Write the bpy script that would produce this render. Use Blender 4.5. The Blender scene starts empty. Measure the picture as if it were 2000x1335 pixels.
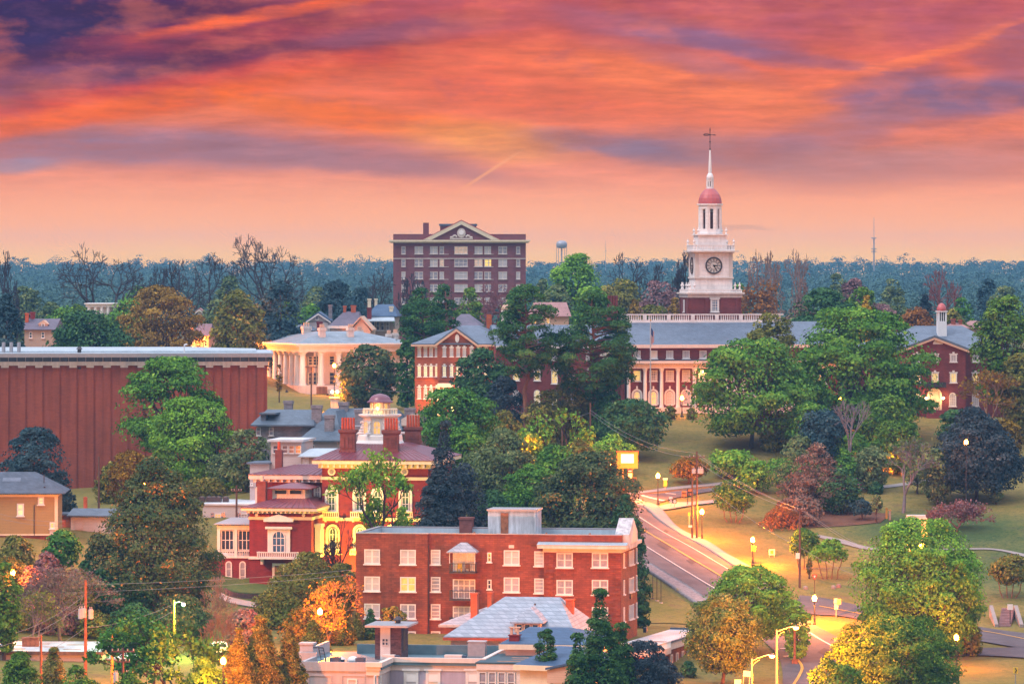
import bpy, math, random
import numpy as np
from mathutils import Vector

S = bpy.context.scene
COL = S.collection
# ------------------------------------------------------------------ camera
F, HZ, CZ = 9000.0, 520.0, 45.0        # focal length and horizon row in photo pixels, eye height
cam = bpy.data.cameras.new('camera')
cam.sensor_width = 36.0
cam.lens = F / 2000 * 36
cam.shift_y = -(667.5 - HZ) / 2000
cam.clip_start = 1.0
cam.clip_end = 30000.0
camo = bpy.data.objects.new('camera', cam)
COL.objects.link(camo)
camo.location = (0, 0, CZ)
camo.rotation_euler = (math.radians(90), 0, 0)
S.camera = camo
S.view_settings.view_transform = 'Standard'
S.view_settings.look = 'None'
S.view_settings.exposure = 0.0
S.view_settings.gamma = 1.0
S.render.engine = 'CYCLES'
S.cycles.use_denoising = True
S.cycles.max_bounces = 5
S.cycles.diffuse_bounces = 2
S.cycles.glossy_bounces = 2
S.cycles.transmission_bounces = 2
S.cycles.volume_bounces = 0
S.cycles.caustics_reflective = False
S.cycles.caustics_refractive = False
S.cycles.sample_clamp_indirect = 4.0


def lin(r, g, b):
    def f(c):
        c /= 255.0
        return c / 12.92 if c <= 0.04045 else ((c + 0.055) / 1.055) ** 2.4
    return (f(r), f(g), f(b), 1.0)


# ------------------------------------------------------------------ sky (world): a dusk sky by direction
W = bpy.data.worlds.new('World')
S.world = W
W.use_nodes = True
nt = W.node_tree
nt.nodes.clear()
L = nt.links.new


def nd(t, **k):
    n = nt.nodes.new(t)
    for a, v in k.items():
        setattr(n, a, v)
    return n


def mth(op, a, b=None, clamp=False):
    n = nd('ShaderNodeMath', operation=op, use_clamp=clamp)
    for i, v in enumerate((a, b)):
        if v is None:
            continue
        if isinstance(v, (int, float)):
            n.inputs[i].default_value = v
        else:
            L(v, n.inputs[i])
    return n.outputs[0]


def smooth(v, a, b):
    n = nd('ShaderNodeMapRange', interpolation_type='SMOOTHSTEP')
    L(v, n.inputs['Value'])
    n.inputs['From Min'].default_value = a
    n.inputs['From Max'].default_value = b
    return n.outputs[0]


def mix(f, a, b, mode='MIX'):
    n = nd('ShaderNodeMix', data_type='RGBA', blend_type=mode)
    for i, v in ((0, f), (6, a), (7, b)):
        if isinstance(v, (int, float)):
            n.inputs[i].default_value = v
        elif isinstance(v, tuple):
            n.inputs[i].default_value = v
        else:
            L(v, n.inputs[i])
    return n.outputs[2]


tc = nd('ShaderNodeTexCoord')
sp = nd('ShaderNodeSeparateXYZ')
L(tc.outputs['Generated'], sp.inputs[0])
dx, dy, dz = sp.outputs
dyp = mth('MAXIMUM', dy, 0.08)
U = mth('MULTIPLY', mth('DIVIDE', dx, dyp), 9.0)      # thousands of pixels right of centre
V = mth('MULTIPLY', mth('DIVIDE', dz, dyp), 9.0)      # thousands of pixels above the horizon
cb = nd('ShaderNodeCombineXYZ')
L(U, cb.inputs[0]); L(V, cb.inputs[1])


def noise(scale, sx, sy, rot=0.0, detail=5, rough=0.55):
    m = nd('ShaderNodeMapping')
    m.inputs['Scale'].default_value = (sx, sy, 1)
    m.inputs['Rotation'].default_value = (0, 0, rot)
    L(cb.outputs[0], m.inputs[0])
    n = nd('ShaderNodeTexNoise')
    n.inputs['Scale'].default_value = scale
    n.inputs['Detail'].default_value = detail
    n.inputs['Roughness'].default_value = rough
    L(m.outputs[0], n.inputs['Vector'])
    return n


w1 = noise(1.0, 3.0, 9.0, 0.06, 4)
wc = nd('ShaderNodeVectorMath', operation='SUBTRACT')
L(w1.outputs['Color'], wc.inputs[0]); wc.inputs[1].default_value = (0.5, 0.5, 0.5)
wm = nd('ShaderNodeVectorMath', operation='MULTIPLY')
L(wc.outputs[0], wm.inputs[0]); wm.inputs[1].default_value = (0.15, 0.036, 0)
WP = cb.outputs[0]
w2 = noise(1.0, 10.0, 42.0, 0.08, 5, 0.6)
for wn, amp in ((wm, None), (w2, (.10, .018, 0))):
    if amp:
        q = nd('ShaderNodeVectorMath', operation='SUBTRACT'); L(wn.outputs['Color'], q.inputs[0]); q.inputs[1].default_value = (.5, .5, .5)
        wn = nd('ShaderNodeVectorMath', operation='MULTIPLY'); L(q.outputs[0], wn.inputs[0]); wn.inputs[1].default_value = amp
    wa = nd('ShaderNodeVectorMath', operation='ADD')
    L(wn.outputs[0], wa.inputs[0]); L(WP, wa.inputs[1])
    WP = wa.outputs[0]
sv = nd('ShaderNodeSeparateXYZ'); L(WP, sv.inputs[0])
fib = noise(1.0, 5.0, 34.0, 0.10, 7, 0.62).outputs['Fac']
puff = noise(1.0, 7.0, 16.0, -0.1, 6, 0.6).outputs['Fac']
ramp = nd('ShaderNodeValToRGB')
el = ramp.color_ramp.elements
GR = [(530, (240, 190, 136)), (500, (252, 198, 150)), (465, (255, 184, 146)), (400, (255, 170, 132)), (340, (252, 150, 112)), (280, (246, 132, 90)),
      (200, (246, 120, 66)), (100, (232, 104, 76)), (0, (204, 88, 90)), (-120, (170, 90, 120))]
for i, (py, c) in enumerate(GR):
    p = (HZ + 40 - py) / 700.0
    e = el[i] if i < 2 else el.new(p)
    e.position = p
    e.color = lin(*c)
L(mth('DIVIDE', mth('ADD', sv.outputs[1], 0.04), 0.7), ramp.inputs[0])
sky = ramp.outputs[0]
# px, py, half length, half width, tilt (deg, + falls to the right), colour, strength, fibre amount
CL = [
    (110, 50, 800, 200, -4, (66, 24, 74), 1.0, .08), (20, 40, 420, 120, 0, (44, 30, 84), .95, .15), (400, 116, 600, 96, -7, (90, 28, 70), 1.0, .12),
    (120, 158, 420, 48, -4, (140, 82, 112), .6, .5), (620, 108, 420, 46, -9, (108, 32, 72), .95, .2), (760, 62, 260, 36, -6, (142, 84, 112), .75, .4),
    (440, 66, 400, 40, -5, (200, 74, 76), .7, .6), (530, 24, 360, 20, -11, (255, 104, 44), 1.0, .35), (330, 172, 820, 40, -9, (216, 72, 46), 1.0, .2),
    (220, 284, 900, 66, 2, (150, 112, 130), .95, .35), (250, 206, 660, 36, -9, (255, 106, 0), 1.0, .05), (30, 322, 160, 26, 0, (146, 132, 156), .7, .3),
    (640, 310, 520, 38, 6, (178, 118, 120), .95, .25), (760, 236, 540, 40, 8, (255, 116, 0), 1.0, .12), (960, 276, 260, 56, 5, (255, 158, 70), .9, .3),
    (1010, 160, 620, 120, 3, (244, 104, 56), .6, .4), (1360, 168, 480, 66, 9, (255, 130, 70), .85, .5), (1320, 66, 360, 48, 8, (138, 100, 134), .95, .35),
    (1500, 104, 400, 20, 9, (150, 98, 128), .8, .4), (1700, 26, 700, 90, 3, (188, 92, 104), .8, .4), (1745, 180, 150, 76, -10, (138, 100, 130), .9, .25),
    (1910, 190, 270, 66, -6, (128, 98, 130), .95, .2), (1985, 90, 150, 70, -15, (142, 92, 124), .8, .4), (1450, 300, 560, 60, 3, (176, 118, 116), .9, .3),
    (1210, 286, 250, 34, 7, (146, 114, 130), .9, .45), (1780, 326, 560, 60, -4, (202, 130, 118), .75, .5), (1730, 128, 450, 13, -18, (255, 124, 70), .9, .75),
    (1880, 250, 260, 12, -10, (240, 128, 92), .7, .4), (1640, 250, 270, 50, -12, (166, 112, 122), .75, .4), (1340, 122, 270, 26, 10, (168, 104, 120), .7, .5), (850, 60, 320, 32, -5, (176, 88, 100), .6, .5),
    (1100, 42, 280, 30, 4, (206, 92, 84), .6, .5), (1446, 447, 80, 8, 2, (210, 150, 130), .5, .2)]
for (px, py, hl, hw, tilt, c, st, fb) in CL:
    m = nd('ShaderNodeMapping', vector_type='TEXTURE')
    m.inputs['Location'].default_value = ((px - 1000) / 1000, (HZ - py) / 1000, 0)
    m.inputs['Rotation'].default_value = (0, 0, -math.radians(tilt))
    m.inputs['Scale'].default_value = (hl / 1000, hw / 1000, 1)
    L(WP, m.inputs[0])
    g = nd('ShaderNodeTexGradient', gradient_type='SPHERICAL')
    L(m.outputs[0], g.inputs[0])
    f = smooth(g.outputs['Fac'], 0.0, 0.74)
    k = nd('ShaderNodeMapRange')
    L(fib, k.inputs['Value'])
    k.inputs['From Min'].default_value = .34; k.inputs['From Max'].default_value = .62
    k.inputs['To Min'].default_value = st * (1 - fb); k.inputs['To Max'].default_value = st
    sky = mix(mth('MULTIPLY', f, k.outputs[0]), sky, lin(*c))
# straight vapour trail, unwarped
m = nd('ShaderNodeMapping', vector_type='TEXTURE')
m.inputs['Location'].default_value = (-.048, .183, 0)
m.inputs['Rotation'].default_value = (0, 0, math.radians(33))
m.inputs['Scale'].default_value = (.115, .005, 1)
L(cb.outputs[0], m.inputs[0])
g = nd('ShaderNodeTexGradient', gradient_type='SPHERICAL'); L(m.outputs[0], g.inputs[0])
sky = mix(mth('MULTIPLY', smooth(g.outputs['Fac'], 0, .9), .85), sky, lin(255, 168, 112))
# soft puffs over the upper sky
pm = mth('MULTIPLY', smooth(puff, .42, .70), smooth(V, .10, .34))
sky = mix(mth('MULTIPLY', pm, .33), sky, lin(255, 128, 84))
pd = mth('MULTIPLY', smooth(puff, .50, .26), smooth(V, .14, .34))
sky = mix(mth('MULTIPLY', pd, .30), sky, lin(150, 84, 108))
fm = nd('ShaderNodeMapRange'); L(fib, fm.inputs['Value'])
fm.inputs['From Min'].default_value = .3; fm.inputs['From Max'].default_value = .7; fm.inputs['To Min'].default_value = .74; fm.inputs['To Max'].default_value = 1.18
gs = mth('ADD', 1.0, mth('MULTIPLY', mth('SUBTRACT', fm.outputs[0], 1.0), smooth(V, .08, .25)))
sky = mix(1.0, sky, gs, 'MULTIPLY')
SKY_LOW = smooth(V, .24, -.02)        # the low sky shines through the most haze
sky = mix(SKY_LOW, sky, mix(1.0, sky, (1.46, 1.20, .36, 1), 'MULTIPLY'))
# the rest of the dome: pale blue-violet overhead, pinkish behind the camera
over = mix(smooth(dy, -.5, .6), (.50, .42, .44, 1), (.40, .44, .66, 1))
over = mix(smooth(dz, .15, .85), over, (1.75, 1.78, 2.05, 1))
front = mth('MULTIPLY', smooth(dz, .16, .075), smooth(dy, .55, .85))
col = mix(front, over, sky)
bg = nd('ShaderNodeBackground')
L(col, bg.inputs[0])
bg.inputs[1].default_value = 1.0
wo = nd('ShaderNodeOutputWorld')
L(bg.outputs[0], wo.inputs[0])

# ------------------------------------------------------------------ faint soft afterglow from behind the left shoulder
sun = bpy.data.lights.new('sun', 'SUN')
sun.energy = 2.0
sun.angle = math.radians(16)
sun.color = (1.0, .86, .80)
suno = bpy.data.objects.new('sun', sun)
COL.objects.link(suno)
suno.rotation_euler = (math.radians(38), 0, math.radians(-55))

# ------------------------------------------------------------------ materials
MATS = {}


def mat(name, col=(.5, .5, .5), rough=.8, var=.25, scale=.6, brick=None, spec=.3, metal=0.0, stretch=(1, 1, 1), emit=None, es=0.0,
        col2=None, streak=0.0, fine=0.0):
    if name in MATS:
        return MATS[name]
    m = bpy.data.materials.new(name)
    MATS[name] = m
    m.use_nodes = True
    t = m.node_tree
    b = t.nodes['Principled BSDF']
    k = t.links.new
    b.inputs['Roughness'].default_value = rough
    b.inputs['Metallic'].default_value = metal
    b.inputs['Specular IOR Level'].default_value = spec
    tcn = t.nodes.new('ShaderNodeTexCoord')
    mp = t.nodes.new('ShaderNodeMapping')
    mp.inputs['Scale'].default_value = stretch
    k(tcn.outputs['Object'], mp.inputs[0])
    n = t.nodes.new('ShaderNodeTexNoise')
    n.inputs['Scale'].default_value = scale
    n.inputs['Detail'].default_value = 6
    n.inputs['Roughness'].default_value = .62
    k(mp.outputs[0], n.inputs['Vector'])
    r = t.nodes.new('ShaderNodeMapRange')
    r.inputs['From Min'].default_value = .3; r.inputs['From Max'].default_value = .7
    k(n.outputs['Fac'], r.inputs['Value'])
    c1 = tuple(max(0, c * (1 - var)) for c in col)
    c2 = tuple(c * (1 + var) for c in col) if col2 is None else col2
    mx = t.nodes.new('ShaderNodeMix'); mx.data_type = 'RGBA'
    mx.inputs[6].default_value = (*c1, 1); mx.inputs[7].default_value = (*c2, 1)
    k(r.outputs[0], mx.inputs[0])
    out = mx.outputs[2]
    if streak or fine:
        m3 = t.nodes.new('ShaderNodeMapping')
        m3.inputs['Scale'].default_value = (2.2, 2.2, .18) if streak else (9, 9, 9)
        k(tcn.outputs['Object'], m3.inputs[0])
        n3 = t.nodes.new('ShaderNodeTexNoise'); n3.inputs['Scale'].default_value = 1.0; n3.inputs['Detail'].default_value = 4
        k(m3.outputs[0], n3.inputs['Vector'])
        r3 = t.nodes.new('ShaderNodeMapRange')
        r3.inputs['From Min'].default_value = .35; r3.inputs['From Max'].default_value = .65
        a = streak or fine
        r3.inputs['To Min'].default_value = 1 - a; r3.inputs['To Max'].default_value = 1 + a * .4
        k(n3.outputs['Fac'], r3.inputs['Value'])
        mu = t.nodes.new('ShaderNodeMix'); mu.data_type = 'RGBA'; mu.blend_type = 'MULTIPLY'; mu.inputs[0].default_value = 1
        k(out, mu.inputs[6]); k(r3.outputs[0], mu.inputs[7])
        out = mu.outputs[2]
    if brick:
        bw, bh, amt, mortar = brick
        sx = t.nodes.new('ShaderNodeSeparateXYZ'); k(tcn.outputs['Object'], sx.inputs[0])
        ad = t.nodes.new('ShaderNodeMath'); k(sx.outputs[0], ad.inputs[0]); k(sx.outputs[1], ad.inputs[1])
        cx = t.nodes.new('ShaderNodeCombineXYZ'); k(ad.outputs[0], cx.inputs[0]); k(sx.outputs[2], cx.inputs[1])
        bt = t.nodes.new('ShaderNodeTexBrick')
        bt.inputs['Scale'].default_value = 1.0
        bt.inputs['Brick Width'].default_value = bw
        bt.inputs['Row Height'].default_value = bh
        bt.inputs['Mortar Size'].default_value = bh * .13
        bt.inputs['Color1'].default_value = (1 - amt, 1 - amt, 1 - amt, 1)
        bt.inputs['Color2'].default_value = (1 + amt, 1 + amt * .8, 1 + amt * .7, 1)
        bt.inputs['Mortar'].default_value = (mortar, mortar, mortar, 1)
        k(cx.outputs[0], bt.inputs['Vector'])
        mu = t.nodes.new('ShaderNodeMix'); mu.data_type = 'RGBA'; mu.blend_type = 'MULTIPLY'; mu.inputs[0].default_value = 1
        k(out, mu.inputs[6]); k(bt.outputs['Color'], mu.inputs[7])
        out = mu.outputs[2]
    k(out, b.inputs['Base Color'])
    if emit:
        ex = t.nodes.new('ShaderNodeMix'); ex.data_type = 'RGBA'
        ex.inputs[6].default_value = (*[c * .45 for c in emit], 1); ex.inputs[7].default_value = (*emit, 1)
        k(r.outputs[0], ex.inputs[0])
        k(ex.outputs[2], b.inputs['Emission Color'])
        b.inputs['Emission Strength'].default_value = es
    return m


def leafmat(name, ca, cb_, cc=None, trans=.10):
    """leaves: colour runs between tones along a per-leaf 'tint'"""
    if name in MATS:
        return MATS[name]
    m = bpy.data.materials.new(name)
    MATS[name] = m
    m.use_nodes = True
    t = m.node_tree
    t.nodes.clear()
    k = t.links.new
    a = t.nodes.new('ShaderNodeAttribute'); a.attribute_name = 'tint'
    r = t.nodes.new('ShaderNodeValToRGB')
    e = r.color_ramp.elements
    e[0].position = .1; e[0].color = (*ca, 1)
    e[1].position = .75; e[1].color = (*cb_, 1)
    q = e.new(.97); q.color = (*(cc or tuple(c * 1.35 for c in cb_)), 1)
    k(a.outputs['Fac'], r.inputs[0])
    d = t.nodes.new('ShaderNodeBsdfDiffuse'); k(r.outputs[0], d.inputs[0])
    tr = t.nodes.new('ShaderNodeBsdfTranslucent'); k(r.outputs[0], tr.inputs[0])
    ms = t.nodes.new('ShaderNodeMixShader'); ms.inputs[0].default_value = trans
    k(d.outputs[0], ms.inputs[1]); k(tr.outputs[0], ms.inputs[2])
    o = t.nodes.new('ShaderNodeOutputMaterial'); k(ms.outputs[0], o.inputs[0])
    return m


BR = (.42, .14, .16, .88)
mat('brick_red', (.215, .060, .030), .85, .28, .35, (.62, .24, .24, .80), streak=.14)
mat('brick_hay', (.19, .026, .026), .85, .15, .4, BR, streak=.12)
mat('brick_dark', (.165, .040, .038), .85, .2, .4, BR)
mat('brick_hall', (.29, .074, .043), .85, .16, .25, (.5, .17, .1, .9), streak=.1)
mat('brick_wing', (.30, .085, .045), .85, .12, .4, BR)
mat('brick_hospital', (.19, .064, .068), .85, .15, .3, BR)
mat('brick_chimney', (0.192, 0.064, 0.052), .9, .3, .8, BR)
mat('brick_brown', (0.112, 0.060, 0.060), .9, .4, 1.5, (.45, .16, .35, 1.2))
mat('orange_brick', (0.440, 0.104, 0.040), .85, .2, .8, BR)
mat('terracotta', (0.480, 0.080, 0.028), .7, .2, 2)
mat('white', (.70, .68, .67), .6, .08, .8, streak=.08)
mat('white_bright', (.76, .75, .75), .5, .05, .8)
mat('cream', (.70, .62, .46), .6, .08, .9, streak=.06)
mat('cream_pink', (.68, .58, .53), .65, .07, .7, streak=.06)
mat('limestone', (.62, .56, .52), .75, .12, .6, streak=.12)
mat('marble', (.78, .74, .73), .65, .1, .6, (1.2, .6, .04, .93), streak=.08)
mat('stucco_lilac', (.40, .36, .45), .85, .07, .5, streak=.08)
mat('stucco_grey', (.46, .42, .43), .85, .08, .5, streak=.1)
mat('stone_grey', (0.240, 0.216, 0.232), .9, .25, 1.2, (.6, .25, .15, .8))
mat('slate', (0.080, 0.116, 0.160), .6, .2, .8, (.5, .22, .14, .85), spec=.5)
mat('slate_blue', (.105, .145, .205), .55, .16, .5, (.6, .25, .12, .88), spec=.5, streak=.12)
mat('slate_pale', (.21, .27, .33), .55, .16, .5, (.6, .25, .12, .88), spec=.5, streak=.12)
mat('slate_purple', (0.104, 0.088, 0.128), .6, .2, .6, (.5, .25, .15, .85), spec=.5)
mat('shingle_pale', (.30, .35, .42), .7, .12, .9, (.8, .36, .16, .72), spec=.4)
mat('shingle_dark', (0.060, 0.088, 0.128), .7, .25, .7, (.45, .2, .2, .85), spec=.4)
mat('shingle_tan', (0.336, 0.240, 0.192), .85, .12, .8, (.4, .2, .14, .8))
mat('roof_membrane', (.075, .150, .190), .55, .22, .35, spec=.5, col2=(.13, .22, .26))
mat('roof_pale', (.36, .44, .50), .55, .15, .3, spec=.5, streak=.1)
mat('roof_white', (.50, .55, .60), .5, .28, .35, spec=.5, stretch=(1, .35, 1), col2=(.70, .73, .78))
mat('roof_maroon', (.16, .034, .052), .38, .2, .5, spec=.6, streak=.15)
mat('roof_blue', (0.044, 0.096, 0.184), .6, .15, .5, (.5, .22, .12, .85), spec=.4)
mat('roof_teal', (0.036, 0.104, 0.136), .6, .2, .5)
mat('roof_green', (0.032, 0.080, 0.104), .6, .2, .5)
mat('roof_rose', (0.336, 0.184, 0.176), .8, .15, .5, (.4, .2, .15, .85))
mat('dome_red', (.46, .10, .10), .4, .12, 1.2, spec=.5)
mat('dome_plum', (0.160, 0.048, 0.080), .3, .15, .8, spec=.6)
mat('roof_rust', (0.336, 0.176, 0.104), .8, .6, .8)
mat('olive_siding', (.33, .24, .10), .75, .05, .4, (6, .2, .03, .86))
mat('white_siding', (0.496, 0.480, 0.496), .75, .05, .4, (6, .2, .03, .86))
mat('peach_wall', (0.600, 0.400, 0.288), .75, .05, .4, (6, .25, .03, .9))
mat('tan_wall', (0.360, 0.288, 0.240), .8, .08, .5)
mat('pale_wall', (0.496, 0.432, 0.432), .75, .06, .5, (6, .22, .03, .9))
mat('metal_dark', (.035, .03, .035), .5, .2, 2, spec=.5)
mat('metal_grey', (0.336, 0.336, 0.360), .45, .1, 2, metal=.3)
mat('metal_blue', (0.048, 0.080, 0.128), .5, .2, 2)
mat('steel_pale', (0.440, 0.440, 0.464), .5, .1, 1)
mat('rusty', (0.288, 0.104, 0.048), .9, .45, 2.5)
mat('peeling', (0.480, 0.496, 0.528), .8, .35, 1.6, stretch=(1, 1, .25), streak=.25)
mat('wood_pole', (0.120, 0.068, 0.048), .9, .25, 2, stretch=(3, 3, .3))
mat('wood_fence', (0.240, 0.120, 0.064), .9, .3, 1, streak=.3)
mat('black', (.012, .012, .014), .6, .1, 1)
mat('clock_face', (0.600, 0.576, 0.528), .6, .05, 1)
mat('glass_dark', (.035, .055, .10), .12, .5, .9, spec=.8)
mat('glass_blue', (.05, .12, .22), .15, .6, 1.4, spec=.8)
mat('glass_green', (.07, .13, .10), .2, .5, 1.4, spec=.6)
mat('blind', (0.36, 0.35, 0.42), .5, .22, .9, spec=.6, stretch=(1, 1, .4))
mat('blind_pale', (0.45, 0.44, 0.47), .5, .1, .9, spec=.6)
mat('curtain_grey', (0.272, 0.264, 0.320), .5, .4, 1.3, spec=.6)
mat('lit_yellow', (.4, .3, .1), .5, .2, 1.6, emit=(1.0, .66, .13), es=1.25)
mat('lit_orange', (.4, .25, .1), .5, .2, 1.6, emit=(1.0, .50, .10), es=1.1)
mat('lit_pale', (.5, .45, .3), .5, .2, 1.6, emit=(1.0, .78, .34), es=1.05)
mat('lit_dim', (.45, .35, .3), .5, .2, 1.4, emit=(1.0, .62, .36), es=.45)
mat('sodium_glow', (1, .6, .2), .5, .02, 1, emit=(1.0, .62, .16), es=42)
mat('white_glow', (1, .9, .6), .5, .02, 1, emit=(1.0, .86, .48), es=16)
mat('green_glow', (.5, 1, .5), .5, .02, 1, emit=(.55, 1.0, .45), es=30)
mat('sign_panel', (.9, .85, .6), .5, .02, 1, emit=(1.0, .90, .58), es=1.25)
mat('sign_white', (.72, .70, .70), .6, .05, 2)
mat('sign_yellow', (.75, .48, .05), .6, .05, 2)
mat('sign_red', (.60, .02, .02), .6, .05, 2)
mat('sign_gold', (.42, .24, .05), .6, .1, 2)
mat('concrete', (.40, .36, .35), .9, .15, .8, streak=0)
mat('concrete_pale', (.27, .24, .23), .9, .12, .5)
mat('cobble', (.25, .22, .23), .9, .35, 2.2)
mat('asphalt', (.085, .078, .090), .9, .22, .35, col2=(.125, .115, .13))
mat('asphalt_dark', (.05, .046, .052), .9, .3, 1)
mat('paint_white', (.52, .50, .50), .7, .15, 1)
mat('paint_yellow', (.50, .29, .06), .7, .15, 1)
mat('cable', (.24, .23, .24), .6, .1, 1)
mat('pole_steel', (.26, .25, .25), .55, .1, 1)
mat('bark', (.095, .060, .050), .95, .35, 2, stretch=(2, 2, .4))
mat('bark_pine', (.20, .095, .065), .95, .35, 2, stretch=(2, 2, .5))
mat('bark_grey', (.20, .17, .19), .95, .3, 2, stretch=(2, 2, .4))
mat('bark_dark', (.045, .033, .036), .95, .35, 2)
mat('twig_tan', (.25, .15, .12), .95, .3, 1)
mat('twig_red', (.20, .065, .060), .95, .3, 1)
mat('twig_pink', (.22, .14, .12), .95, .3, 1)
mat('twig_orange', (.24, .14, .085), .95, .3, 1)
mat('grass_red', (.22, .09, .05), .95, .3, .5)
mat('flag_red', (.45, .03, .05), .8, .1, 1)
mat('flag_white', (.7, .7, .72), .8, .05, 1)
mat('flag_blue', (.03, .05, .22), .8, .1, 1)
mat('chair_yellow', (.75, .55, .05), .6, .1, 1)
mat('car_white', (.75, .75, .74), .25, .02, 1, spec=.6)
mat('rubber', (.02, .02, .02), .9, .1, 1)


# ------------------------------------------------------------------ mesh builder
class MB:
    def __init__(s):
        s.v = []; s.f = []

    def add(s, vs, fs):
        o = len(s.v)
        s.v += [tuple(v) for v in vs]
        s.f += [tuple(i + o for i in f) for f in fs]
        return s

    def box(s, x0, x1, y0, y1, z0, z1):
        if x0 > x1: x0, x1 = x1, x0
        if y0 > y1: y0, y1 = y1, y0
        if z0 > z1: z0, z1 = z1, z0
        return s.add([(x0, y0, z0), (x1, y0, z0), (x1, y1, z0), (x0, y1, z0), (x0, y0, z1), (x1, y0, z1), (x1, y1, z1), (x0, y1, z1)],
                     [(0, 3, 2, 1), (4, 5, 6, 7), (0, 1, 5, 4), (1, 2, 6, 5), (2, 3, 7, 6), (3, 0, 4, 7)])

    def prism(s, poly, z0, z1):
        n = len(poly)
        return s.add([(x, y, z0) for x, y in poly] + [(x, y, z1) for x, y in poly],
                     [tuple(range(n))[::-1], tuple(range(n, 2 * n))] + [(i, (i + 1) % n, n + (i + 1) % n, n + i) for i in range(n)])

    def yprism(s, poly, y0, y1):          # outline (x, z) pushed along y
        n = len(poly)
        return s.add([(x, y0, z) for x, z in poly] + [(x, y1, z) for x, z in poly],
                     [tuple(range(n)), tuple(range(n, 2 * n))[::-1]] + [((i + 1) % n, i, n + i, n + (i + 1) % n) for i in range(n)])

    def xprism(s, poly, x0, x1):          # outline (y, z) pushed along x
        n = len(poly)
        return s.add([(x0, y, z) for y, z in poly] + [(x1, y, z) for y, z in poly],
                     [tuple(range(n))[::-1], tuple(range(n, 2 * n))] + [(i, (i + 1) % n, n + (i + 1) % n, n + i) for i in range(n)])

    def frus(s, a, b, z0, z1, th=.2):     # hip roof / frustum: a, b = (x0, x1, y0, y1) of eave and top
        s.box(a[0], a[1], a[2], a[3], z0 - th, z0)
        V_ = [(a[0], a[2], z0), (a[1], a[2], z0), (a[1], a[3], z0), (a[0], a[3], z0), (b[0], b[2], z1), (b[1], b[2], z1), (b[1], b[3], z1), (b[0], b[3], z1)]
        return s.add(V_, [(4, 5, 6, 7), (0, 1, 5, 4), (1, 2, 6, 5), (2, 3, 7, 6), (3, 0, 4, 7)])

    def gabx(s, x0, x1, y0, y1, z0, z1, th=.25):   # ridge along x
        ym = (y0 + y1) / 2
        return s.xprism([(y0, z0 - th), (y1, z0 - th), (y1, z0), (ym, z1), (y0, z0)], x0, x1)

    def gaby(s, x0, x1, y0, y1, z0, z1, th=.25):   # ridge along y, gable faces the front
        xm = (x0 + x1) / 2
        return s.yprism([(x0, z0 - th), (x1, z0 - th), (x1, z0), (xm, z1), (x0, z0)], y0, y1)

    def lathe(s, x, y, prof, n=16, rot=0.0):
        o = len(s.v)
        for r, z in prof:
            for i in range(n):
                a = rot + 2 * math.pi * i / n
                s.v.append((x + r * math.cos(a), y + r * math.sin(a), z))
        for j in range(len(prof) - 1):
            for i in range(n):
                p, q = o + j * n + i, o + j * n + (i + 1) % n
                s.f.append((p, q, q + n, p + n))
        s.f.append(tuple(o + i for i in range(n))[::-1])
        e = o + (len(prof) - 1) * n
        s.f.append(tuple(e + i for i in range(n)))
        return s

    def cyl(s, x, y, z0, z1, r0, r1=None, n=10, rot=0.0):
        return s.lathe(x, y, [(r0, z0), (r0 if r1 is None else r1, z1)], n, rot)

    def ball(s, x, y, z, r, n=10, sz=1.0):
        return s.lathe(x, y, [(max(.01, r * math.sin(math.pi * j / 6)), z - r * sz * math.cos(math.pi * j / 6)) for j in range(7)], n)

    def tube(s, p, q, r0, r1=None, n=5):
        p, q = Vector(p), Vector(q)
        d = (q - p)
        if d.length < 1e-6:
            return s
        d.normalize()
        a = d.cross(Vector((0, 0, 1)) if abs(d.z) < .9 else Vector((1, 0, 0))).normalized()
        b = d.cross(a)
        r1 = r0 if r1 is None else r1
        vs = []
        for c, r in ((p, r0), (q, r1)):
            for i in range(n):
                t = 2 * math.pi * i / n
                vs.append(c + a * (r * math.cos(t)) + b * (r * math.sin(t)))
        return s.add(vs, [(i, (i + 1) % n, n + (i + 1) % n, n + i) for i in range(n)] + [tuple(range(n))[::-1], tuple(range(n, 2 * n))])

    def path(s, pts, r, n=5):
        for p, q in zip(pts, pts[1:]):
            s.tube(p, q, r, r, n)
        return s

    def build(s, name, m, par=None, loc=None, rz=0.0, smooth=False):
        me = bpy.data.meshes.new(name)
        me.from_pydata(s.v, [], s.f)
        me.update()
        if smooth:
            me.polygons.foreach_set('use_smooth', [True] * len(me.polygons))
        me.materials.append(MATS[m] if isinstance(m, str) else m)
        return link(name, me, par, loc, rz)


def link(name, me, par=None, loc=None, rz=0.0):
    o = bpy.data.objects.new(name, me)
    COL.objects.link(o)
    if par is not None:
        o.parent = par
    if loc is not None:
        o.location = loc
    o.rotation_euler = (0, 0, rz)
    return o


def tag(o, label=None, cat=None, group=None, kind=None):
    for k, v in (('label', label), ('category', cat), ('group', group), ('kind', kind)):
        if v:
            o[k] = v
    return o


def thing(name, label, cat, loc, rz=0.0, group=None):
    o = bpy.data.objects.new(name, None)
    COL.objects.link(o)
    o.location = loc
    o.rotation_euler = (0, 0, rz)
    o.empty_display_size = .3
    return tag(o, label, cat, group)


def copy_tree(o, par=None):
    c = o.copy()
    COL.objects.link(c)
    if par is not None:
        c.parent = par
    for ch in list(o.children):
        copy_tree(ch, c)
    return c


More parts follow.
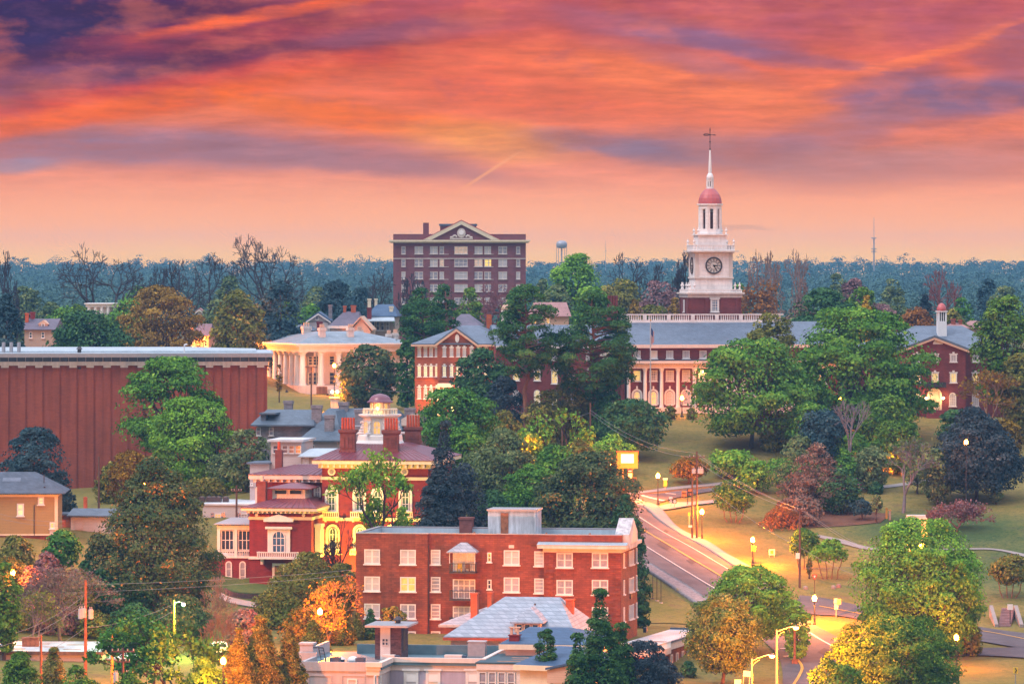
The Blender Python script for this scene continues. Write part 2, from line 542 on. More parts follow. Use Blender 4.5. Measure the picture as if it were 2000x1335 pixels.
def lamp_light(par, loc, power, color=(1.0, .40, .07), r=.22, kind='POINT', rot=None, cone=100):
    l = bpy.data.lights.new('lamp', kind)
    l.energy = power
    l.color = color
    l.shadow_soft_size = r
    l.use_soft_falloff = False
    if kind == 'SPOT':
        l.spot_size = math.radians(cone)
        l.spot_blend = .7
    o = bpy.data.objects.new('lamp', l)
    COL.objects.link(o)
    o.parent = par
    o.location = loc
    if rot:
        o.rotation_euler = rot
    return o


def lettering(par, tx, x, y, z, size, m='black', align='CENTER'):
    cu = bpy.data.curves.new('lettering', 'FONT'); cu.body = tx; cu.size = size; cu.align_x = align; cu.extrude = .012
    o = bpy.data.objects.new('lettering', cu); COL.objects.link(o)
    me = bpy.data.meshes.new_from_object(o.evaluated_get(bpy.context.evaluated_depsgraph_get()))
    bpy.data.objects.remove(o)
    me.name = 'lettering'; me.materials.clear(); me.materials.append(MATS[m])
    o = link('lettering', me, par, (x, y, z)); o.rotation_euler = (math.pi / 2, 0, 0)
    return o


# ------------------------------------------------------------------ ground heights (metres) from surveyed points
GP = []
for px, py, Y in [
        (1600, 1335, 535), (1350, 1330, 540), (1750, 1335, 535), (2000, 1335, 540), (1600, 1240, 575), (1800, 1240, 575), (2000, 1240, 580), (1650, 1160, 605),
        (2000, 1150, 610), (1480, 1105, 625), (1700, 1105, 625), (1371, 1055, 643), (1560, 1055, 643), (1850, 1060, 640), (2050, 1030, 648), (1285, 985, 668), (1480, 985, 668),
        (1700, 985, 668), (1900, 975, 672), (1300, 950, 680), (1500, 880, 705), (1700, 890, 703), (1950, 890, 705), (1320, 815, 735), (1500, 815, 735), (1820, 816, 738), (2050, 830, 735),
        (1100, 812, 735), (900, 805, 742), (1030, 900, 690), (1150, 930, 680), (1230, 1110, 610), (1290, 1210, 585), (1300, 1160, 600),
        (450, 1150, 585), (520, 1190, 570), (640, 1160, 582), (750, 1150, 590), (900, 1060, 610), (1050, 1030, 620), (500, 1260, 535), (300, 1270, 530), (100, 1270, 530), (0, 1335, 490), (300, 1335, 495), (500, 1335, 500),
        (650, 1280, 525), (60, 1050, 590), (-100, 1050, 590), (260, 1180, 560), (150, 1045, 600), (200, 950, 690), (100, 955, 690), (-80, 955, 690), (430, 965, 650), (480, 960, 640), (640, 905, 640), (800, 900, 645),
        (600, 772, 850), (560, 805, 800), (700, 790, 810), (780, 800, 790), (300, 700, 850), (100, 700, 850), (0, 690, 900),
        (700, 1240, 548), (950, 1240, 548), (1200, 1240, 550)]:
    GP.append(((px - 1000) * Y / F, Y, CZ - (py - HZ) * Y / F))
GP += [(x, Y, z) for Y, z, xs in [(0, -10, (-150, 0, 150)), (300, -9, (-150, 0, 150)), (470, -6, (-60, -15, 10)), (460, -6, (50, 100)), (900, 22, (0, 60, 140)), (1250, 22, (-200, 0, 200)), (1600, 22, (-400, 0, 400)),
                                  (2200, 25, (-600, 0, 600)), (3000, 30, (-800, 0, 800)), (3900, 38, (-1000, -500, 0, 500, 1000)), (4900, 34, (-1200, 0, 1200))] for x in xs]
GP = np.array(GP)
_d = np.hypot(GP[:, None, 0] - GP[None, :, 0], GP[:, None, 1] - GP[None, :, 1])
_n = len(GP)
_A = np.zeros((_n + 3, _n + 3))
_A[:_n, :_n] = _d + np.eye(_n) * -2.0
_A[:_n, _n:] = np.c_[np.ones(_n), GP[:, :2]]
_A[_n:, :_n] = _A[:_n, _n:].T
_w = np.linalg.solve(_A, np.r_[GP[:, 2], 0, 0, 0])


def hgt(x, y):
    x = np.asarray(x, float); y = np.asarray(y, float)
    sh = np.broadcast(x, y).shape
    x = np.broadcast_to(x, sh).ravel(); y = np.broadcast_to(y, sh).ravel()
    out = np.empty(len(x))
    for i in range(0, len(x), 20000):
        a, b = x[i:i + 20000], y[i:i + 20000]
        out[i:i + 20000] = np.hypot(a[:, None] - GP[None, :, 0], b[:, None] - GP[None, :, 1]) @ _w[:_n] + _w[_n] + a * _w[_n + 1] + b * _w[_n + 2]
    return out.reshape(sh)


_YS = np.arange(400, 1500, 1.0)


def G(px, py):
    """the ground point seen at a photo pixel"""
    xs = (px - 1000) * _YS / F
    rz = CZ - (py - HZ) * _YS / F
    k = np.nonzero(hgt(xs, _YS) >= rz)[0]
    k = k[0] if len(k) else len(_YS) - 1
    Y = _YS[k]
    return (float(xs[k]), float(Y), float(hgt(xs[k], Y)))


def P(px, py, Y):
    return ((px - 1000) * Y / F, Y, CZ - (py - HZ) * Y / F)


def base(px, Y):
    x = (px - 1000) * Y / F
    return (x, Y, float(hgt(x, Y)))

# ------------------------------------------------------------------ ground sheet
def gmat(name, a, b, c, sc, d=(.17, .105, .055), green=()):
    m = bpy.data.materials.new(name); MATS[name] = m
    m.use_nodes = True
    t = m.node_tree; k = t.links.new
    bs = t.nodes['Principled BSDF']; bs.inputs['Roughness'].default_value = .95; bs.inputs['Specular IOR Level'].default_value = .1
    g = t.nodes.new('ShaderNodeTexCoord')
    out = None
    for s_, de, lo, hi, cc in ((sc, 5, .4, .62, b), (sc * 9, 6, .45, .7, c), (sc * 3.1, 4, .58, .74, d), (sc * 40, 3, .5, .75, tuple(x * .6 for x in a))):
        n = t.nodes.new('ShaderNodeTexNoise'); n.inputs['Scale'].default_value = s_; n.inputs['Detail'].default_value = de; n.inputs['Roughness'].default_value = .65
        k(g.outputs['Object'], n.inputs['Vector'])
        r = t.nodes.new('ShaderNodeMapRange'); r.inputs['From Min'].default_value = lo; r.inputs['From Max'].default_value = hi
        k(n.outputs['Fac'], r.inputs['Value'])
        x = t.nodes.new('ShaderNodeMix'); x.data_type = 'RGBA'
        k(r.outputs[0], x.inputs[0])
        if out is None: x.inputs[6].default_value = (*a, 1)
        else: k(out, x.inputs[6])
        x.inputs[7].default_value = (*cc, 1)
        out = x.outputs[2]
    for (cx, cy, r) in green:        # patches of greener turf
        mp = t.nodes.new('ShaderNodeMapping'); mp.vector_type = 'TEXTURE'
        mp.inputs['Location'].default_value = (cx, cy, 0); mp.inputs['Scale'].default_value = (r, r, 1e5)
        k(g.outputs['Object'], mp.inputs[0])
        gr = t.nodes.new('ShaderNodeTexGradient'); gr.gradient_type = 'SPHERICAL'; k(mp.outputs[0], gr.inputs[0])
        ad = t.nodes.new('ShaderNodeMath'); ad.operation = 'MULTIPLY_ADD'; k(n.outputs['Fac'], ad.inputs[0]); ad.inputs[1].default_value = .5; k(gr.outputs['Fac'], ad.inputs[2])
        r_ = t.nodes.new('ShaderNodeMapRange'); r_.inputs['From Min'].default_value = .30; r_.inputs['From Max'].default_value = .75; k(ad.outputs[0], r_.inputs['Value'])
        x = t.nodes.new('ShaderNodeMix'); x.data_type = 'RGBA'; x.blend_type = 'MULTIPLY'; k(r_.outputs[0], x.inputs[0]); k(out, x.inputs[6]); x.inputs[7].default_value = (.36, .66, .75, 1)
        out = x.outputs[2]
    k(out, bs.inputs['Base Color'])
    return m


gmat('grass', (.185, .150, .040), (.240, .180, .055), (.120, .125, .032), .06, green=((85, 622, 34), (100, 668, 26), (60, 650, 18), (-40, 580, 20)))
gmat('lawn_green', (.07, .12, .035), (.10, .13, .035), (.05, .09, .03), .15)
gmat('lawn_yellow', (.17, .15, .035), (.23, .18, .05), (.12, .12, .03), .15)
gmat('mulch', (.16, .075, .045), (.11, .05, .035), (.21, .10, .06), .4)
xs = np.unique(np.concatenate([np.arange(-1300, -160, 60), np.arange(-160, 160.1, 2.5), np.arange(160, 1301, 60)]))
ys = np.unique(np.concatenate([np.arange(-40, 440, 40), np.arange(440, 760, 2.5), np.arange(760, 960, 5), np.arange(960, 1500, 30), np.arange(1500, 5001, 100)]))
XX, YY = np.meshgrid(xs, ys)
ZZ = hgt(XX, YY)
nx, ny = len(xs), len(ys)
gv = np.c_[XX.ravel(), YY.ravel(), ZZ.ravel()]
ii, jj = np.meshgrid(np.arange(nx - 1), np.arange(ny - 1))
a0 = (jj * nx + ii).ravel()
gf = np.c_[a0, a0 + 1, a0 + 1 + nx, a0 + nx]


def npmesh(name, v, f, m, tint=None, smooth=False):
    me = bpy.data.meshes.new(name)
    n, q = len(f), f.shape[1]
    me.vertices.add(len(v)); me.vertices.foreach_set('co', np.ascontiguousarray(v, np.float32).ravel())
    me.loops.add(n * q); me.loops.foreach_set('vertex_index', np.ascontiguousarray(f, np.int32).ravel())
    me.polygons.add(n)
    me.polygons.foreach_set('loop_start', np.arange(0, n * q, q, dtype=np.int32))
    me.polygons.foreach_set('loop_total', np.full(n, q, np.int32))
    if tint is not None:
        at = me.attributes.new('tint', 'FLOAT', 'FACE')
        at.data.foreach_set('value', np.ascontiguousarray(tint, np.float32))
    me.update(calc_edges=True)
    if smooth:
        me.polygons.foreach_set('use_smooth', np.ones(n, bool))
    me.materials.append(MATS[m] if isinstance(m, str) else m)
    return me


tag(link('ground', npmesh('ground', gv, gf, 'grass', smooth=True)), 'grassy hillside ground under the whole town', 'ground', kind='structure')
_ys = ys; _xs = xs


def gz(x, y):
    """height of the ground sheet itself (its facets), so laid sheets never sink in"""
    i = np.clip(np.searchsorted(_xs, x, 'right') - 1, 0, nx - 2); j = np.clip(np.searchsorted(_ys, y, 'right') - 1, 0, ny - 2)
    u = (x - _xs[i]) / (_xs[i + 1] - _xs[i]); v = (y - _ys[j]) / (_ys[j + 1] - _ys[j])
    return ZZ[j, i] * (1 - u) * (1 - v) + ZZ[j, i + 1] * u * (1 - v) + ZZ[j + 1, i] * (1 - u) * v + ZZ[j + 1, i + 1] * u * v


def cr(pts, n):
    """smooth curve through points"""
    p = np.array([pts[0]] + list(pts) + [pts[-1]], float)
    out = []
    for i in range(1, len(p) - 2):
        for t in np.linspace(0, 1, n, endpoint=False):
            out.append(.5 * ((2 * p[i]) + (p[i + 1] - p[i - 1]) * t + (2 * p[i - 1] - 5 * p[i] + 4 * p[i + 1] - p[i + 2]) * t * t + (3 * p[i] - p[i - 1] - 3 * p[i + 1] + p[i + 2]) * t ** 3))
    out.append(p[-2])
    return np.array(out)


def strip(name, pairs, m, off, label=None, cat=None, across=8, n=14, skirt=0.0, kind='structure'):
    """a sheet laid on the ground between two edges given as photo pixels"""
    A = cr([G(*a)[:2] for a, b in pairs], n)
    B = cr([G(*b)[:2] for a, b in pairs], n)
    t = np.linspace(0, 1, across + 1)
    XY = A[:, None] * (1 - t)[None, :, None] + B[:, None] * t[None, :, None]
    z = gz(XY[..., 0], XY[..., 1]) + off
    v = np.concatenate([XY, z[..., None]], -1)
    r, c = v.shape[:2]
    i, j = np.meshgrid(np.arange(c - 1), np.arange(r - 1))
    k = (j * c + i).ravel()
    f = np.c_[k, k + 1, k + 1 + c, k + c]
    v = v.reshape(-1, 3)
    if skirt:
        idx = np.concatenate([np.arange(r) * c, np.arange(r) * c + c - 1])
        lo = v[idx] - np.array([0, 0, skirt])
        o = len(v)
        v = np.r_[v, lo]
        fs = []
        for e in (0, 1):
            s0 = idx[e * r:(e + 1) * r]
            for q in range(r - 1):
                fs.append((s0[q], s0[q + 1], o + e * r + q + 1, o + e * r + q))
        f = np.r_[f, np.array(fs)]
    return tag(link(name, npmesh(name, v, f, m)), label, cat, kind=kind)


def line(name, px, w, m, off, dash=None, label=None):
    """painted line along photo pixels, w metres wide"""
    c = cr([G(*p)[:2] for p in px], 16)
    mb = MB()
    for q in range(len(c) - 1):
        if dash and (q // dash) % 2:
            continue
        p0, p1 = c[q], c[q + 1]
        d = p1 - p0
        L_ = np.hypot(*d)
        if L_ < 1e-6: continue
        nn = np.array([-d[1], d[0]]) / L_ * w / 2
        vs = []
        for pt in (p0 - nn, p1 - nn, p1 + nn, p0 + nn):
            vs.append((pt[0], pt[1], float(gz(pt[0], pt[1])) + off))
        mb.add(vs, [(0, 1, 2, 3)])
    return tag(mb.build(name, m), label, 'road marking', kind='structure')


RD = .12
strip('road', [((1200, 1062), (1225, 985)), ((1222, 1075), (1262, 998)), ((1247, 1090), (1310, 1033)), ((1300, 1121), (1391, 1079)), ((1348, 1149), (1440, 1110)), ((1430, 1205), (1530, 1172)), ((1500, 1262), (1588, 1218)),
               ((1528, 1310), (1668, 1277)), ((1520, 1400), (1700, 1400))], 'asphalt', RD, 'sloping asphalt street with painted lane lines', 'road')
strip('side_road', [((1180, 976), (1185, 1020)), ((1235, 969), (1262, 999)), ((1290, 965), (1290, 984)), ((1332, 961), (1335, 972)), ((1391, 955), (1391, 961)), ((1450, 948), (1450, 953))], 'asphalt', RD + .04, 'cross street at the top of the hill', 'road', 6)
strip('loop_road', [((1562, 1166), (1548, 1196)), ((1600, 1170), (1600, 1203)), ((1650, 1180), (1650, 1207)), ((1750, 1200), (1750, 1226)), ((1930, 1229), (1900, 1252)), ((2010, 1240), (2010, 1270))], 'asphalt', RD + .05, 'curving street passing the park steps', 'road')
strip('lower_road', [((1640, 1272), (1640, 1322)), ((1700, 1264), (1700, 1300)), ((1880, 1268), (1876, 1284)), ((2010, 1266), (2010, 1287))], 'asphalt', RD + .06, 'lower street joining at the bottom right', 'road')
strip('sidewalk', [((1222, 986), (1245, 980)), ((1256, 992), (1282, 990)), ((1288, 1020), (1321, 1029)), ((1348, 1055), (1375, 1057)), ((1391, 1080), (1415, 1081)), ((1429, 1105), (1461, 1108)), ((1500, 1150), (1532, 1150))], 'concrete_pale', .26, 'concrete pavement beside the sloping street', 'sidewalk', 4, skirt=.3)
strip('cobbled_sidewalk', [((1225, 1096), (1225, 1078)), ((1247, 1107), (1247, 1091)), ((1300, 1142), (1303, 1123)), ((1342, 1170), (1348, 1150)), ((1400, 1206), (1415, 1192))], 'cobble', .26, 'grey cobbled pavement on the near side of the street', 'sidewalk', 5, skirt=.3)
strip('upper_sidewalk', [((1225, 965), (1227, 969)), ((1290, 959), (1290, 964)), ((1340, 953), (1340, 959)), ((1395, 948), (1395, 953)), ((1450, 941), (1450, 946))], 'concrete_pale', .26, 'pavement along the cross street', 'sidewalk', 3, skirt=.3)
strip('park_path', [((1596, 1045), (1598, 1052)), ((1650, 1057), (1650, 1064)), ((1700, 1069), (1700, 1076)), ((1800, 1074), (1800, 1079)), ((1897, 1071), (1897, 1076)), ((1951, 1074), (1951, 1079)), ((2010, 1086), (2010, 1092))], 'concrete_pale', .12, 'pale curving path through the park lawn', 'path', 3)
strip('upper_path', [((1660, 957), (1660, 960)), ((1740, 949), (1740, 953)), ((1810, 938), (1810, 942)), ((1850, 934), (1850, 938))], 'concrete_pale', .12, 'upper footpath across the lawn', 'path', 3)
strip('plaza', [((1286, 991), (1288, 1000)), ((1312, 985), (1312, 996)), ((1345, 983), (1346, 990)), ((1398, 979), (1398, 983))], 'concrete_pale', .2, 'small paved corner with low sign', 'path', 3)
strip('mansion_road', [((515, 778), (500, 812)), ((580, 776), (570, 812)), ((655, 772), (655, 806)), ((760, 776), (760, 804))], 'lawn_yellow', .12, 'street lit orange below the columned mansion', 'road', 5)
strip('hay_path', [((432, 1158), (425, 1164)), ((450, 1168), (440, 1176)), ((500, 1178), (490, 1186)), ((560, 1182), (555, 1190))], 'concrete_pale', .12, 'curved pale walk in front of the red mansion', 'path', 3)
strip('hay_lawn', [((448, 1150), (440, 1158)), ((480, 1138), (462, 1164)), ((520, 1136), (510, 1166)), ((560, 1140), (560, 1164))], 'lawn_green', .45, 'small rounded green lawn in front of the red mansion', 'lawn', 5, skirt=.6)
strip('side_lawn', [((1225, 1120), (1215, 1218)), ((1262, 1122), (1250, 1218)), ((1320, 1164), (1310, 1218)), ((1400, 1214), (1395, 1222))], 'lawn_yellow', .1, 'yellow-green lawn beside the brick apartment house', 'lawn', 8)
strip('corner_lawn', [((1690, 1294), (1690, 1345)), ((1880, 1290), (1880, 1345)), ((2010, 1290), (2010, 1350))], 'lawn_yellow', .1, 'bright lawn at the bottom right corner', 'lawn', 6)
strip('mulch_bed', [((1575, 1002), (1580, 1032)), ((1650, 998), (1650, 1030)), ((1740, 1006), (1720, 1022))], 'mulch', .1, 'reddish mulch bed under small trees', 'flower bed', 5)
strip('bank', [((130, 1215), (130, 1236)), ((300, 1208), (300, 1232)), ((420, 1205), (420, 1228))], 'mulch', .1, 'bare reddish earth bank behind the fence', 'bank', 5)
for nm, pts, w_, mm, ds, lb in [
        ('edge_line', [(1240, 1008), (1256, 1017), (1334, 1063), (1412, 1108), (1500, 1163)], .22, 'paint_white', None, 'white line along the far side of the street'),
        ('near_edge_line', [(1240, 1055), (1272, 1075), (1367, 1133), (1420, 1166)], .22, 'paint_white', None, 'white line along the near side of the street'),
        ('centre_line', [(1236, 1026), (1253, 1036), (1321, 1076), (1394, 1119), (1470, 1165)], .35, 'paint_yellow', None, 'double yellow line down the middle of the street'),
        ('lane_line', [(1582, 1238), (1607, 1253), (1640, 1272)], .3, 'paint_white', None, 'short lane line below the junction'),
        ('kerb_line', [(1538, 1268), (1552, 1285), (1566, 1305), (1562, 1320), (1545, 1345)], .35, 'paint_yellow', None, 'pale painted kerb line curving round the corner')]:
    line(nm, pts, w_, mm, RD + .05, ds, lb)
for nm, pts, w_ in [('crosswalk_line', [(1253, 971), (1275, 977), (1297, 982)], .7), ('stop_line', [(1243, 976), (1258, 983), (1272, 990)], .5),
                    ('stop_bar', [(1524, 1270), (1546, 1270)], .5), ('stop_bar', [(1530, 1285), (1554, 1283)], .5), ('side_lane_line', [(1300, 966), (1320, 968)], .3)]:
    line(nm, pts, w_, 'paint_white', RD + .1, None, 'white painted marking on the road')
for q in (((1290, 1060), (1282, 1066), (1303, 1078), (1311, 1072)), ((1352, 1090), (1340, 1098), (1352, 1106), (1364, 1098)), ((1300, 1035), (1294, 1040), (1301, 1044), (1307, 1039)), ((1610, 1268), (1596, 1276), (1618, 1284), (1632, 1276))):
    strip('road_patch', [(q[0], q[1]), (q[3], q[2])], 'asphalt_dark', RD + .03, 'darker repaired patch of asphalt', 'road patch', 3, 4)
line('loop_lane_line', [(1600, 1186), (1760, 1213), (1930, 1238), (2010, 1252)], .3, 'paint_yellow', RD + .1, None, 'pale line along the curving street')

# ------------------------------------------------------------------ buildings
class Bld:
    """a building measured from photo pixels on its own (turned) facade planes"""

    def __init__(s, name, label, cat, px, Y, yaw=0.0, drop=None, group=None):
        s.a = math.radians(yaw); s.c = math.cos(s.a); s.s = math.sin(s.a)
        s.X0 = (px - 1000) * Y / F; s.Y0 = Y
        s.zb = float(hgt(s.X0, Y)) if drop is None else drop
        s.o = thing(name, label, cat, (s.X0, Y, s.zb), s.a, group)

    def X(s, px, y=0.0):
        k = (px - 1000) / F
        return (k * (s.Y0 + y * s.c) - s.X0 + y * s.s) / (s.c - k * s.s)

    def Yat(s, px, x):                    # depth y at which local x appears at column px
        k = (px - 1000) / F
        return (k * (s.Y0 + x * s.s) - s.X0 - x * s.c) / (-s.s - k * s.c)

    def Z(s, py, x=0.0, y=0.0):
        return CZ - (py - HZ) * (s.Y0 + x * s.s + y * s.c) / F - s.zb

    def XZ(s, px, py, y=0.0):
        x = s.X(px, y)
        return x, s.Z(py, x, y)

    def part(s, name, mb, m, par=None, smooth=False, label=None):
        o = mb.build(name, m, par or s.o, smooth=smooth)
        if label: o['label'] = label
        return o

    def win(s, px, y0, y1, wpx, y=0.0, **k):      # front window from pixels: centre column, top and bottom rows, width
        x = s.X(px, y)
        sc = F / (s.Y0 + x * s.s + y * s.c)
        zb_, zt = s.Z(y1, x, y), s.Z(y0, x, y)
        return window(s.o, x, zb_, wpx / sc, zt - zb_, y, **k)

    def swin(s, px, y0, y1, w, x, **k):           # window on the right-hand side wall at local x
        d = s.Yat(px, x)
        zb_, zt = s.Z(y1, x, d), s.Z(y0, x, d)
        return window(s.o, x, zb_, w, zt - zb_, d, rz=math.pi / 2, **k)

    def lwin(s, px, y0, y1, w, x, **k):
        d = s.Yat(px, x)
        zb_, zt = s.Z(y1, x, d), s.Z(y0, x, d)
        return window(s.o, x, zb_, w, zt - zb_, d, rz=-math.pi / 2, **k)


_WC = {}


def arcpts(w, h, n=7):
    r = w / 2
    return [(-r, 0), (r, 0)] + [(r * math.cos(math.pi * i / n), h - r + r * math.sin(math.pi * i / n)) for i in range(n + 1)]


def window(par, x, z, w, h, y=0.0, rz=0.0, pane='blind', nx=2, ny=2, arch=False, fr='white', fw=.11, sill=.12, hood=None, name='window', off=.0, mw=.045):
    w = max(.3, round(w / .05) * .05); h = max(.4, round(h / .05) * .05)
    key = (w, h, nx, ny, arch, fr, fw, sill, hood, mw)
    if key not in _WC:
        m = MB()
        hh = h - (w / 2 if arch else 0)
        d = -.11
        m.box(-w / 2, -w / 2 + fw, d, 0, 0, hh); m.box(w / 2 - fw, w / 2, d, 0, 0, hh); m.box(-w / 2 + fw, w / 2 - fw, d, 0, 0, fw)
        if arch:
            r = w / 2
            for i in range(8):
                a, b = math.pi * i / 8, math.pi * (i + 1) / 8
                q = [(r * math.cos(a), hh + r * math.sin(a)), (r * math.cos(b), hh + r * math.sin(b)), ((r - fw) * math.cos(b), hh + (r - fw) * math.sin(b)), ((r - fw) * math.cos(a), hh + (r - fw) * math.sin(a))]
                m.yprism(q[::-1], d, 0)
        else:
            m.box(-w / 2 + fw, w / 2 - fw, d, 0, h - fw, h)
        for i in range(1, nx):
            c = -w / 2 + w * i / nx
            e = mw * (2.2 if nx == 2 and w > 1.3 else 1)
            m.box(c - e, c + e, d * .7, -.02, fw, h - fw)
        for i in range(1, ny):
            c = h * i / ny
            if c < hh or not arch:
                m.box(-w / 2 + fw, w / 2 - fw, d * .6, -.025, c - mw, c + mw)
        if sill:
            m.box(-w / 2 - .12, w / 2 + .12, -.24, 0, -sill, -.002)
        if hood == 'key':
            m.box(-.16, .16, -.16, 0, h + .003, h + .42); m.box(-w / 2 - .12, w / 2 + .12, -.13, 0, h + .003, h + .16)
        elif hood == 'flat':
            m.box(-w / 2 - .15, w / 2 + .15, -.22, 0, h + .003, h + .22)
        p = MB()
        if arch:
            q = arcpts(w - fw, h - fw * .5)
            p.add([(a, -.02, b) for a, b in q], [tuple(range(len(q)))])
        else:
            p.add([(-w / 2 + .02, -.02, .02), (w / 2 - .02, -.02, .02), (w / 2 - .02, -.02, h - .02), (-w / 2 + .02, -.02, h - .02)], [(0, 1, 2, 3)])
        me = bpy.data.meshes.new('window'); me.from_pydata(m.v, [], m.f); me.materials.append(MATS[fr])
        _WC[key] = (me, p, {})
    me, p, ps = _WC[key]
    if pane not in ps:
        q = bpy.data.meshes.new('pane'); q.from_pydata(p.v, [], p.f); q.materials.append(MATS[pane]); ps[pane] = q
    o = link(name, me, par, (x, y, z), rz)
    if off:
        o.location = (x + off * math.sin(rz), y - off * math.cos(rz), z)
    link('pane', ps[pane], o)
    return o


def flat_roof(b, x0, x1, y0, y1, z, ph, m='roof_pale', cop='metal_grey', pt=.35):
    """roof deck sunk behind a parapet of height ph"""
    b.part('roof', MB().box(x0 + pt, x1 - pt, y0 + pt, y1 - pt, z - .3, z), m)
    c = MB()
    c.box(x0 - .06, x1 + .06, y0 - .06, y0 + pt, z + ph, z + ph + .1); c.box(x0 - .06, x1 + .06, y1 - pt, y1 + .06, z + ph, z + ph + .1)
    c.box(x0 - .06, x0 + pt, y0 + pt, y1 - pt, z + ph, z + ph + .1); c.box(x1 - pt, x1 + .06, y0 + pt, y1 - pt, z + ph, z + ph + .1)
    b.part('coping', c, cop)


def shell(x0, x1, y0, y1, z0, z1, zr, pt=.35):
    """walls rising above an inner deck at zr"""
    m = MB()
    m.box(x0, x1, y0, y0 + pt, z0, z1); m.box(x0, x1, y1 - pt, y1, z0, z1)
    m.box(x0, x0 + pt, y0 + pt, y1 - pt, z0, z1); m.box(x1 - pt, x1, y0 + pt, y1 - pt, z0, z1)
    return m


# ============ brick apartment house
b = Bld('apartment_building', 'three storey red brick apartment house with balconies and white sash windows', 'apartment house', 695, 551, -9.4)
DP = 14.0
x1 = b.X(835); x2 = b.X(1064, .7); x3 = b.X(1213)
zt = b.Z(1041, 0, 0); z2 = b.Z(1047, x3, 0)
b.part('wall', shell(0, x3, .6, DP, -4, zt, zt - 1.3).box(0, x1, 0, .599, -4, zt).box(x2, x3, 0, .599, -4, b.Z(1066, x3, 0)), 'brick_red')
b.part('roof', MB().box(.36, x3 - .36, .96, DP - .36, zt - 1.9, zt - 1.35), 'roof_pale')
b.part('parapet_lining', MB().box(.36, x3 - .36, DP - .42, DP - .36, zt - 1.349, zt - .05).box(.36, .42, .96, DP - .42, zt - 1.349, zt - .05).box(x3 - .42, x3 - .36, .96, DP - .42, zt - 1.349, zt - .05), 'roof_pale')
b.part('coping', MB().box(-.08, x1 + .08, -.08, .95, zt + .002, zt + .1).box(x1 + .08, x3 + .08, .52, .95, zt + .002, zt + .1).box(-.08, .4, .95, DP + .08, zt + .002, zt + .1).box(x3 - .4, x3 + .08, .95, DP - 3, zt + .002, zt + .1).box(.4, x3 - .4, DP - .35, DP + .08, zt + .002, zt + .1), 'metal_grey')
zc0, zc1 = b.Z(1079, x3, 0), b.Z(1063, x3, 0)
b.part('cornice', MB().box(x2 - .1, x3 + .1, -.12, .0, zc0, zc1 - .5).box(x2 - .7, x3 + .7, -.75, .58, zc1 - .498, zc1 - .1).box(x3 + .002, x3 + .12, 0, DP - 1, zc0, zc1 - .5).box(x3 + .002, x3 + .7, .585, DP - 1, zc1 - .498, zc1 - .1), 'limestone')
b.part('cornice_roof', MB().add([(x2 - .75, -.8, zc1 - .09), (x3 + .75, -.8, zc1 - .09), (x3 + .75, .58, zc1 + .22), (x2 - .75, .58, zc1 + .22)], [(0, 1, 2, 3)]).box(x2 - .75, x3 + .75, -.8, .57, zc1 - .098, zc1 - .05), 'roof_pale')
for xq in (x2 + .1, x3 - 1.15):
    q = MB()
    for i in range(22):
        zq = zc0 - .62 * (i + 1)
        if zq > -2: q.box(xq, xq + 1.05, -.07, 0, zq, zq + .40)
    b.part('quoins', q, 'brick_red')
# pediment on the right-hand wall
yp0, yp1 = 1.2, 8.2
b.part('gable_parapet', MB().xprism([(yp0, zt - 1.6), (yp1, zt - 1.6), (yp1, zt + .1), ((yp0 + yp1) / 2, b.Z(1011, x3, 4.5)), (yp0, zt + .1)], x3 - .9, x3 + .85), 'peeling')
b.part('gable_face', MB().xprism([(yp0 + .7, zt - 1.0), (yp1 - .7, zt - 1.0), ((yp0 + yp1) / 2, b.Z(1016, x3, 4.5))], x3 + .851, x3 + .95), 'cream_pink')
lit = {(1, 797): 'lit_orange'}
for r, dy in enumerate((0, 53, 106, 159)):
    for (px, w) in ((727, 31), (797, 31), (851, 19), (999.5, 31), (1053, 19), (1103, 32), (1172, 32)):
        pj = 0 if px < 833 or px > 1066 else .6
        t0 = {727: 1072, 797: 1073, 851: 1073, 999: 1074, 1053: 1076}.get(int(px), 1079)
        pn = lit.get((r, px), 'blind' if px not in (1103, 1172) or r else 'curtain_grey')
        b.win(px, t0 + dy, t0 + dy + 28.5, w, pj, pane=pn if pn != 'blind' else ('blind', 'blind_pale', 'curtain_grey')[(r * 3 + int(px)) % 3 if r else 1], nx=2 if w > 25 else 1, ny=4 if w < 25 else 2, fw=.13, sill=.14)
    b.win(956, 1078 + dy, 1097 + dy, 8, .6, pane='glass_dark', nx=1, ny=2)
b.part('vent', MB().box(b.X(994, .6), b.X(1004, .6), .5, .6, b.Z(1069, 15, .6), b.Z(1063, 15, .6)), 'limestone')
xl, xr = b.X(881, .6), b.X(932, .6)
for r, dy in enumerate((0, 53, 106)):
    zf = b.Z(1115 + dy, (xl + xr) / 2, .6)
    window(b.o, (xl + xr) / 2, zf, 2.7, 2.3, .6, pane=('lit_dim', 'curtain_grey', 'blind')[r], nx=4, ny=3, sill=0, name='french_door', mw=.06)
    bal = MB().box(xl, xr, -.75, .599, zf - .18, zf - .02)
    for i in range(17):
        xx = xl + .05 + (xr - xl - .1) * i / 16
        bal.box(xx - .02, xx + .02, -.72, -.68, zf - .02, zf + .95)
    bal.box(xl, xr, -.74, -.67, zf + .95, zf + 1.03)
    for xx in (xl + .04, xr - .04):
        bal.box(xx - .03, xx + .03, -.67, .598, zf + .95, zf + 1.03)
        for i in range(4): bal.box(xx - .02, xx + .02, -.5 + i * .3, -.46 + i * .3, zf - .02, zf + .95)
    b.part('balcony', bal, 'metal_dark')
zc = b.Z(1076, xl, 0)
b.part('canopy', MB().frus((xl - .25, xr + .25, -1.1, .59), (xl + 1.2, xr - 1.2, .35, .59), zc, zc + 1.05, .12), 'shingle_pale')
cp = MB()
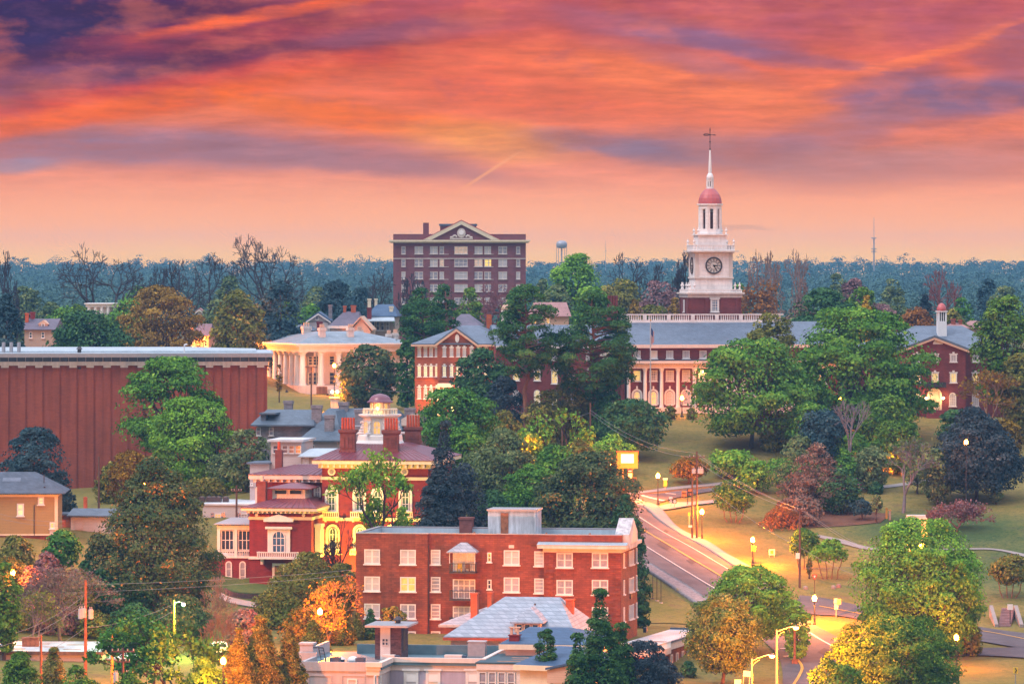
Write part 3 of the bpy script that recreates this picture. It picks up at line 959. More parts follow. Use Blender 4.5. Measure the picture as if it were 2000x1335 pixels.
for xx in (xl + .05, xr - .05): cp.tube((xx, -.7, b.Z(1115, xl, 0) + 1), (xx, -.7, zc - .1), .05)
b.part('canopy_post', cp, 'white')
b.part('drainpipe', MB().tube((b.X(836, .4), .45, -2), (b.X(836, .4), .45, b.Z(1064, 8, 0)), .11, n=6), 'metal_dark')
ph = MB(); xa, xb = b.X(953, 8), b.X(1046, 8)
zh = b.Z(995.5, (xa + xb) / 2, 8)
b.part('roof_house', MB().box(xa, xb, 8, 12.5, zt - 1.6, zh - .12), 'peeling')
b.part('roof_house_cap', MB().box(xa - .15, xb + .15, 7.85, 12.65, zh - .119, zh + .1), 'metal_grey')
b.part('rusty_door', MB().box(b.X(978, 8), b.X(993, 8), 7.93, 7.999, zt - 1.34, zh - .35), 'rusty')
xa, xb = b.X(897, 13), b.X(921, 13)
b.part('chimney', MB().box(xa, xb, 13, 14.6, zt - 2, b.Z(1014, xa, 13)).box(xa - .1, xb + .1, 12.9, 14.7, b.Z(1014, xa, 13) + .001, b.Z(1010, xa, 13)), 'brick_chimney')
for px in (921, 1062, 1147):
    xa = b.X(px, 5)
    b.part('roof_vent', MB().cyl(xa, 5, zt - 1.35, zt - .35, .16, n=8).tube((xa, 5, zt - .4), (xa + .45, 5, zt - .1), .14, .2, 8), 'rusty')
for px in (805, 845, 870, 940, 1100, 1130):
    xa = b.X(px, 9)
    b.part('roof_hatch', MB().box(xa - .6, xa + .6, 9, 10, zt - 1.36, zt - .95), 'white')
for r, dy in enumerate((0, 53, 106)):
    for px, t0, w in ((1218, 1079, .9), (1229, 1075, .8), (1232.5, 1074, .8), (1236, 1073, .8), (1242.5, 1070, .8)):
        b.swin(px, t0 + dy * (1 if r < 2 else 1), t0 + 28 + dy, w, x3, pane='blind_pale', nx=1, ny=2)
b.part('wall_sign', MB().box(x3 + .002, x3 + .1, 7.5, 9.2, b.Z(1168, x3, 8), b.Z(1158, x3, 8)), 'black')
for k in range(2):
    t = thing('balcony_chair', ('yellow chair on the lit upper balcony of the brick apartments', 'pale wooden chair beside the yellow one on the upper balcony')[k], 'chair', (0, 0, 0), 0, 'chairs on the balcony')
    xx = xl + 1.15 + k * .95; zf = b.Z(1115, xl, .6)
    wx, wy = b.X0 + xx * b.c - (-.2) * b.s, b.Y0 + xx * b.s + (-.2) * b.c
    t.location = (wx, wy, b.zb + zf - .02); t.rotation_euler = (0, 0, b.a)
    mt = ('chair_yellow', 'twig_orange')[k]
    MB().box(-.28, .28, -.25, .25, .4, .46).build('seat', mt, t)
    MB().box(-.28, .28, .25, .31, .46, 1.05).build('backrest', mt, t)
    for sx in (-.24, .24):
        for sy in (-.21, .21): MB().box(sx - .03, sx + .03, sy - .03, sy + .03, 0, .4).build('leg', mt, t)

# ============ lavender corner building in front
b = Bld('corner_building', 'lavender stucco corner building with teal flat roof and white cornice', 'building', 590, 488, -9.4, drop=-6.0)
xw = b.X(715); xe = b.X(941, 6.5)
zr = b.Z(1291, 4, 0)
zcn = b.Z(1289, xw, 0)
yb = 22.0
b.part('wall', MB().box(0, xw, 0, yb, -2, zr - 1.0).box(xw - .3, xw + 1.3, .02, 7, -2, zcn - 1.5).box(xw + 1.3, xe, 6.5, yb - 2, -2, zcn - 1.5), 'stucco_grey')
b.part('front_wall', MB().box(xw + 1.31, xe - .02, 6.44, 6.499, -2, zcn - 1.52), 'stucco_lilac')
b.part('parapet', MB().box(-.15, xw + .02, -.15, .2, zr - .999, zr - .05).box(-.15, .2, .2, 6.5, zr - .999, zr - .05).box(-1.9, -1.55, 6.5, yb, zr - 2.2, zr + .35).box(-1.55, .2, 6.5, 6.85, zr - 2.2, zr + .35), 'stucco_grey')
b.part('side_wall', MB().box(-1.9, -.001, 6.5, yb, -2, zr - 2.21), 'stucco_grey')
b.part('roof', MB().box(.2, xw + .0, .2, yb, zr - .999, zr - .8).box(xw + .001, xe + .2, 6.6, yb - 2, zr - 1.02, zr - .81).box(xw + .001, xw + 1.4, .25, 6.599, zr - 1.02, zr - .81).box(-1.549, .199, 6.9, yb, zr - 1.02, zr - .83), 'roof_membrane')
b.part('roof_curb', MB().box(xw + .03, xw + 1.7, .0, .4, zr - .808, zr - .15).box(xw + 1.3, xw + 1.7, .4, 6.5, zr - .808, zr - .15).box(xw + 1.701, xe + .3, 6.1, 6.5, zr - .808, zr - .15).box(xe - .1, xe + .3, 6.501, yb - 2, zr - .808, zr - .15).box(2, xe + .3, yb - 2.4, yb - 2, zr - .80, zr + .25), 'roof_membrane')
co = MB()
for i, (d, a, c_) in enumerate(((.15, .0, .55), (.3, .56, .9), (.5, .91, 1.4))):
    z0, z1 = zcn - 1.55 + a, zcn - 1.55 + c_
    co.box(xw + .03, xw + 1.3 + d, -d, .0, z0, z1).box(xw + 1.301, xw + 1.3 + d, .001, 6.5 - d, z0, z1).box(xw + 1.301 + d, xe + d, 6.5 - d, 6.499, z0, z1).box(xe + .001, xe + d, 6.5, yb - 2, z0, z1)
b.part('cornice', co, 'cream_pink')
for px0, px1 in ((597, 650), (662, 715)):
    xa, xb = b.X(px0 + 5), b.X(px1 - 2)
    zz = b.Z(1317, xa)
    b.part('blind_panel', MB().box(xa, xa + .12, -.08, -.001, -1, zz).box(xb - .12, xb, -.08, -.001, -1, zz).box(xa + .12, xb - .12, -.08, -.001, zz - .12, zz), 'stucco_grey')
for px, py in ((626, 1308), (688, 1309)):
    xa = b.X(px); z = b.Z(py, xa)
    b.part('wall_vent', MB().box(xa - .42, xa + .42, -.06, -.001, z - .22, z + .22), 'curtain_grey')
for px, py in ((803, 1298), (923, 1299)):
    xa = b.X(px, 6.4); z = b.Z(py, xa, 6.4)
    b.part('wall_vent', MB().box(xa - .4, xa + .4, 6.36, 6.439, z - .2, z + .2), 'curtain_grey')
b.win(688, 1324, 1350, 20, -.005, pane='blind_pale', nx=1, ny=2, fw=.16)
for px, pn in ((803, 'blind_pale'), (846, 'lit_dim'), (924, 'blind_pale')):
    b.win(px, 1309, 1350, 29, 6.43, pane=pn, nx=1, ny=2, fw=.28, hood='flat')
    xa = b.X(px, 6.43); zz = b.Z(1311, xa, 6.4)
    b.part('shade', MB().box(xa - .55, xa + .55, 6.36, 6.40, zz - 1.05, zz - .1), 'white_bright')
for px in (731.5, 742):
    b.swin(px, 1318, 1350, 1.0, xw + 1.3, pane='blind_pale', nx=1, ny=2, fw=.16, fr='white')
b.part('drainpipe', MB().tube((xe - .25, 6.3, -1), (xe - .25, 6.3, zcn - 1.9), .1, n=6), 'steel_pale')
xh0, xh1, yh = b.X(741, 15), b.X(792, 15), 12.5
zh = b.Z(1219, xh0, 14)
b.part('stair_house', MB().box(xh0, xh1, yh, yh + 4, zr - .9, zh - .1), 'brick_brown')
b.part('stair_house_roof', MB().box(xh0 - .9, xh1 + .9, yh - 1.2, yh + 5.2, zh - .099, zh + .12), 'metal_grey')
b.part('stair_house_vent', MB().cyl((xh0 + xh1) / 2 + .6, yh + 2.5, zh + .12, zh + .5, .3, .35, 10).cyl((xh0 + xh1) / 2 + .6, yh + 2.5, zh + .5, zh + .85, .55, .2, 10), 'metal_dark')
xd = (xh0 + xh1) / 2 - .3
b.part('door', MB().box(xd - .55, xd + .55, yh - .08, yh - .001, zr - .85, zh - .2), 'white')
window(b.o, xd, zr + .75, .7, .75, yh - .085, pane='glass_dark', nx=2, ny=2, fw=.06, sill=0, name='door_window')
b.part('side_opening', MB().box(xh1 + .001, xh1 + .05, yh + 1.2, yh + 2.2, zr + .1, zh - .4), 'wood_fence')
xa = b.X(615, 13)
b.part('chimney', MB().box(-1.85, -.4, 7.5, 9, zr - 1, zr + 1.1).box(-1.95, -.3, 7.4, 9.1, zr + 1.101, zr + 1.3), 'stucco_grey')
ROOFTOP = (b, zr - .8, xw, xe)
# glazed sun porch on the right end
xs0, xs1 = xe + .02, xe + 5.4
zp = b.Z(1291, xs0, 5)
b.part('porch_wall', MB().box(xs0, xs1, 3.2, 14, -2, zp - .4), 'white')
b.part('porch_roof', MB().box(xs0 - .1, xs1 + .25, 2.9, 14.3, zp - .05, zp + .1), 'roof_green')
b.part('porch_fascia', MB().box(xs0, xs1 + .2, 2.95, 3.19, zp - .7, zp - .051).box(xs1 + .001, xs1 + .2, 3.2, 14.2, zp - .7, zp - .051), 'cream_pink')
b.part('rust_patch', MB().box(xs1 - 3.4, xs1 - .4, 4.2, 4.9, zp + .101, zp + .115).box(xs1 - 2.2, xs1 - .6, 6.6, 7.2, zp + .101, zp + .115).box(xs1 - 2.6, xs1 - .5, 9, 9.6, zp + .101, zp + .115), 'roof_rust')
for i in range(4):
    window(b.o, xs0 + .65 + i * 1.02, zp - 3.1, .86, 2.2, 3.19, pane='curtain_grey', nx=1, ny=2, fw=.12, sill=0)
for i in range(10):
    window(b.o, xs1, zp - 3.1, .85, 2.2, 3.8 + i * 1.03, rz=math.pi / 2, pane='blind_pale', nx=1, ny=1, fw=.12, sill=0)

# rooftop equipment: things that stand on the roof
bb, zq, _, _ = ROOFTOP


def on_roof(x, y, z):
    return (bb.X0 + x * bb.c - y * bb.s, bb.Y0 + x * bb.s + y * bb.c, bb.zb + z)


def ac_unit(px, y, w, lab, m='metal_blue'):
    t = thing('air_conditioner', lab, 'air conditioner', on_roof(bb.X(px, y), y, zq), bb.a, 'air conditioners on the teal roof')
    MB().box(-w / 2, w / 2, -.45, .45, .12, .95).build('casing', m, t)
    MB().cyl(0, 0, .95, 1.0, w * .36, n=14).build('fan_grille', 'metal_dark', t)
    MB().box(-w / 2 + .05, w / 2 - .05, -.4, .4, 0, .119).build('stand', 'metal_dark', t)
    return t


ac_unit(655, 3.3, 1.05, 'blue box condenser nearest the left parapet of the teal roof')
ac_unit(704, 3.3, .95, 'dark condenser second from the left on the teal roof')
for px, y, w, lab in ((760, 7.6, 1.3, 'pale long unit standing before the white roof door'), (886, 8.6, 1.9, 'pale ribbed rooftop unit near the cornice middle')):
    t = thing('roof_unit', lab, 'rooftop unit', on_roof(bb.X(px, y), y, zq), bb.a, 'pale units on the teal roof')
    MB().box(-w / 2, w / 2, -.4, .4, .1, .95).build('casing', 'cream_pink', t)
    MB().box(w / 2 + .001, w / 2 + .45, -.38, .38, .1, .9).build('coil', 'metal_blue', t)
    MB().box(-w / 2, w / 2, -.41, -.401, .5, .54).build('seam', 'curtain_grey', t)
t = thing('roof_unit', 'tall pale metal box at the back edge of the teal roof', 'rooftop unit', on_roof(bb.X(932, 17), 17, zq), bb.a, 'pale units on the teal roof')
MB().box(-.95, .95, -.6, .6, 0, 1.7).build('casing', 'metal_grey', t); MB().box(-1.02, 1.02, -.67, .67, 1.701, 1.8).build('cap', 'steel_pale', t)
t = thing('roof_vent', 'rounded white vent dome in the middle of the teal roof', 'roof vent', on_roof(bb.X(690, 7), 7, zq), bb.a)
MB().box(-.7, .7, -.5, .5, 0, .22).build('base', 'metal_grey', t); MB().lathe(0, 0, [(.62, .22), (.6, .5), (.4, .7), (.1, .78)], 14).build('dome', 'white_bright', t, smooth=True)
t = thing('roof_vent', 'small cone capped vent pipe beside the vent dome', 'roof vent', on_roof(bb.X(668, 5.2), 5.2, zq), bb.a)
MB().cyl(0, 0, 0, .6, .3, n=10).build('pipe', 'metal_blue', t); MB().cyl(0, 0, .601, .95, .48, .05, 10).build('cap', 'cream_pink', t)
t = thing('roof_vent', 'low peaked vent at the foot of the roof door', 'roof vent', on_roof(bb.X(745, 5.5), 5.5, zq), bb.a)
MB().cyl(0, 0, 0, .18, .5, .5, 8).build('base', 'metal_grey', t); MB().cyl(0, 0, .181, .5, .55, .05, 8).build('cap', 'cream_pink', t)
t = thing('roof_ladder', 'black iron ladder hooped over the left parapet of the teal roof', 'ladder', on_roof(.45, 6.0, zq - .1), bb.a)
m = MB()
for sx in (0, .5): m.tube((sx, .4, 1.8), (sx + .5, -.1, 0), .05)
for i in range(5): m.tube((.1 + i * .1, .3 - i * .09, 1.5 - i * .32), (.6 + i * .1, .3 - i * .09, 1.5 - i * .32), .03)
m.path([(-.6, .4, 1.8), (.5, .4, 1.8)], .06)
m.build('rail', 'black', t)

# ============ shingle-roofed bungalow between them
b = Bld('bungalow', 'bungalow with pale blue shingle hip roof, dormer and brick chimneys', 'house', 868, 513, -9.4, drop=-3.0)
x0, x3 = b.X(866), b.X(1128)
zr, ze = b.Z(1166, 12, 9), b.Z(1243, 4, 0)
b.part('wall', MB().box(x0 + .7, x3 - .7, .7, 17.3, -3, ze - .2), 'pale_wall')
ridge = (b.X(986, 9), b.X(1094, 9), 8.6, 9.4)
b.part('roof', MB().frus((x0, x3, 0, 18), ridge, ze, zr, .3), 'shingle_pale')
b.part('eave', MB().box(x0 - .05, x3 + .05, -.06, -.001, ze - .42, ze - .1), 'terracotta')
b.part('side_roof', MB().frus((x0 - 2.2, x0 + 7, 9, 17.5), (x0 + 3.5, x0 + 7, 13, 13.6), ze + .6, zr - 1.2, .3), 'shingle_pale')
xd = b.X(1031, 1.5); zd = b.Z(1213, xd, 1.5)
b.part('dormer_roof', MB().frus((xd - 1.9, xd + 1.9, .6, 5.2), (xd - .1, xd + .1, 2.8, 5.0), zd, b.Z(1185, xd, 3), .15), 'shingle_pale')
b.part('dormer', MB().box(xd - 1.45, xd + 1.45, 1.1, 4.6, ze - .4, zd - .15), 'peach_wall')
for dx_ in (-.9, 0, .9):
    window(b.o, xd + dx_, zd - 1.0, .7, .75, 1.1, pane='glass_dark', nx=1, ny=1, sill=.05, fw=.07, fr='cream')
for px, pyt, pyb, w, y, lab in ((925.5, 1160, 1215, 13, 10, None), (956, 1158, 1202, 8.5, 8, None), (1112, 1172, 1212, 14, 8, None)):
    xa = b.X(px, y); sc = F / (b.Y0 + y); w2 = w / sc / 2
    zt_ = b.Z(pyt, xa, y)
    b.part('chimney', MB().box(xa - w2, xa + w2, y, y + 1.1, b.Z(pyb, xa, y) - 1.5, zt_).box(xa - w2 - .08, xa + w2 + .08, y - .08, y + 1.18, zt_ + .001, zt_ + .15), 'orange_brick')
b.part('vent_pipe', MB().cyl(b.X(1045, 7), 7, b.Z(1190, 12, 7), b.Z(1178, 12, 7), .1), 'metal_dark')

# ============ dark blue roofed house in front of the bungalow
b = Bld('blue_roof_house', 'low house with dark blue shingle hip roof and cream eaves', 'house', 1000, 496, -9.4, drop=-5.0)
x0, x1 = b.X(975), b.X(1165)
ze = b.Z(1258, 6, 0); zr = b.Z(1225, 6, 7)
b.part('wall', MB().box(x0 + .6, x1 - .6, .6, 13, -4, ze - .25), 'cream_pink')
b.part('roof', MB().frus((x0, x1, 0, 13.6), (b.X(1030, 6), x1 - 4, 6, 7.5), ze, zr, .15), 'roof_blue')
b.part('eave', MB().box(x0 - .05, x1 + .05, -.08, -.001, ze - .6, ze - .05), 'cream')
xa = b.X(1004, 1)
b.part('chimney', MB().box(xa - .55, xa + .55, 1.0, 2.0, ze - 1.0, b.Z(1241, xa, 1)).box(xa - .65, xa + .65, .9, 2.1, b.Z(1241, xa, 1) + .001, b.Z(1239, xa, 1)), 'brick_hay')
t = MB(); 
for sx in (-.35, .35): t.box(xa + sx - .12, xa + sx + .12, 1.3, 1.7, b.Z(1239, xa, 1) + .002, b.Z(1226, xa, 1))
t.box(xa - .6, xa + .6, 1.2, 1.8, b.Z(1226, xa, 1) + .001, b.Z(1224, xa, 1))
b.part('chimney_pots', t, 'peach_wall')

# ============ pavilion with lettering
b = Bld('pavilion', 'cream pavilion with dark blue roof, lettered pediment and columned porch', 'building', 1054, 482, -24, drop=-7.0)
x0, x1 = b.X(1010), b.X(1106)
ze = b.Z(1300, 3, 0)
zr = b.Z(1262, 3, 8)
b.part('wall', MB().box(x0 + .2, x1 - .1, .3, 14, -3, ze - .3), 'cream')
b.part('roof', MB().frus((x0 - .3, x1 + .5, -.2, 14.5), (x0 + 1.5, x1 - 1.5, 6.6, 7.4), ze, zr, .15), 'roof_blue')
b.part('eave', MB().box(x0 - .3, x1 + .5, -.35, -.201, ze - .55, ze - .02), 'cream')
xp0, xp1 = x1 + .55, b.X(1141, -1)
yp = 1.2
zt_ = b.Z(1293, xp0, 0)
b.part('porch_front', MB().yprism([(xp0 - 2.2, zt_ - 2.1), (xp1, zt_ - 2.1), (xp1, zt_ - .2), (xp1 - .9, zt_), (xp0 - 2.2, zt_ - .75)], -1.2, 5), 'peach_wall')
b.part('porch_roof', MB().yprism([(xp0 - 2.3, zt_ - .74), (xp1 - .9, zt_ + .01), (xp1 + .3, zt_ - .18), (xp1 + .3, zt_ + .02), (xp1 - .9, zt_ + .22), (xp0 - 2.3, zt_ - .5)], -1.5, 5.2), 'roof_blue')
cl = MB()
for i in range(4): cl.cyl(xp0 - 1.9 + i * (xp1 - xp0 + 1.8) / 3, -.8, -3, zt_ - 2.101, .22, .19, 10)
b.part('porch_columns', cl, 'cream')
for tx, dz in (('WILS', .95), ('LONG', 1.5)):
    lettering(b.o, tx, (xp0 + xp1) / 2 + .2, -1.23, zt_ - dz - .3, .62, 'metal_dark')

# ============ low brick building to the right
b = Bld('low_brick_building', 'low brick building with white flat roof and tall side windows', 'building', 1240, 543, -17, drop=-3.2)
x0, x1 = b.X(1225), b.X(1302)
DPT = 20
zt = b.Z(1253, x1, 0)
b.part('wall', MB().box(x0, x1, 0, DPT, -4, zt - .3), 'brick_red')
b.part('front_face', MB().box(x0 - .02, x1 + .02, -.15, -.001, -4, zt - 1.2), 'orange_brick')
b.part('cornice', MB().box(x0 - .1, x1 + .4, -.5, .0, zt - .9, zt - .25).box(x1 + .002, x1 + .45, .002, DPT, zt - .9, zt - .25), 'cream_pink')
b.part('roof', MB().box(x0 - .1, x1 + .5, -.55, DPT + .1, zt - .249, zt - .1), 'roof_white')
b.part('roof_edge', MB().box(x1 + .35, x1 + .55, -.55, DPT, zt - .099, zt + .12).box(x0 - .1, x1 + .3, DPT - .2, DPT + .1, zt - .099, zt + .12), 'slate_blue')
b.part('rust_stain', MB().box(x0 + 1, x1 - .5, .6, 2.2, zt - .098, zt - .085), 'roof_rust')
b.part('roof_vent', MB().box(b.X(1256, 14), b.X(1262, 14), 14, 14.6, zt - .1, zt + .5), 'metal_blue')
for i in range(7):
    window(b.o, x1, zt - 5.2, 1.0, 3.6, 2 + i * 2.6, rz=math.pi / 2, pane='curtain_grey', nx=1, ny=3, fr='cream_pink', fw=.16)
xq0, xq1 = b.X(1218, -5), b.X(1292, -5)
zq_ = b.Z(1264, xq1, -5)
b.part('porch', MB().box(xq0, xq1, -6, -.6, zq_ - 1.0, zq_ - .3), 'cream_pink')
b.part('porch_roof', MB().box(xq0 + .3, xq1 - .3, -5.7, -.6, zq_ - .299, zq_ - .2), 'roof_pale')
bl = MB()
for i in range(26):
    xx = xq0 + .1 + (xq1 - xq0 - .2) * i / 25
    bl.box(xx - .05, xx + .05, -6.0, -5.9, zq_ - .299, zq_ + .38)
for i in range(14):
    bl.box(xq1 - .1, xq1, -5.8 + i * .38, -5.7 + i * .38, zq_ - .299, zq_ + .38)
bl.box(xq0, xq1, -6.02, -5.88, zq_ + .381, zq_ + .5).box(xq1 - .12, xq1 + .02, -5.879, -.6, zq_ + .381, zq_ + .5)
b.part('balustrade', bl, 'white_bright')
cl = MB()
for i in range(4): cl.cyl(xq0 + .5 + i * (xq1 - xq0 - 1) / 3, -5.6, -4, zq_ - 1.0, .25, .2, 10)
b.part('porch_columns', cl, 'cream')
lb = MB().ball(0, 0, 0, .2)
o = lb.build('porch_lantern', 'white_glow', b.o, (xq1 - 2.2, -3.4, zq_ - 1.6))
lamp_light(b.o, (xq1 - 2.2, -4.4, zq_ - 2.2), 500, (1, .66, .22))

# ============ red brick Italianate mansion with cupola
b = Bld('brick_mansion', 'ornate red brick mansion with maroon metal roofs and white domed cupola', 'mansion', 629, 592, -9.0)
XE = b.X(836)
zc0, zc1 = b.Z(914, 8, 0), b.Z(899, 8, 0)
D = 18.0
b.part('wall', MB().box(0, XE, 0, D, -4, zc0), 'brick_hay')
b.part('cornice', MB().box(-.4, XE + .4, -.4, D + .4, zc0 + .001, zc0 + .55).box(-1.1, XE + 1.1, -1.1, D + 1.1, zc0 + .551, zc1), 'cream')
br = MB()
for i in range(18):
    xx = .2 + i * (XE - .6) / 17
    br.box(xx - .13, xx + .13, -1.0, -.401, zc0 + .1, zc0 + .55)
b.part('brackets', br, 'cream')
ch, cx_ = 8.4, b.X(744, 9)
zrt = b.Z(866, cx_, 6)
b.part('roof', MB().frus((-1.15, XE + 1.15, -1.15, D + 1.15), (cx_ - 3.4, cx_ + 3.4, ch - 3.2, ch + 3.2), zc1 + .1, zrt, .09), 'roof_maroon')
se = MB()
for i in range(24):      # standing seams on the front slope
    t = i / 23
    se.tube((-1.1 + t * (XE + 2.2), -1.15, zc1 + .1), (cx_ - 3.4 + 6.8 * t, ch - 3.2, zrt), .05, n=4)
b.part('roof_seams', se, 'roof_maroon')
b.part('string_course', MB().box(-.1, XE + .1, -.14, -.001, b.Z(937, 8), b.Z(931, 8)).box(-.1, XE + .1, -.2, -.001, b.Z(1017, 8), b.Z(1011, 8)), 'cream')
for px in (648, 703, 790):
    x = b.X(px); z = b.Z(920.5, x)
    b.part('round_window', MB().yprism([(x + .50 * math.cos(-t), z + .50 * math.sin(-t)) for t in np.linspace(0, 2 * math.pi, 16)[:-1]][::-1], -.16, -.001), 'white')
    b.part('round_pane', MB().yprism([(x + .30 * math.cos(-t), z + .30 * math.sin(-t)) for t in np.linspace(0, 2 * math.pi, 14)[:-1]][::-1], -.2, -.161), 'curtain_grey')
for px in (648, 702, 738, 792):
    b.win(px, 957, 997, 15.5, 0, pane='glass_green', nx=2, ny=3, arch=True, fw=.12, hood=None)
    x = b.X(px); z0, z1 = b.Z(998, x), b.Z(950, x)
    hw = .88
    fr = MB()
    fr.box(x - hw, x - hw + .3, -.16, -.001, z0, z1 - hw).box(x + hw - .3, x + hw, -.16, -.001, z0, z1 - hw)
    for i in range(9):
        a0_, a1_ = math.pi * i / 9, math.pi * (i + 1) / 9
        fr.yprism([(x + hw * math.cos(a0_), z1 - hw + hw * math.sin(a0_)), (x + hw * math.cos(a1_), z1 - hw + hw * math.sin(a1_)), (x + (hw - .3) * math.cos(a1_), z1 - hw + (hw - .3) * math.sin(a1_)), (x + (hw - .3) * math.cos(a0_), z1 - hw + (hw - .3) * math.sin(a0_))][::-1], -.16, -.001)
    fr.box(x - .16, x + .16, -.26, -.001, z1 - .18, z1 + .22)
    b.part('window_surround', fr, 'white')
    zb_ = b.Z(1010, x)
    bl = MB().box(x - 1.05, x + 1.05, -.85, -.002, zb_, zb_ + .14).box(x - 1.05, x + 1.05, -.85, -.7, zb_ + .65, zb_ + .8)
    for i in range(9): bl.box(x - 1.0 + i * .25 - .05, x - 1.0 + i * .25 + .05, -.82, -.74, zb_ + .14, zb_ + .65)
    bl.box(x - .85, x - .6, -.6, -.21, zb_ - .55, zb_ - .001).box(x + .6, x + .85, -.6, -.21, zb_ - .55, zb_ - .001)
    b.part('balcony', bl, 'cream')
for px in (650, 703, 765):
    b.win(px, 1030, 1070, 15, 0, pane='glass_green', nx=2, ny=3, arch=True, fw=.14)
    x = b.X(px); z1 = b.Z(1023, x); z0 = b.Z(1070, x)
    fr = MB().box(x - .9, x - .58, -.18, -.001, z0, z1 - .7).box(x + .58, x + .9, -.18, -.001, z0, z1 - .7)
    for i in range(9):
        a0_, a1_ = math.pi * i / 9, math.pi * (i + 1) / 9
        fr.yprism([(x + r_ * math.cos(a_), z1 - .9 + r_ * math.sin(a_)) for r_, a_ in ((.9, a0_), (.9, a1_), (.58, a1_), (.58, a0_))][::-1], -.18, -.001)
    b.part('window_surround', fr, 'cream')
    zb_ = b.Z(1082, x)
    bl = MB().box(x - 1.2, x + 1.2, -.9, -.002, zb_, zb_ + .15).box(x - 1.2, x + 1.2, -.9, -.75, zb_ + .6, zb_ + .75)
    for i in range(10): bl.box(x - 1.1 + i * .245 - .05, x - 1.1 + i * .245 + .05, -.86, -.78, zb_ + .15, zb_ + .6)
    b.part('balcony', bl, 'cream')
# cupola
zb0 = b.Z(866, cx_, ch); zb1 = b.Z(848, cx_, ch)
R8 = math.pi / 8
b.part('cupola_base', MB().lathe(cx_, ch, [(3.2, zrt - .5), (3.2, zb0 + .1), (3.0, zb0 + .5), (2.95, zb1 - .1), (2.8, zb1)], 8, R8), 'white_bright')
zd1 = b.Z(808, cx_, ch)
b.part('cupola_drum', MB().lathe(cx_, ch, [(2.25, zb1 + .001), (2.2, zd1 - .5)], 8, R8), 'white_bright')
b.part('cupola_cornice', MB().lathe(cx_, ch, [(2.3, zd1 - .499), (2.85, zd1 - .2), (2.85, zd1)], 8, R8), 'white_bright')
for i in range(8):                    # scroll buttresses on the corners
    sc_ = MB()
    a = R8 + i * math.pi / 4
    hh = zd1 - .5 - zb1
    for j in range(6):
        t = j / 6; r_ = 2.25 + .75 * (1 - t) ** 2 + (.25 if j in (0, 4) else 0)
        sc_.tube((cx_ + 2.1 * math.cos(a), ch + 2.1 * math.sin(a), zb1 + hh * (t + .08)), (cx_ + r_ * math.cos(a), ch + r_ * math.sin(a), zb1 + hh * (t + .08)), .2, .18, 6)
    b.part('cupola_scroll', sc_, 'white_bright')
for a in (0, -math.pi / 4, math.pi / 4, -math.pi / 2, math.pi / 2):
    rr = 2.34 * math.cos(R8)
    window(b.o, cx_ + rr * math.sin(a), b.Z(846.5, cx_, ch), 1.0, 1.75, ch - rr * math.cos(a), rz=a, pane='lit_orange', nx=2, ny=2, arch=True, sill=0, fw=.08)
zl0, zl1 = b.Z(798, cx_, ch), b.Z(786, cx_, ch)
bl = MB()
for i in range(28):
    a = 2 * math.pi * i / 28
    bl.box(cx_ + 2.2 * math.cos(a) - .05, cx_ + 2.2 * math.cos(a) + .05, ch + 2.2 * math.sin(a) - .05, ch + 2.2 * math.sin(a) + .05, zd1, zl0)
for i in range(16):
    a, a2 = 2 * math.pi * i / 16, 2 * math.pi * (i + 1) / 16
    bl.tube((cx_ + 2.2 * math.cos(a), ch + 2.2 * math.sin(a), zl0), (cx_ + 2.2 * math.cos(a2), ch + 2.2 * math.sin(a2), zl0), .09)
b.part('cupola_balustrade', bl, 'cream')
b.part('lantern_room', MB().cyl(cx_, ch, zd1 + .001, zl1, 1.38, 1.35, 8, R8), 'peach_wall')
for a in (-.8, .0, .8):
    window(b.o, cx_ + 1.3 * math.sin(a), zd1 + .45, .5, 1.0, ch - 1.33 * math.cos(a), rz=a, pane='lit_orange', nx=1, ny=1, sill=0, fw=.06, fr='cream')
b.part('dome', MB().lathe(cx_, ch, [(1.75, zl1), (1.7, zl1 + .15), (1.45, zl1 + .3), (1.35, zl1 + .55), (1.15, zl1 + .8), (.8, zl1 + 1.02), (.3, zl1 + 1.15), (.02, zl1 + 1.2)], 18), 'dome_plum', smooth=True)
o = MB().ball(0, 0, 0, .19).build('cupola_lamp', 'white_glow', b.o, (cx_, ch - 1.75, zl1 - .75))
lamp_light(b.o, (cx_, ch - 2.05, zl1 - .75), 160, (1, .60, .22), .15)
for px, y in ((680, 2.6), (764, 2.6), (807, 14)):
    x = b.X(px, y)
    pt, cp0, cp1, bs = {680: (815, 836, 847, 897), 764: (816, 837, 849, 897), 807: (810, 831, 842, 878)}[px]
    zz = [b.Z(v, x, y) for v in (pt, cp0, cp1, bs)]
    b.part('chimney', MB().box(x - 1.08, x + 1.08, y - .7, y + .7, zz[3] - 1.5, zz[3] + 1.2).box(x - .95, x + .95, y - .6, y + .6, zz[3] + 1.201, zz[2])
           .frus((x - .95, x + .95, y - .6, y + .6), (x - 1.15, x + 1.15, y - .75, y + .75), zz[2] + .02, zz[2] + .25, .01).box(x - 1.15, x + 1.15, y - .75, y + .75, zz[2] + .26, zz[1] - .15)
           .box(x - .7, x - .35, y - .67, y - .601, zz[3] + 1.5, zz[2] - .4).box(x - .17, x + .17, y - .67, y - .601, zz[3] + 1.5, zz[2] - .4).box(x + .35, x + .7, y - .67, y - .601, zz[3] + 1.5, zz[2] - .4), 'brick_chimney')
    po = MB()
    for i in range(5): po.cyl(x - .72 + i * .36, y, zz[1] - .149, zz[0], .17, .15, 8)
    b.part('chimney_pots', po, 'terracotta')
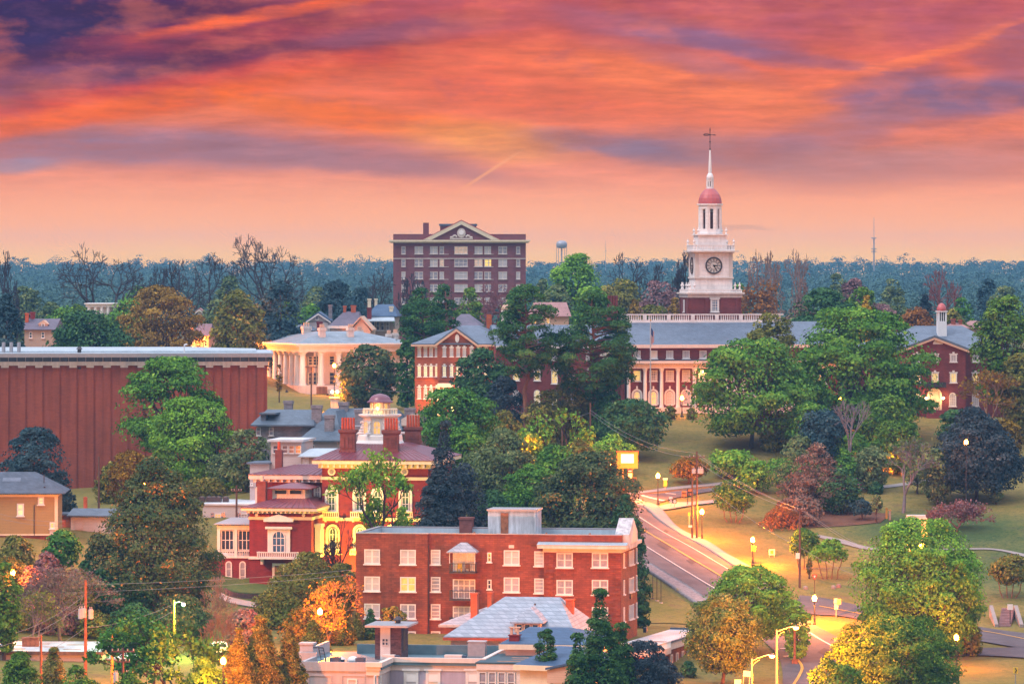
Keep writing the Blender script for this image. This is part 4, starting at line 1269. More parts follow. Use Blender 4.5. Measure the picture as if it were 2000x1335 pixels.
# rear-left wing
yw = 3.0
xa, xb = b.X(500, yw), 0
z0, z1 = b.Z(941, -6, yw), b.Z(927, -6, yw)
b.part('wing_wall', MB().box(xa, xb - .02, yw, 16, -4, z0), 'brick_hay')
b.part('wing_cornice', MB().box(xa - .3, xb - .02, yw - .35, yw - .001, z0, z0 + .4).box(xa - .8, xb - .02, yw - .9, 16.5, z0 + .401, z1), 'cream_pink')
br = MB()
for i in range(11):
    xx = xa + .1 + i * (-xa - .5) / 10
    br.box(xx - .13, xx + .13, yw - .8, yw - .351, z0 + .05, z0 + .4)
b.part('wing_brackets', br, 'cream_pink')
b.part('wing_roof', MB().frus((xa - .85, xb - .02, yw - .95, 16.5), (xa + 4, xb - .02, 9, 11), z1 + .08, b.Z(907, -4, 9), .07), 'roof_maroon')
se = MB()
for i in range(14):
    t = i / 13
    se.tube((xa - .8 + t * (-xa + .7), yw - .95, z1 + .09), (xa + 4 + t * (-xa - 4.1), 9, b.Z(907, -4, 9)), .05, n=4)
b.part('wing_roof_seams', se, 'roof_maroon')
x = b.X(545, 9); zz = b.Z(907, x, 9)
b.part('chimney', MB().box(x - .45, x + .45, 8.6, 9.5, zz - 1, b.Z(878, x, 9)), 'brick_chimney')
b.part('chimney_pot', MB().cyl(x, 9, b.Z(878, x, 9) + .001, b.Z(862, x, 9), .22, .2), 'terracotta')
for px in (506, 620):
    b.win(px, 948, 985, 14, yw, pane='curtain_grey', nx=2, ny=3, arch=True, fw=.22)
# forward left block
yf = -7.5
xa, xb = b.X(487, yf), b.X(608, yf)
z0, z1 = b.Z(1001, xa, yf), b.Z(991, xa, yf)
b.part('front_wing_wall', MB().box(xa, xb, yf, yw - .01, -5, z0 + .0), 'brick_hay')
b.part('front_wing_cornice', MB().box(xa - .3, xb + .3, yf - .3, yw - .02, z0 + .001, z0 + .3).box(xa - .9, xb + .9, yf - .9, yw - .02, z0 + .301, z1), 'cream')
br = MB()
for i in range(14):
    xx = xa + .1 + i * (xb - xa - .3) / 13
    br.box(xx - .1, xx + .1, yf - .8, yf - .301, z0 + .02, z0 + .299)
for i in range(9):
    yy = yf + .2 + i * 1.05
    br.box(xb + .301, xb + .8, yy - .1, yy + .1, z0 + .02, z0 + .299)
b.part('front_wing_brackets', br, 'cream')
zt = b.Z(972, xa + 5, -2)
b.part('front_wing_roof', MB().frus((xa - .95, xb + .95, yf - .95, yw - .02), (xa + 2.6, xb - 1.3, yf + 4.5, yw - .02), z1 + .08, zt, .07), 'roof_maroon')
se = MB()
for i in range(13):
    t = i / 12
    se.tube((xa - .9 + t * (xb - xa + 1.8), yf - .95, z1 + .09), (xa + 2.6 + t * (xb - xa - 3.9), yf + 4.5, zt), .05, n=4)
b.part('front_wing_roof_seams', se, 'roof_maroon')
zB, zA = b.Z(1014, xa, yf), b.Z(1008, xa, yf)
b.part('front_wing_band', MB().box(xa - .1, xb + .1, yf - .15, yf - .001, zB, zA).box(xb + .001, xb + .15, yf, -.2, zB, zA), 'cream')
zB = b.Z(1091, xa, yf)
b.part('front_wing_base', MB().box(xa - .1, xb + .1, yf - .2, yf - .001, zB, zB + .35).box(xb + .001, xb + .2, yf, -.2, zB, zB + .35), 'white')
for px in (501, 593):
    x = b.X(px, yf); z = (z0 + b.Z(1008, xa, yf)) / 2
    b.part('rosette', MB().yprism([(x + .22 * math.cos(t), z + .22 * math.sin(t)) for t in np.linspace(0, 2 * math.pi, 11)[:-1]], yf - .1, yf - .001), 'white')
x = b.X(545, yf); xm = x
zz0, zz1 = b.Z(1078, x, yf), b.Z(1036, x, yf)
window(b.o, x, zz0, 1.65, zz1 - zz0, yf - .22, pane='glass_blue', nx=3, ny=3, arch=True, fw=.1, sill=0)
b.part('window_surround', MB().box(x - 1.45, x - .84, yf - .2, yf - .001, zz0, zz1 + .25).box(x + .84, x + 1.45, yf - .2, yf - .001, zz0, zz1 + .25).box(x - .84, x + .84, yf - .2, yf - .001, zz1 - .45, zz1 + .25).box(x - 1.7, x + 1.7, yf - .5, yf - .001, zz1 + .251, zz1 + .55), 'white')
zp = b.Z(1018, x, yf)
b.part('pediment', MB().yprism([(x - 1.9, zp), (x + 1.9, zp), (x + 1.9, zp + .4), (x, zp + .95), (x - 1.9, zp + .4)], yf - .6, yf - .151), 'white')
zb_ = b.Z(1090, x, yf)
bl = MB().box(x - 2.6, x + 2.6, yf - 1.4, yf - .201, zb_, zb_ + .18).box(x - 2.6, x + 2.6, yf - 1.4, yf - 1.22, zb_ + .78, zb_ + .92)
for i in range(21): bl.box(x - 2.5 + i * .25 - .06, x - 2.5 + i * .25 + .06, yf - 1.36, yf - 1.26, zb_ + .18, zb_ + .78)
for sx in (-2.6, 2.45): bl.box(x + sx, x + sx + .15, yf - 1.2, yf - .201, zb_ + .18, zb_ + .9)
for sx in (-2.2, 1.9): bl.box(x + sx, x + sx + .3, yf - 1.0, yf - .201, zb_ - .7, zb_ - .001)
b.part('balcony', bl, 'white')
b.part('door', MB().box(x - .55, x + .55, yf - .1, yf - .001, zb_ - 3.6, zb_ - .9), 'wood_fence')
b.part('door_frame', MB().box(x - .85, x - .551, yf - .16, yf - .001, zb_ - 3.6, zb_ - .6).box(x + .551, x + .85, yf - .16, yf - .001, zb_ - 3.6, zb_ - .6).box(x - .55, x + .55, yf - .16, yf - .001, zb_ - .899, zb_ - .6), 'white')
# roof monitor on that block
xa2, xb2 = b.X(532, -3), b.X(596, -3)
zm0, zm1 = b.Z(970, xa2, -3), b.Z(955.5, xa2, -3)
b.part('monitor', MB().box(xa2, xb2, -3, 1.5, zt - 1.6, zm1), 'white')
for i in range(2): window(b.o, xa2 + 1.1 + i * 1.95, zm0 + .35, 1.6, .6, -3.0, pane='glass_dark', nx=1, ny=1, sill=0, fw=.06)
for i in range(3): window(b.o, xb2, zm0 + .35, .8, .6, -2.2 + i * 1.3, rz=math.pi / 2, pane='glass_dark', nx=1, ny=1, sill=0, fw=.06)
b.part('monitor_roof', MB().frus((xa2 - .8, xb2 + .8, -3.8, 2.2), (xa2 + 1.6, xb2 - 1.4, -1.2, 1), zm1 + .2, b.Z(943, xa2, -1), .12), 'roof_maroon')
x = b.X(512, -4); zz = b.Z(973, x, -4)
b.part('chimney', MB().box(x - .55, x + .55, -4.5, -3.4, zz - .8, b.Z(941, x, -4)).box(x - .65, x + .65, -4.6, -3.3, b.Z(941, x, -4) + .001, b.Z(939, x, -4)), 'brick_chimney')
b.part('chimney_pot', MB().cyl(x, -4, b.Z(939, x, -4) + .001, b.Z(928, x, -4), .22, .3, 8), 'cream_pink')
# bay window in the angle
b.part('bay', MB().box(xb + .16, xb + .9, -6, -4, b.Z(1078, xb, -5), b.Z(1028, xb, -5)).box(xb + .1, xb + 1.0, -6.1, -3.9, b.Z(1028, xb, -5) + .001, b.Z(1022, xb, -5)), 'cream')
for yy in (-5.5, -4.5): window(b.o, xb + .9, b.Z(1072, xb, -5), .6, 2.5, yy, rz=math.pi / 2, pane='glass_green', nx=1, ny=2, fr='cream', sill=0)
# sun room on the left
ys_ = -4.5
xs0, xs1 = b.X(424, ys_), xa - .02
zr0, zr1 = b.Z(1027, xs0, ys_), b.Z(1011, xs0, 0)
zf = b.Z(1085, xs0, ys_)
b.part('sunroom_base', MB().box(xs0 - .6, xs1, ys_, 2, -5, zf - .25), 'brick_hay')
b.part('sunroom_floor', MB().box(xs0 - .7, xs1, ys_ - .15, 2, zf - .249, zf + .02), 'white')
b.part('sunroom_roof', MB().frus((xs0 - .4, xs1, ys_ - .4, 2), (xs0 + .5, xs1, .8, 2), zr0 + .3, zr1, .05), 'metal_grey')
m = MB().box(xs0, xs1, ys_ + .02, 1.9, zr0 - .45, zr0 + .22)
for i in range(3):
    xx = xs0 + i * (xs1 - xs0 - .4) / 2
    m.box(xx, xx + .4, ys_, ys_ + .4, zf + .021, zr0 - .451)
b.part('sunroom_frame', m, 'white')
for i in range(2):
    xx = xs0 + .4 + (xs1 - xs0 - .4) * (i + .5) / 2 - .2
    window(b.o, xx, zf + .75, (xs1 - xs0) / 2 - .75, zr0 - .5 - zf - .75, ys_ + .3, pane='glass_dark', nx=3, ny=2, fw=.1, sill=0)
    rl = MB().box(xx - 1, xx + 1, ys_ + .1, ys_ + .2, zf + .6, zf + .7)
    for j in range(9): rl.box(xx - .95 + j * .23, xx - .87 + j * .23, ys_ + .12, ys_ + .18, zf + .021, zf + .6)
    b.part('sunroom_railing', rl, 'white')
b.part('sunroom_back', MB().box(xs0, xs1, 1.2, 1.6, zf + .021, zr0 - .46), 'glass_dark')
for px in (447, 474): b.win(px, 1095, 1140, 13, ys_, pane='curtain_grey', nx=1, ny=3, arch=True, fw=.16)


def flood(px, Y, lab, tx, pz, power, col, cone=95, tilt=60, turn=0):
    t = thing('floodlight', lab, 'floodlight', base(px, Y))
    MB().box(-.2, .2, -.12, .12, .12, .45).build('housing', 'metal_dark', t)
    MB().box(-.15, .15, .121, .14, .17, .4).build('lens', 'white_glow', t)
    MB().box(-.25, .25, -.2, .2, 0, .119).build('bracket', 'metal_dark', t)
    lamp_light(t, (0, .3, .45), power, col, .2, 'SPOT', (math.radians(90 + tilt), 0, math.radians(turn)), cone)
    return t


for px, Y, pw, lab in ((652, 585, 14000, 'floodlight nearest the bay corner below the mansion wall'), (715, 583, 12000, 'floodlight under the middle mansion arches'), (790, 580, 12000, 'floodlight by the cedars at the mansion right end')):
    flood(px, Y, lab, 0, 0, pw, (1, .55, .06), 150, 42)


# ============ slate-roofed house behind the mansion
b = Bld('slate_house', 'large slate roofed house with tall grey stone chimneys', 'house', 489, 645, -9, drop=14)
xa, xb = b.X(489), b.X(600)
ze = b.Z(829, xa); zr = b.Z(799, xa, 6)
b.part('wall', MB().box(xa + .8, b.X(770, 12), 1, 17, -6, ze - .2), 'stone_grey')
b.part('roof', MB().frus((xa, xb + 1, 0, 12), (b.X(522, 6), b.X(612, 6), 5.8, 6.2), ze, zr, .2), 'slate')
b.part('main_roof', MB().frus((b.X(586, 6), b.X(790, 8), 6.2, 19), (b.X(640, 11), b.X(772, 11), 12, 12.6), b.Z(838, 10, 6), b.Z(797, 12, 12), .2), 'slate')
b.part('front_roof', MB().frus((b.X(582, -3), b.X(668, -3), -3.5, 12), (b.X(652, 5), b.X(656, 5), 5, 12), b.Z(859, 8, -3), b.Z(800, 10, 8), .2), 'slate')
b.part('front_wall', MB().box(b.X(590, -2.6), b.X(660, -2.6), -2.7, 8, -8, b.Z(862, 8, -3)), 'pale_wall')
b.win(609, 868, 876, 13, -2.7, pane='glass_dark', nx=1, ny=1, sill=.05)
b.part('dormer', MB().box(b.X(509, 1.5), b.X(519, 1.5), 1.5, 4, ze + .4, b.Z(809, xa, 1.5)), 'slate')
b.part('dormer_roof', MB().box(b.X(506, 1.2), b.X(538, 1.2), 1.1, 5, b.Z(809, xa, 1.5) + .001, b.Z(809, xa, 1.5) + .25), 'slate')
for px in (505, 530): b.win(px, 834, 850, 9, 1, pane='curtain_grey', nx=1, ny=2)
for px, y, pt, pb, w in ((617.5, 2, 791, 832, 21), (642.5, -1, 810, 866, 20), (562, 9, 782, 803, 18), (670, 11, 785, 803, 20), (700, 7, 799, 850, 17)):
    x = b.X(px, y); h = w * (b.Y0 + y) / F / 2
    zt = b.Z(pt, x, y)
    b.part('chimney', MB().box(x - h + .08, x + h - .08, y, y + 1.0, b.Z(pb, x, y) - 1.5, zt - .5).box(x - h, x + h, y - .08, y + 1.08, zt - .499, zt), 'stone_grey')

# ============ pale annex house with window band
b = Bld('annex_house', 'pale pink boarded annex with flat roof and row of dark windows', 'house', 529, 628, -9, drop=12)
xa, xb = 0, b.X(589)
zt = b.Z(858, 2)
b.part('wall', MB().box(xa, xb, 0, 8, -8, zt - .3), 'pale_wall')
b.part('roof', MB().box(xa - .4, xb + .3, -.5, 8.4, zt - .299, zt), 'roof_white')
for i in range(4): window(b.o, .7 + i * .92 + (.35 if i else 0), b.Z(885, 2), .78, 1.1, 0, pane='glass_dark', nx=1, ny=2, fw=.07, sill=.05)
xl0, xl1 = b.X(588, -2), b.X(664, -2)
zl = b.Z(886, 6, -2)
b.part('lower_wall', MB().box(xl0, xl1, -2, 3, -8, zl - .5), 'tan_wall')
b.part('lower_roof', MB().frus((xl0 - .4, xl1 + .3, -2.5, 4), (xl0 + .6, xl1 - .4, .5, 4), zl - .3, zl + .55, .15), 'roof_pale')
for px in (594, 600): b.win(px, 890, 908, 5, -2, pane='curtain_grey', nx=1, ny=2, fr='white')
xq = b.X(488, -1)
b.part('low_wing', MB().box(xq, -.01, -1, 6, -8, b.Z(905, -2)), 'pale_wall')
b.part('low_wing_roof', MB().box(xq - .4, .1, -1.4, 6.4, b.Z(905, -2) + .001, b.Z(902, -2)), 'slate_blue')
for py in (925, 942): b.win(492, py, py + 6, 5, -1, pane='glass_dark', nx=1, ny=1, sill=.05)

# ============ tan shingled house behind the cupola
b = Bld('shingle_house', 'tan shingled house with stone chimneys behind the cupola', 'house', 778, 650, -9, drop=14)
xb = b.X(846)
b.part('wall', MB().box(0, xb - .8, 0, 10, -6, b.Z(829, 3)), 'shingle_tan')
b.part('roof', MB().frus((-1.2, xb, -.6, 10.6), (1, b.X(826, 5), 4.5, 5.5), b.Z(830, 3), b.Z(808, 3, 5), .15), 'shingle_tan')
for px, y, pt, pb, w in ((799.5, 5, 797, 822, 22), (822.5, 1, 802, 850, 14)):
    x = b.X(px, y); h = w * (b.Y0 + y) / F / 2; zt = b.Z(pt, x, y)
    b.part('chimney', MB().box(x - h + .08, x + h - .08, y, y + 1, b.Z(pb, x, y), zt - .3).box(x - h, x + h, y - .08, y + 1.08, zt - .299, zt), 'stone_grey')
xg = b.X(660, 2)
b.part('gable_wing', MB().box(xg, -1.3, 1, 8, -6, b.Z(833, -5)), 'white_siding')
b.part('gable_wing_roof', MB().frus((xg - .7, -1.25, .4, 8.6), (xg + 2, -2, 4.3, 4.7), b.Z(834, -5), b.Z(818, -5, 4), .15), 'shingle_tan')
window(b.o, xg + .8, b.Z(856, xg, 1), .5, 1.4, 1, pane='curtain_grey', nx=1, ny=2, sill=0)

# ============ white flat-roofed building with shutters, left of the mansion
b = Bld('white_building', 'white building with dark shutters and condensers along its flat roof', 'building', 396, 618, -6, drop=6)
xb = b.X(497)
zt = b.Z(983, 2)
b.part('wall', MB().box(0, xb, 0, 12, -3, zt - .2), 'white_siding')
b.part('roof', MB().box(-.2, xb + .2, -.2, 12.2, zt - .199, zt), 'roof_white')
for px in (425.5, 477):
    b.win(px, 1002, 1014, 13, 0, pane='lit_orange' if px < 450 else 'curtain_grey', nx=2, ny=2, sill=.08)
    x = b.X(px); z0 = b.Z(1014, x); z1 = b.Z(1001, x)
    b.part('shutters', MB().box(x - .95, x - .5, -.1, -.001, z0, z1).box(x + .5, x + .95, -.1, -.001, z0, z1), 'glass_blue')
for i, px in enumerate((395, 409, 418, 427, 441)):
    p = P(px, 978, 622)
    t = thing('air_conditioner', 'small dark condenser in the row on the white building roof', 'air conditioner', (p[0], p[1], b.zb + zt), b.a, 'condensers on the white building')
    MB().box(-.4, .4, -.35, .35, .05, .7).build('casing', 'metal_dark', t); MB().cyl(0, 0, .701, .75, .28).build('fan_grille', 'metal_grey', t); MB().box(-.35, .35, -.3, .3, 0, .049).build('stand', 'black', t)

# ============ olive house at the left edge
b = Bld('olive_house', 'olive yellow two storey boarded house with lit windows and slate roof', 'house', 112, 592, 2, drop=None)
xa, xb = b.X(-70), 0.0
ze, zr = b.Z(962, 0, 0), b.Z(921, -4, 5)
zg = b.Z(1045, 0, 0)
b.part('wall', MB().box(xa, xb, 0, 10, zg, ze - .5), 'olive_siding')
b.part('foundation', MB().box(xa, xb + .05, .05, 10, zg - 3, zg - .001), 'brick_red')
b.part('trim', MB().box(xa, xb + .06, -.09, -.001, ze - .49, ze - .05).box(xb - .35, xb + .06, -.08, -.001, zg, ze - .491).box(xa, xb - .351, -.1, -.001, zg, zg + .2), 'cream')
b.part('side_trim', MB().box(xb + .001, xb + .08, .3, 10, ze - .49, ze - .05), 'cream')
b.part('roof', MB().frus((xa, xb + 1.0, -.7, 10.7), (xa, b.X(70, 5), 4.8, 5.2), ze, zr, .12), 'shingle_dark')
b.part('roof_patch', MB().add([(b.X(5, 2.6), 2.3, ze + (zr - ze) * .56), (b.X(40, 2.6), 2.3, ze + (zr - ze) * .56), (b.X(40, 2.6), 3.3, ze + (zr - ze) * .74), (b.X(5, 2.6), 3.3, ze + (zr - ze) * .74)], [(0, 1, 2, 3)]), 'slate_blue')
b.part('roof_pipe', MB().cyl(b.X(86, 2), 2, ze + .8, ze + 2.3, .06).cyl(b.X(87, .8), .8, ze + .2, ze + .8, .12), 'metal_dark')
for px, t0, t1, w, pn in ((40, 983, 1007, 14, 'lit_pale'), (80, 970, 985, 12, 'lit_pale'), (102, 1019, 1032, 10, 'lit_yellow')):
    b.win(px, t0, t1, w, 0, pane=pn, nx=1, ny=2, fw=.18)
b.part('porch_sheet', MB().box(b.X(97), b.X(107), -.12, -.011, zg + .1, b.Z(1033)), 'white_siding')
b.part('downpipe', MB().tube((b.X(67), -.08, zg), (b.X(67), -.08, b.Z(985)), .05), 'metal_dark')

b = Bld('garage', 'small white garage with grey gable roof behind the big magnolia', 'garage', 138, 605, -8, drop=None)
xb = b.X(215)
b.part('wall', MB().box(0, xb, 0, 6, -3, b.Z(1008)), 'white_siding')
b.part('roof', MB().gabx(-.4, xb + .4, -.5, 6.5, b.Z(1008) + .15, b.Z(992, 3, 3), .15), 'slate')
b.part('door', MB().box(.6, 1.6, -.08, -.001, b.Z(1033), b.Z(1014)), 'pale_wall')
b.part('chimney', MB().box(b.X(163, 7), b.X(169, 7), 7, 7.5, 0, b.Z(970, 2, 7)), 'orange_brick')
b.part('side_shed', MB().box(-3.4, -.6, 2, 6, -2, b.Z(1004) - .2), 'orange_brick')
b.part('shed_roof', MB().box(-3.7, -.4, 1.6, 6.4, b.Z(1004) - .199, b.Z(1004)), 'shingle_dark')

# ============ long windowless brick hall
b = Bld('brick_hall', 'long windowless red brick hall with pale roof edge and pilasters', 'hall', 522, 690, 3.2)
xa = b.X(-90)
zc = b.Z(713, 0)
D = 26
b.part('wall', MB().box(xa, 0, .3, D, -6, zc), 'brick_hall')
pl = MB()
for i in range(20):
    px = 509 - i * 33.3
    x = b.X(px)
    pl.box(x - .52, x + .52, .12, .299, -6, zc - .12)
b.part('pilasters', pl, 'brick_hall')
cp = MB()
for i in range(20):
    x = b.X(509 - i * 33.3)
    cp.box(x - .56, x + .56, -.12, .298, zc - .32, zc + .001)
b.part('pilaster_capitals', cp, 'limestone')
z1, z2, z3 = b.Z(705.5), b.Z(697), b.Z(690)
b.part('frieze', MB().box(xa, .15, -.2, D + .1, zc + .002, z1), 'limestone')
b.part('glazed_band', MB().box(xa, .1, .1, D, z1 + .001, z2), 'glass_dark')
mu = MB()
for i in range(42):
    x = -.2 - i * 1.28
    mu.box(x - .04, x + .04, .02, .099, z1 + .001, z2)
b.part('band_mullions', mu, 'metal_grey')
b.part('roof_edge', MB().box(xa, .9, -.9, D + .9, z2 + .001, z3), 'metal_grey')
b.part('roof', MB().box(xa, .6, -.6, D + .6, z3 + .001, z3 + .1), 'roof_pale')
zu = b.Z(681, -12, 6)
b.part('upper_roof', MB().frus((xa, b.X(500, 6), 5, D), (xa, b.X(362, 8), 7, D - 2), z3 + .3, zu, .3), 'roof_pale')
for px in (7, 22, 37):
    x = b.X(px, 4)
    b.part('roof_vent', MB().cyl(x, 4, z3 + .1, b.Z(668, x, 4), .28, n=10), 'metal_grey')
x = b.X(155, 3)
b.part('roof_fan', MB().cyl(x, 3, z3 + .1, z3 + .6, .3).cyl(x, 3, z3 + .6, z3 + 1.0, .5, .2), 'metal_dark')
x = b.X(360, 3)
b.part('roof_camera', MB().cyl(x, 3, z3 + .1, z3 + 1.2, .1).tube((x, 3, z3 + 1.2), (x + .4, 2.7, z3 + 1.35), .14), 'white')
x = b.X(155)
b.part('wall_vent', MB().box(x - .25, x + .25, .22, .299, b.Z(720), b.Z(716)), 'metal_dark')

# ============ low flat-roofed building bottom left
b = Bld('flat_roof_shed', 'low building with stained white flat roof at the bottom left', 'building', -12, 516, -4, drop=None)
xb = b.X(200, 2)
zt = b.Z(1271)
b.part('wall', MB().box(-2, xb, 0, 14, -4, zt - .35), 'cream_pink')
b.part('roof', MB().box(-2.3, xb + .3, -.4, 14.3, zt - .349, zt), 'roof_white')
b.part('roof_edge', MB().box(-2.3, xb + .3, -.52, -.401, zt - .35, zt + .06).box(xb + .301, xb + .42, -.4, 14.3, zt - .35, zt + .06), 'wood_fence')
x = b.X(60, 7)
b.part('chimney', MB().box(x - .9, x + .9, 6.5, 7.4, zt + .001, zt + .95).box(x - .98, x + .98, 6.4, 7.5, zt + .951, zt + 1.05), 'rusty')
st = MB()
for px, y, w, d in ((25, 3, 2.6, .9), (105, 6, 2.2, .7), (70, 10, 3, .8), (140, 3, 2, .6), (150, 9, 2.4, .8), (30, 8, 1.8, .6)):
    x = b.X(px, y); st.box(x - w / 2, x + w / 2, y, y + d, zt + .001, zt + .02)
b.part('stain', st, 'roof_rust')
b.part('lean_to', MB().box(xb + .5, xb + 4.5, 2, 9, -4, zt - 1.0), 'tan_wall')
b.part('lean_to_roof', MB().box(xb + .43, xb + 4.9, 1.6, 9.4, zt - .999, zt - .85), 'roof_white')

# ============ columned white mansion on the hill
b = Bld('columned_mansion', 'white mansion with tall round columns and low pale blue hip roof', 'mansion', 588, 850, 21)
xr = b.X(672, .0)
XR = b.X(700, 0); XW = b.X(786, 5)
YL = b.Yat(512, 0)
ze, zr, zk, zcap, zfl, zg = [b.Z(v) for v in (672, 643, 689, 692, 753, 770)]
ze0 = b.Z(673)
zen = b.Z(687)
b.part('podium', MB().box(-.3, XR + 1, -.3, YL + .5, -3, zfl), 'limestone')
b.part('wall', MB().box(3.6, XW, 3.3, YL * .62, zfl - 4, zen - .02).box(7.5, XW, YL * .62 + .01, YL + 6, zfl - 4, zen - .02).box(XR + .8, XW, 1.2, 3.29, zfl - 4, zen - .02), 'cream_pink')
b.part('entablature', MB().box(-.6, XW + .3, -.6, YL + .6, zen, ze0 - .35).box(-1.2, XW + .6, -1.2, YL + 1.2, ze0 - .349, ze0), 'cream_pink')
b.part('roof', MB().frus((-1.3, XW + .8, -1.3, YL + 7), (6, XW - 8, 7, 9.5), ze0 + .15, b.Z(647, 8, 8), .14), 'slate_pale')
b.part('roof_edge', MB().box(-1.4, XW + .9, -1.4, -1.301, ze0 + .0, ze0 + .22).box(-1.4, -1.301, -1.3, YL + 7, ze0 + .0, ze0 + .22), 'white_bright')


def column(x, y):
    m = MB().lathe(x, y, [(.72, zfl + .001), (.72, zfl + .3), (.58, zfl + .35), (.56, zfl + 2.5), (.47, zen - .75), (.47, zen - .7), (.62, zen - .55), (.66, zen - .25), (.5, zen - .22)], 14)
    m.box(x - .7, x + .7, y - .7, y + .7, zen - .219, zen - .002)
    b.part('column', m, 'white', smooth=False)


nfr = 4
for i in range(nfr): column(.45 + i * (XR - .6) / (nfr - 1), .45)
nl = 8
for i in range(1, nl): column(.45, .45 + i * (YL - .7) / (nl - 1))
for px in (607, 614, 622, 648): 
    for (t0, t1) in ((695, 713), (727, 751)):
        if px < 1000:
            window(b.o, b.X(px, 3.3), b.Z(t1, 4, 3.3), 1.0, b.Z(t0, 4, 3.3) - b.Z(t1, 4, 3.3), 3.3, pane='glass_dark', nx=1, ny=3, sill=.1, fr='cream')
for i in range(5):
    d = 4.6 + i * (YL * .62 - 5) / 5
    for (t0, t1) in ((695, 713), (727, 751)):
        window(b.o, 3.6, b.Z(t1, 3, d), 1.0, b.Z(t0, 3, d) - b.Z(t1, 3, d), d, rz=-math.pi / 2, pane='lit_dim' if i == 1 else 'glass_dark', nx=1, ny=3, sill=.1, fr='cream')
for px in (738, 756, 778):
    window(b.o, b.X(px, 1.2), b.Z(695, XR + 4, 1.2), 1.1, 1.3, 1.2, pane='glass_dark', nx=2, ny=2, fr='cream')
b.part('cellar_door', MB().box(b.X(618, -.3), b.X(639, -.3), -.38, -.301, -1, b.Z(755)), 'wood_fence')
b.part('stair', MB().box(b.X(646, -2), b.X(672, -2), -3, -.31, -2, zfl - .6).box(b.X(646, -2), b.X(672, -2), -4, -3.01, -2, zfl - 1.2), 'limestone')
for px, y, w, pt, pb in ((630.5, 3, 14, 640, 668), (686, 3, 14, 640, 668), (600, 12, 18, 637, 660), (704, 14, 12, 645, 660), (761, 6, 10, 652, 672), (774, 6, 10, 650, 672)):
    x = b.X(px, y); h = w * (b.Y0 + x * b.s + y) / F / 2; zt = b.Z(pt, x, y)
    b.part('chimney', MB().box(x - h + .1, x + h - .1, y, y + 1.1, b.Z(pb, x, y) - 1, zt - .5).box(x - h, x + h, y - .1, y + 1.2, zt - .499, zt), 'limestone')
    po = MB()
    for i in range(3): po.cyl(x - h * .5 + i * h * .5, y + .5, zt + .001, zt + .7, .16, .14, 8)
    b.part('chimney_pots', po, 'peach_wall')
flood(560, 838, 'small floodlight on the lawn left of the columned mansion', 0, 0, 3200, (1, .52, .34), 110, 52, -8)
flood(640, 838, 'small floodlight on the lawn before the columned mansion door', 0, 0, 5000, (1, .50, .32), 110, 50, 10)

# ============ college building with clock tower
b = Bld('college_building', 'long red brick college with slate roof, portico and white clock tower', 'college', 1224, 742, 7.0)
xL = 0.0; xR = b.X(1640)
ze = b.Z(675, 5); zr = b.Z(628, 5, 9)
b.part('wall', MB().box(xL, xR, 0, 18, -4, ze), 'brick_dark')
b.part('roof', MB().frus((xL - .3, xR + .3, -.5, 18.5), (xL - .3, xR + .3, 7.5, 10.5), ze + .2, zr, .19), 'slate_blue')
b.part('eave', MB().box(xL - .3, xR + .3, -.6, -.501, ze - .35, ze + .2), 'cream_pink')
b.part('end_parapet', MB().xprism([(-.1, -3.9), (18.1, -3.9), (18.1, ze + .3), (11, zr + .3), (7, zr + .3), (-.1, ze + .3)], xL - .8, xL - .31), 'brick_dark')
zb0, zb1 = b.Z(626.5, 5, 7.4), b.Z(613, 5, 7.4)
ba = MB().box(xL, b.X(1530, 7.4), 7.2, 7.6, zb0 - .3, zb0 + .15).box(xL, b.X(1530, 7.4), 7.2, 7.6, zb1 - .18, zb1)
xe_ = b.X(1530, 7.4)
n = int(xe_ / .36)
for i in range(n):
    x = .1 + i * .36
    if i % 11 == 0: ba.box(x - .3, x + .3, 7.18, 7.62, zb0 + .151, zb1 - .181)
    elif i % 11 not in (10, 1): ba.box(x - .08, x + .08, 7.32, 7.48, zb0 + .151, zb1 - .181)
b.part('balustrade', ba, 'marble')
pan = {1277: 'lit_dim', 1308: 'blind_pale', 1404: 'lit_yellow', 1436: 'blind'}
for px in (1244, 1277, 1308, 1340, 1373, 1404, 1436, 1467, 1500, 1532):
    b.win(px, 684, 700, 14, 0, pane=pan.get(px, 'curtain_grey'), nx=4, ny=4, fw=.14, mw=.035)
zt0, zt1 = b.Z(719, 5), b.Z(703, 5)
yp = -1.0
b.part('portico', MB().box(xL, xR, yp, -.001, zt0, zt1 - .5).box(xL - .1, xR, yp - .5, -.001, zt1 - .499, zt1 - .1), 'cream_pink')
b.part('portico_roof', MB().box(xL - .1, xR, yp - .45, -.002, zt1 - .099, zt1 + .05), 'metal_blue')
dn = MB()
for i in range(90):
    x = xL + .1 + i * .38
    dn.box(x, x + .18, yp - .35, yp - .001, zt1 - .75, zt1 - .5)
b.part('dentils', dn, 'white')
zbase = b.Z(795, 5)
for i in range(13):
    px = 1228.5 + i * 32.1
    x = b.X(px, yp)
    b.part('column', MB().lathe(x, yp + .35, [(.38, zbase), (.36, zbase + .25), (.31, zbase + .3), (.27, zt0 - .6), (.36, zt0 - .3), (.42, zt0 - .001)], 10), 'white')
b.part('base_course', MB().box(xL - .1, xR, -1.2, -.001, -4, zbase - .001), 'limestone')
pan = {1244: 'lit_yellow', 1276: 'curtain_grey', 1308: 'blind_pale', 1340: 'blind_pale', 1373: 'lit_yellow', 1404: 'lit_yellow'}
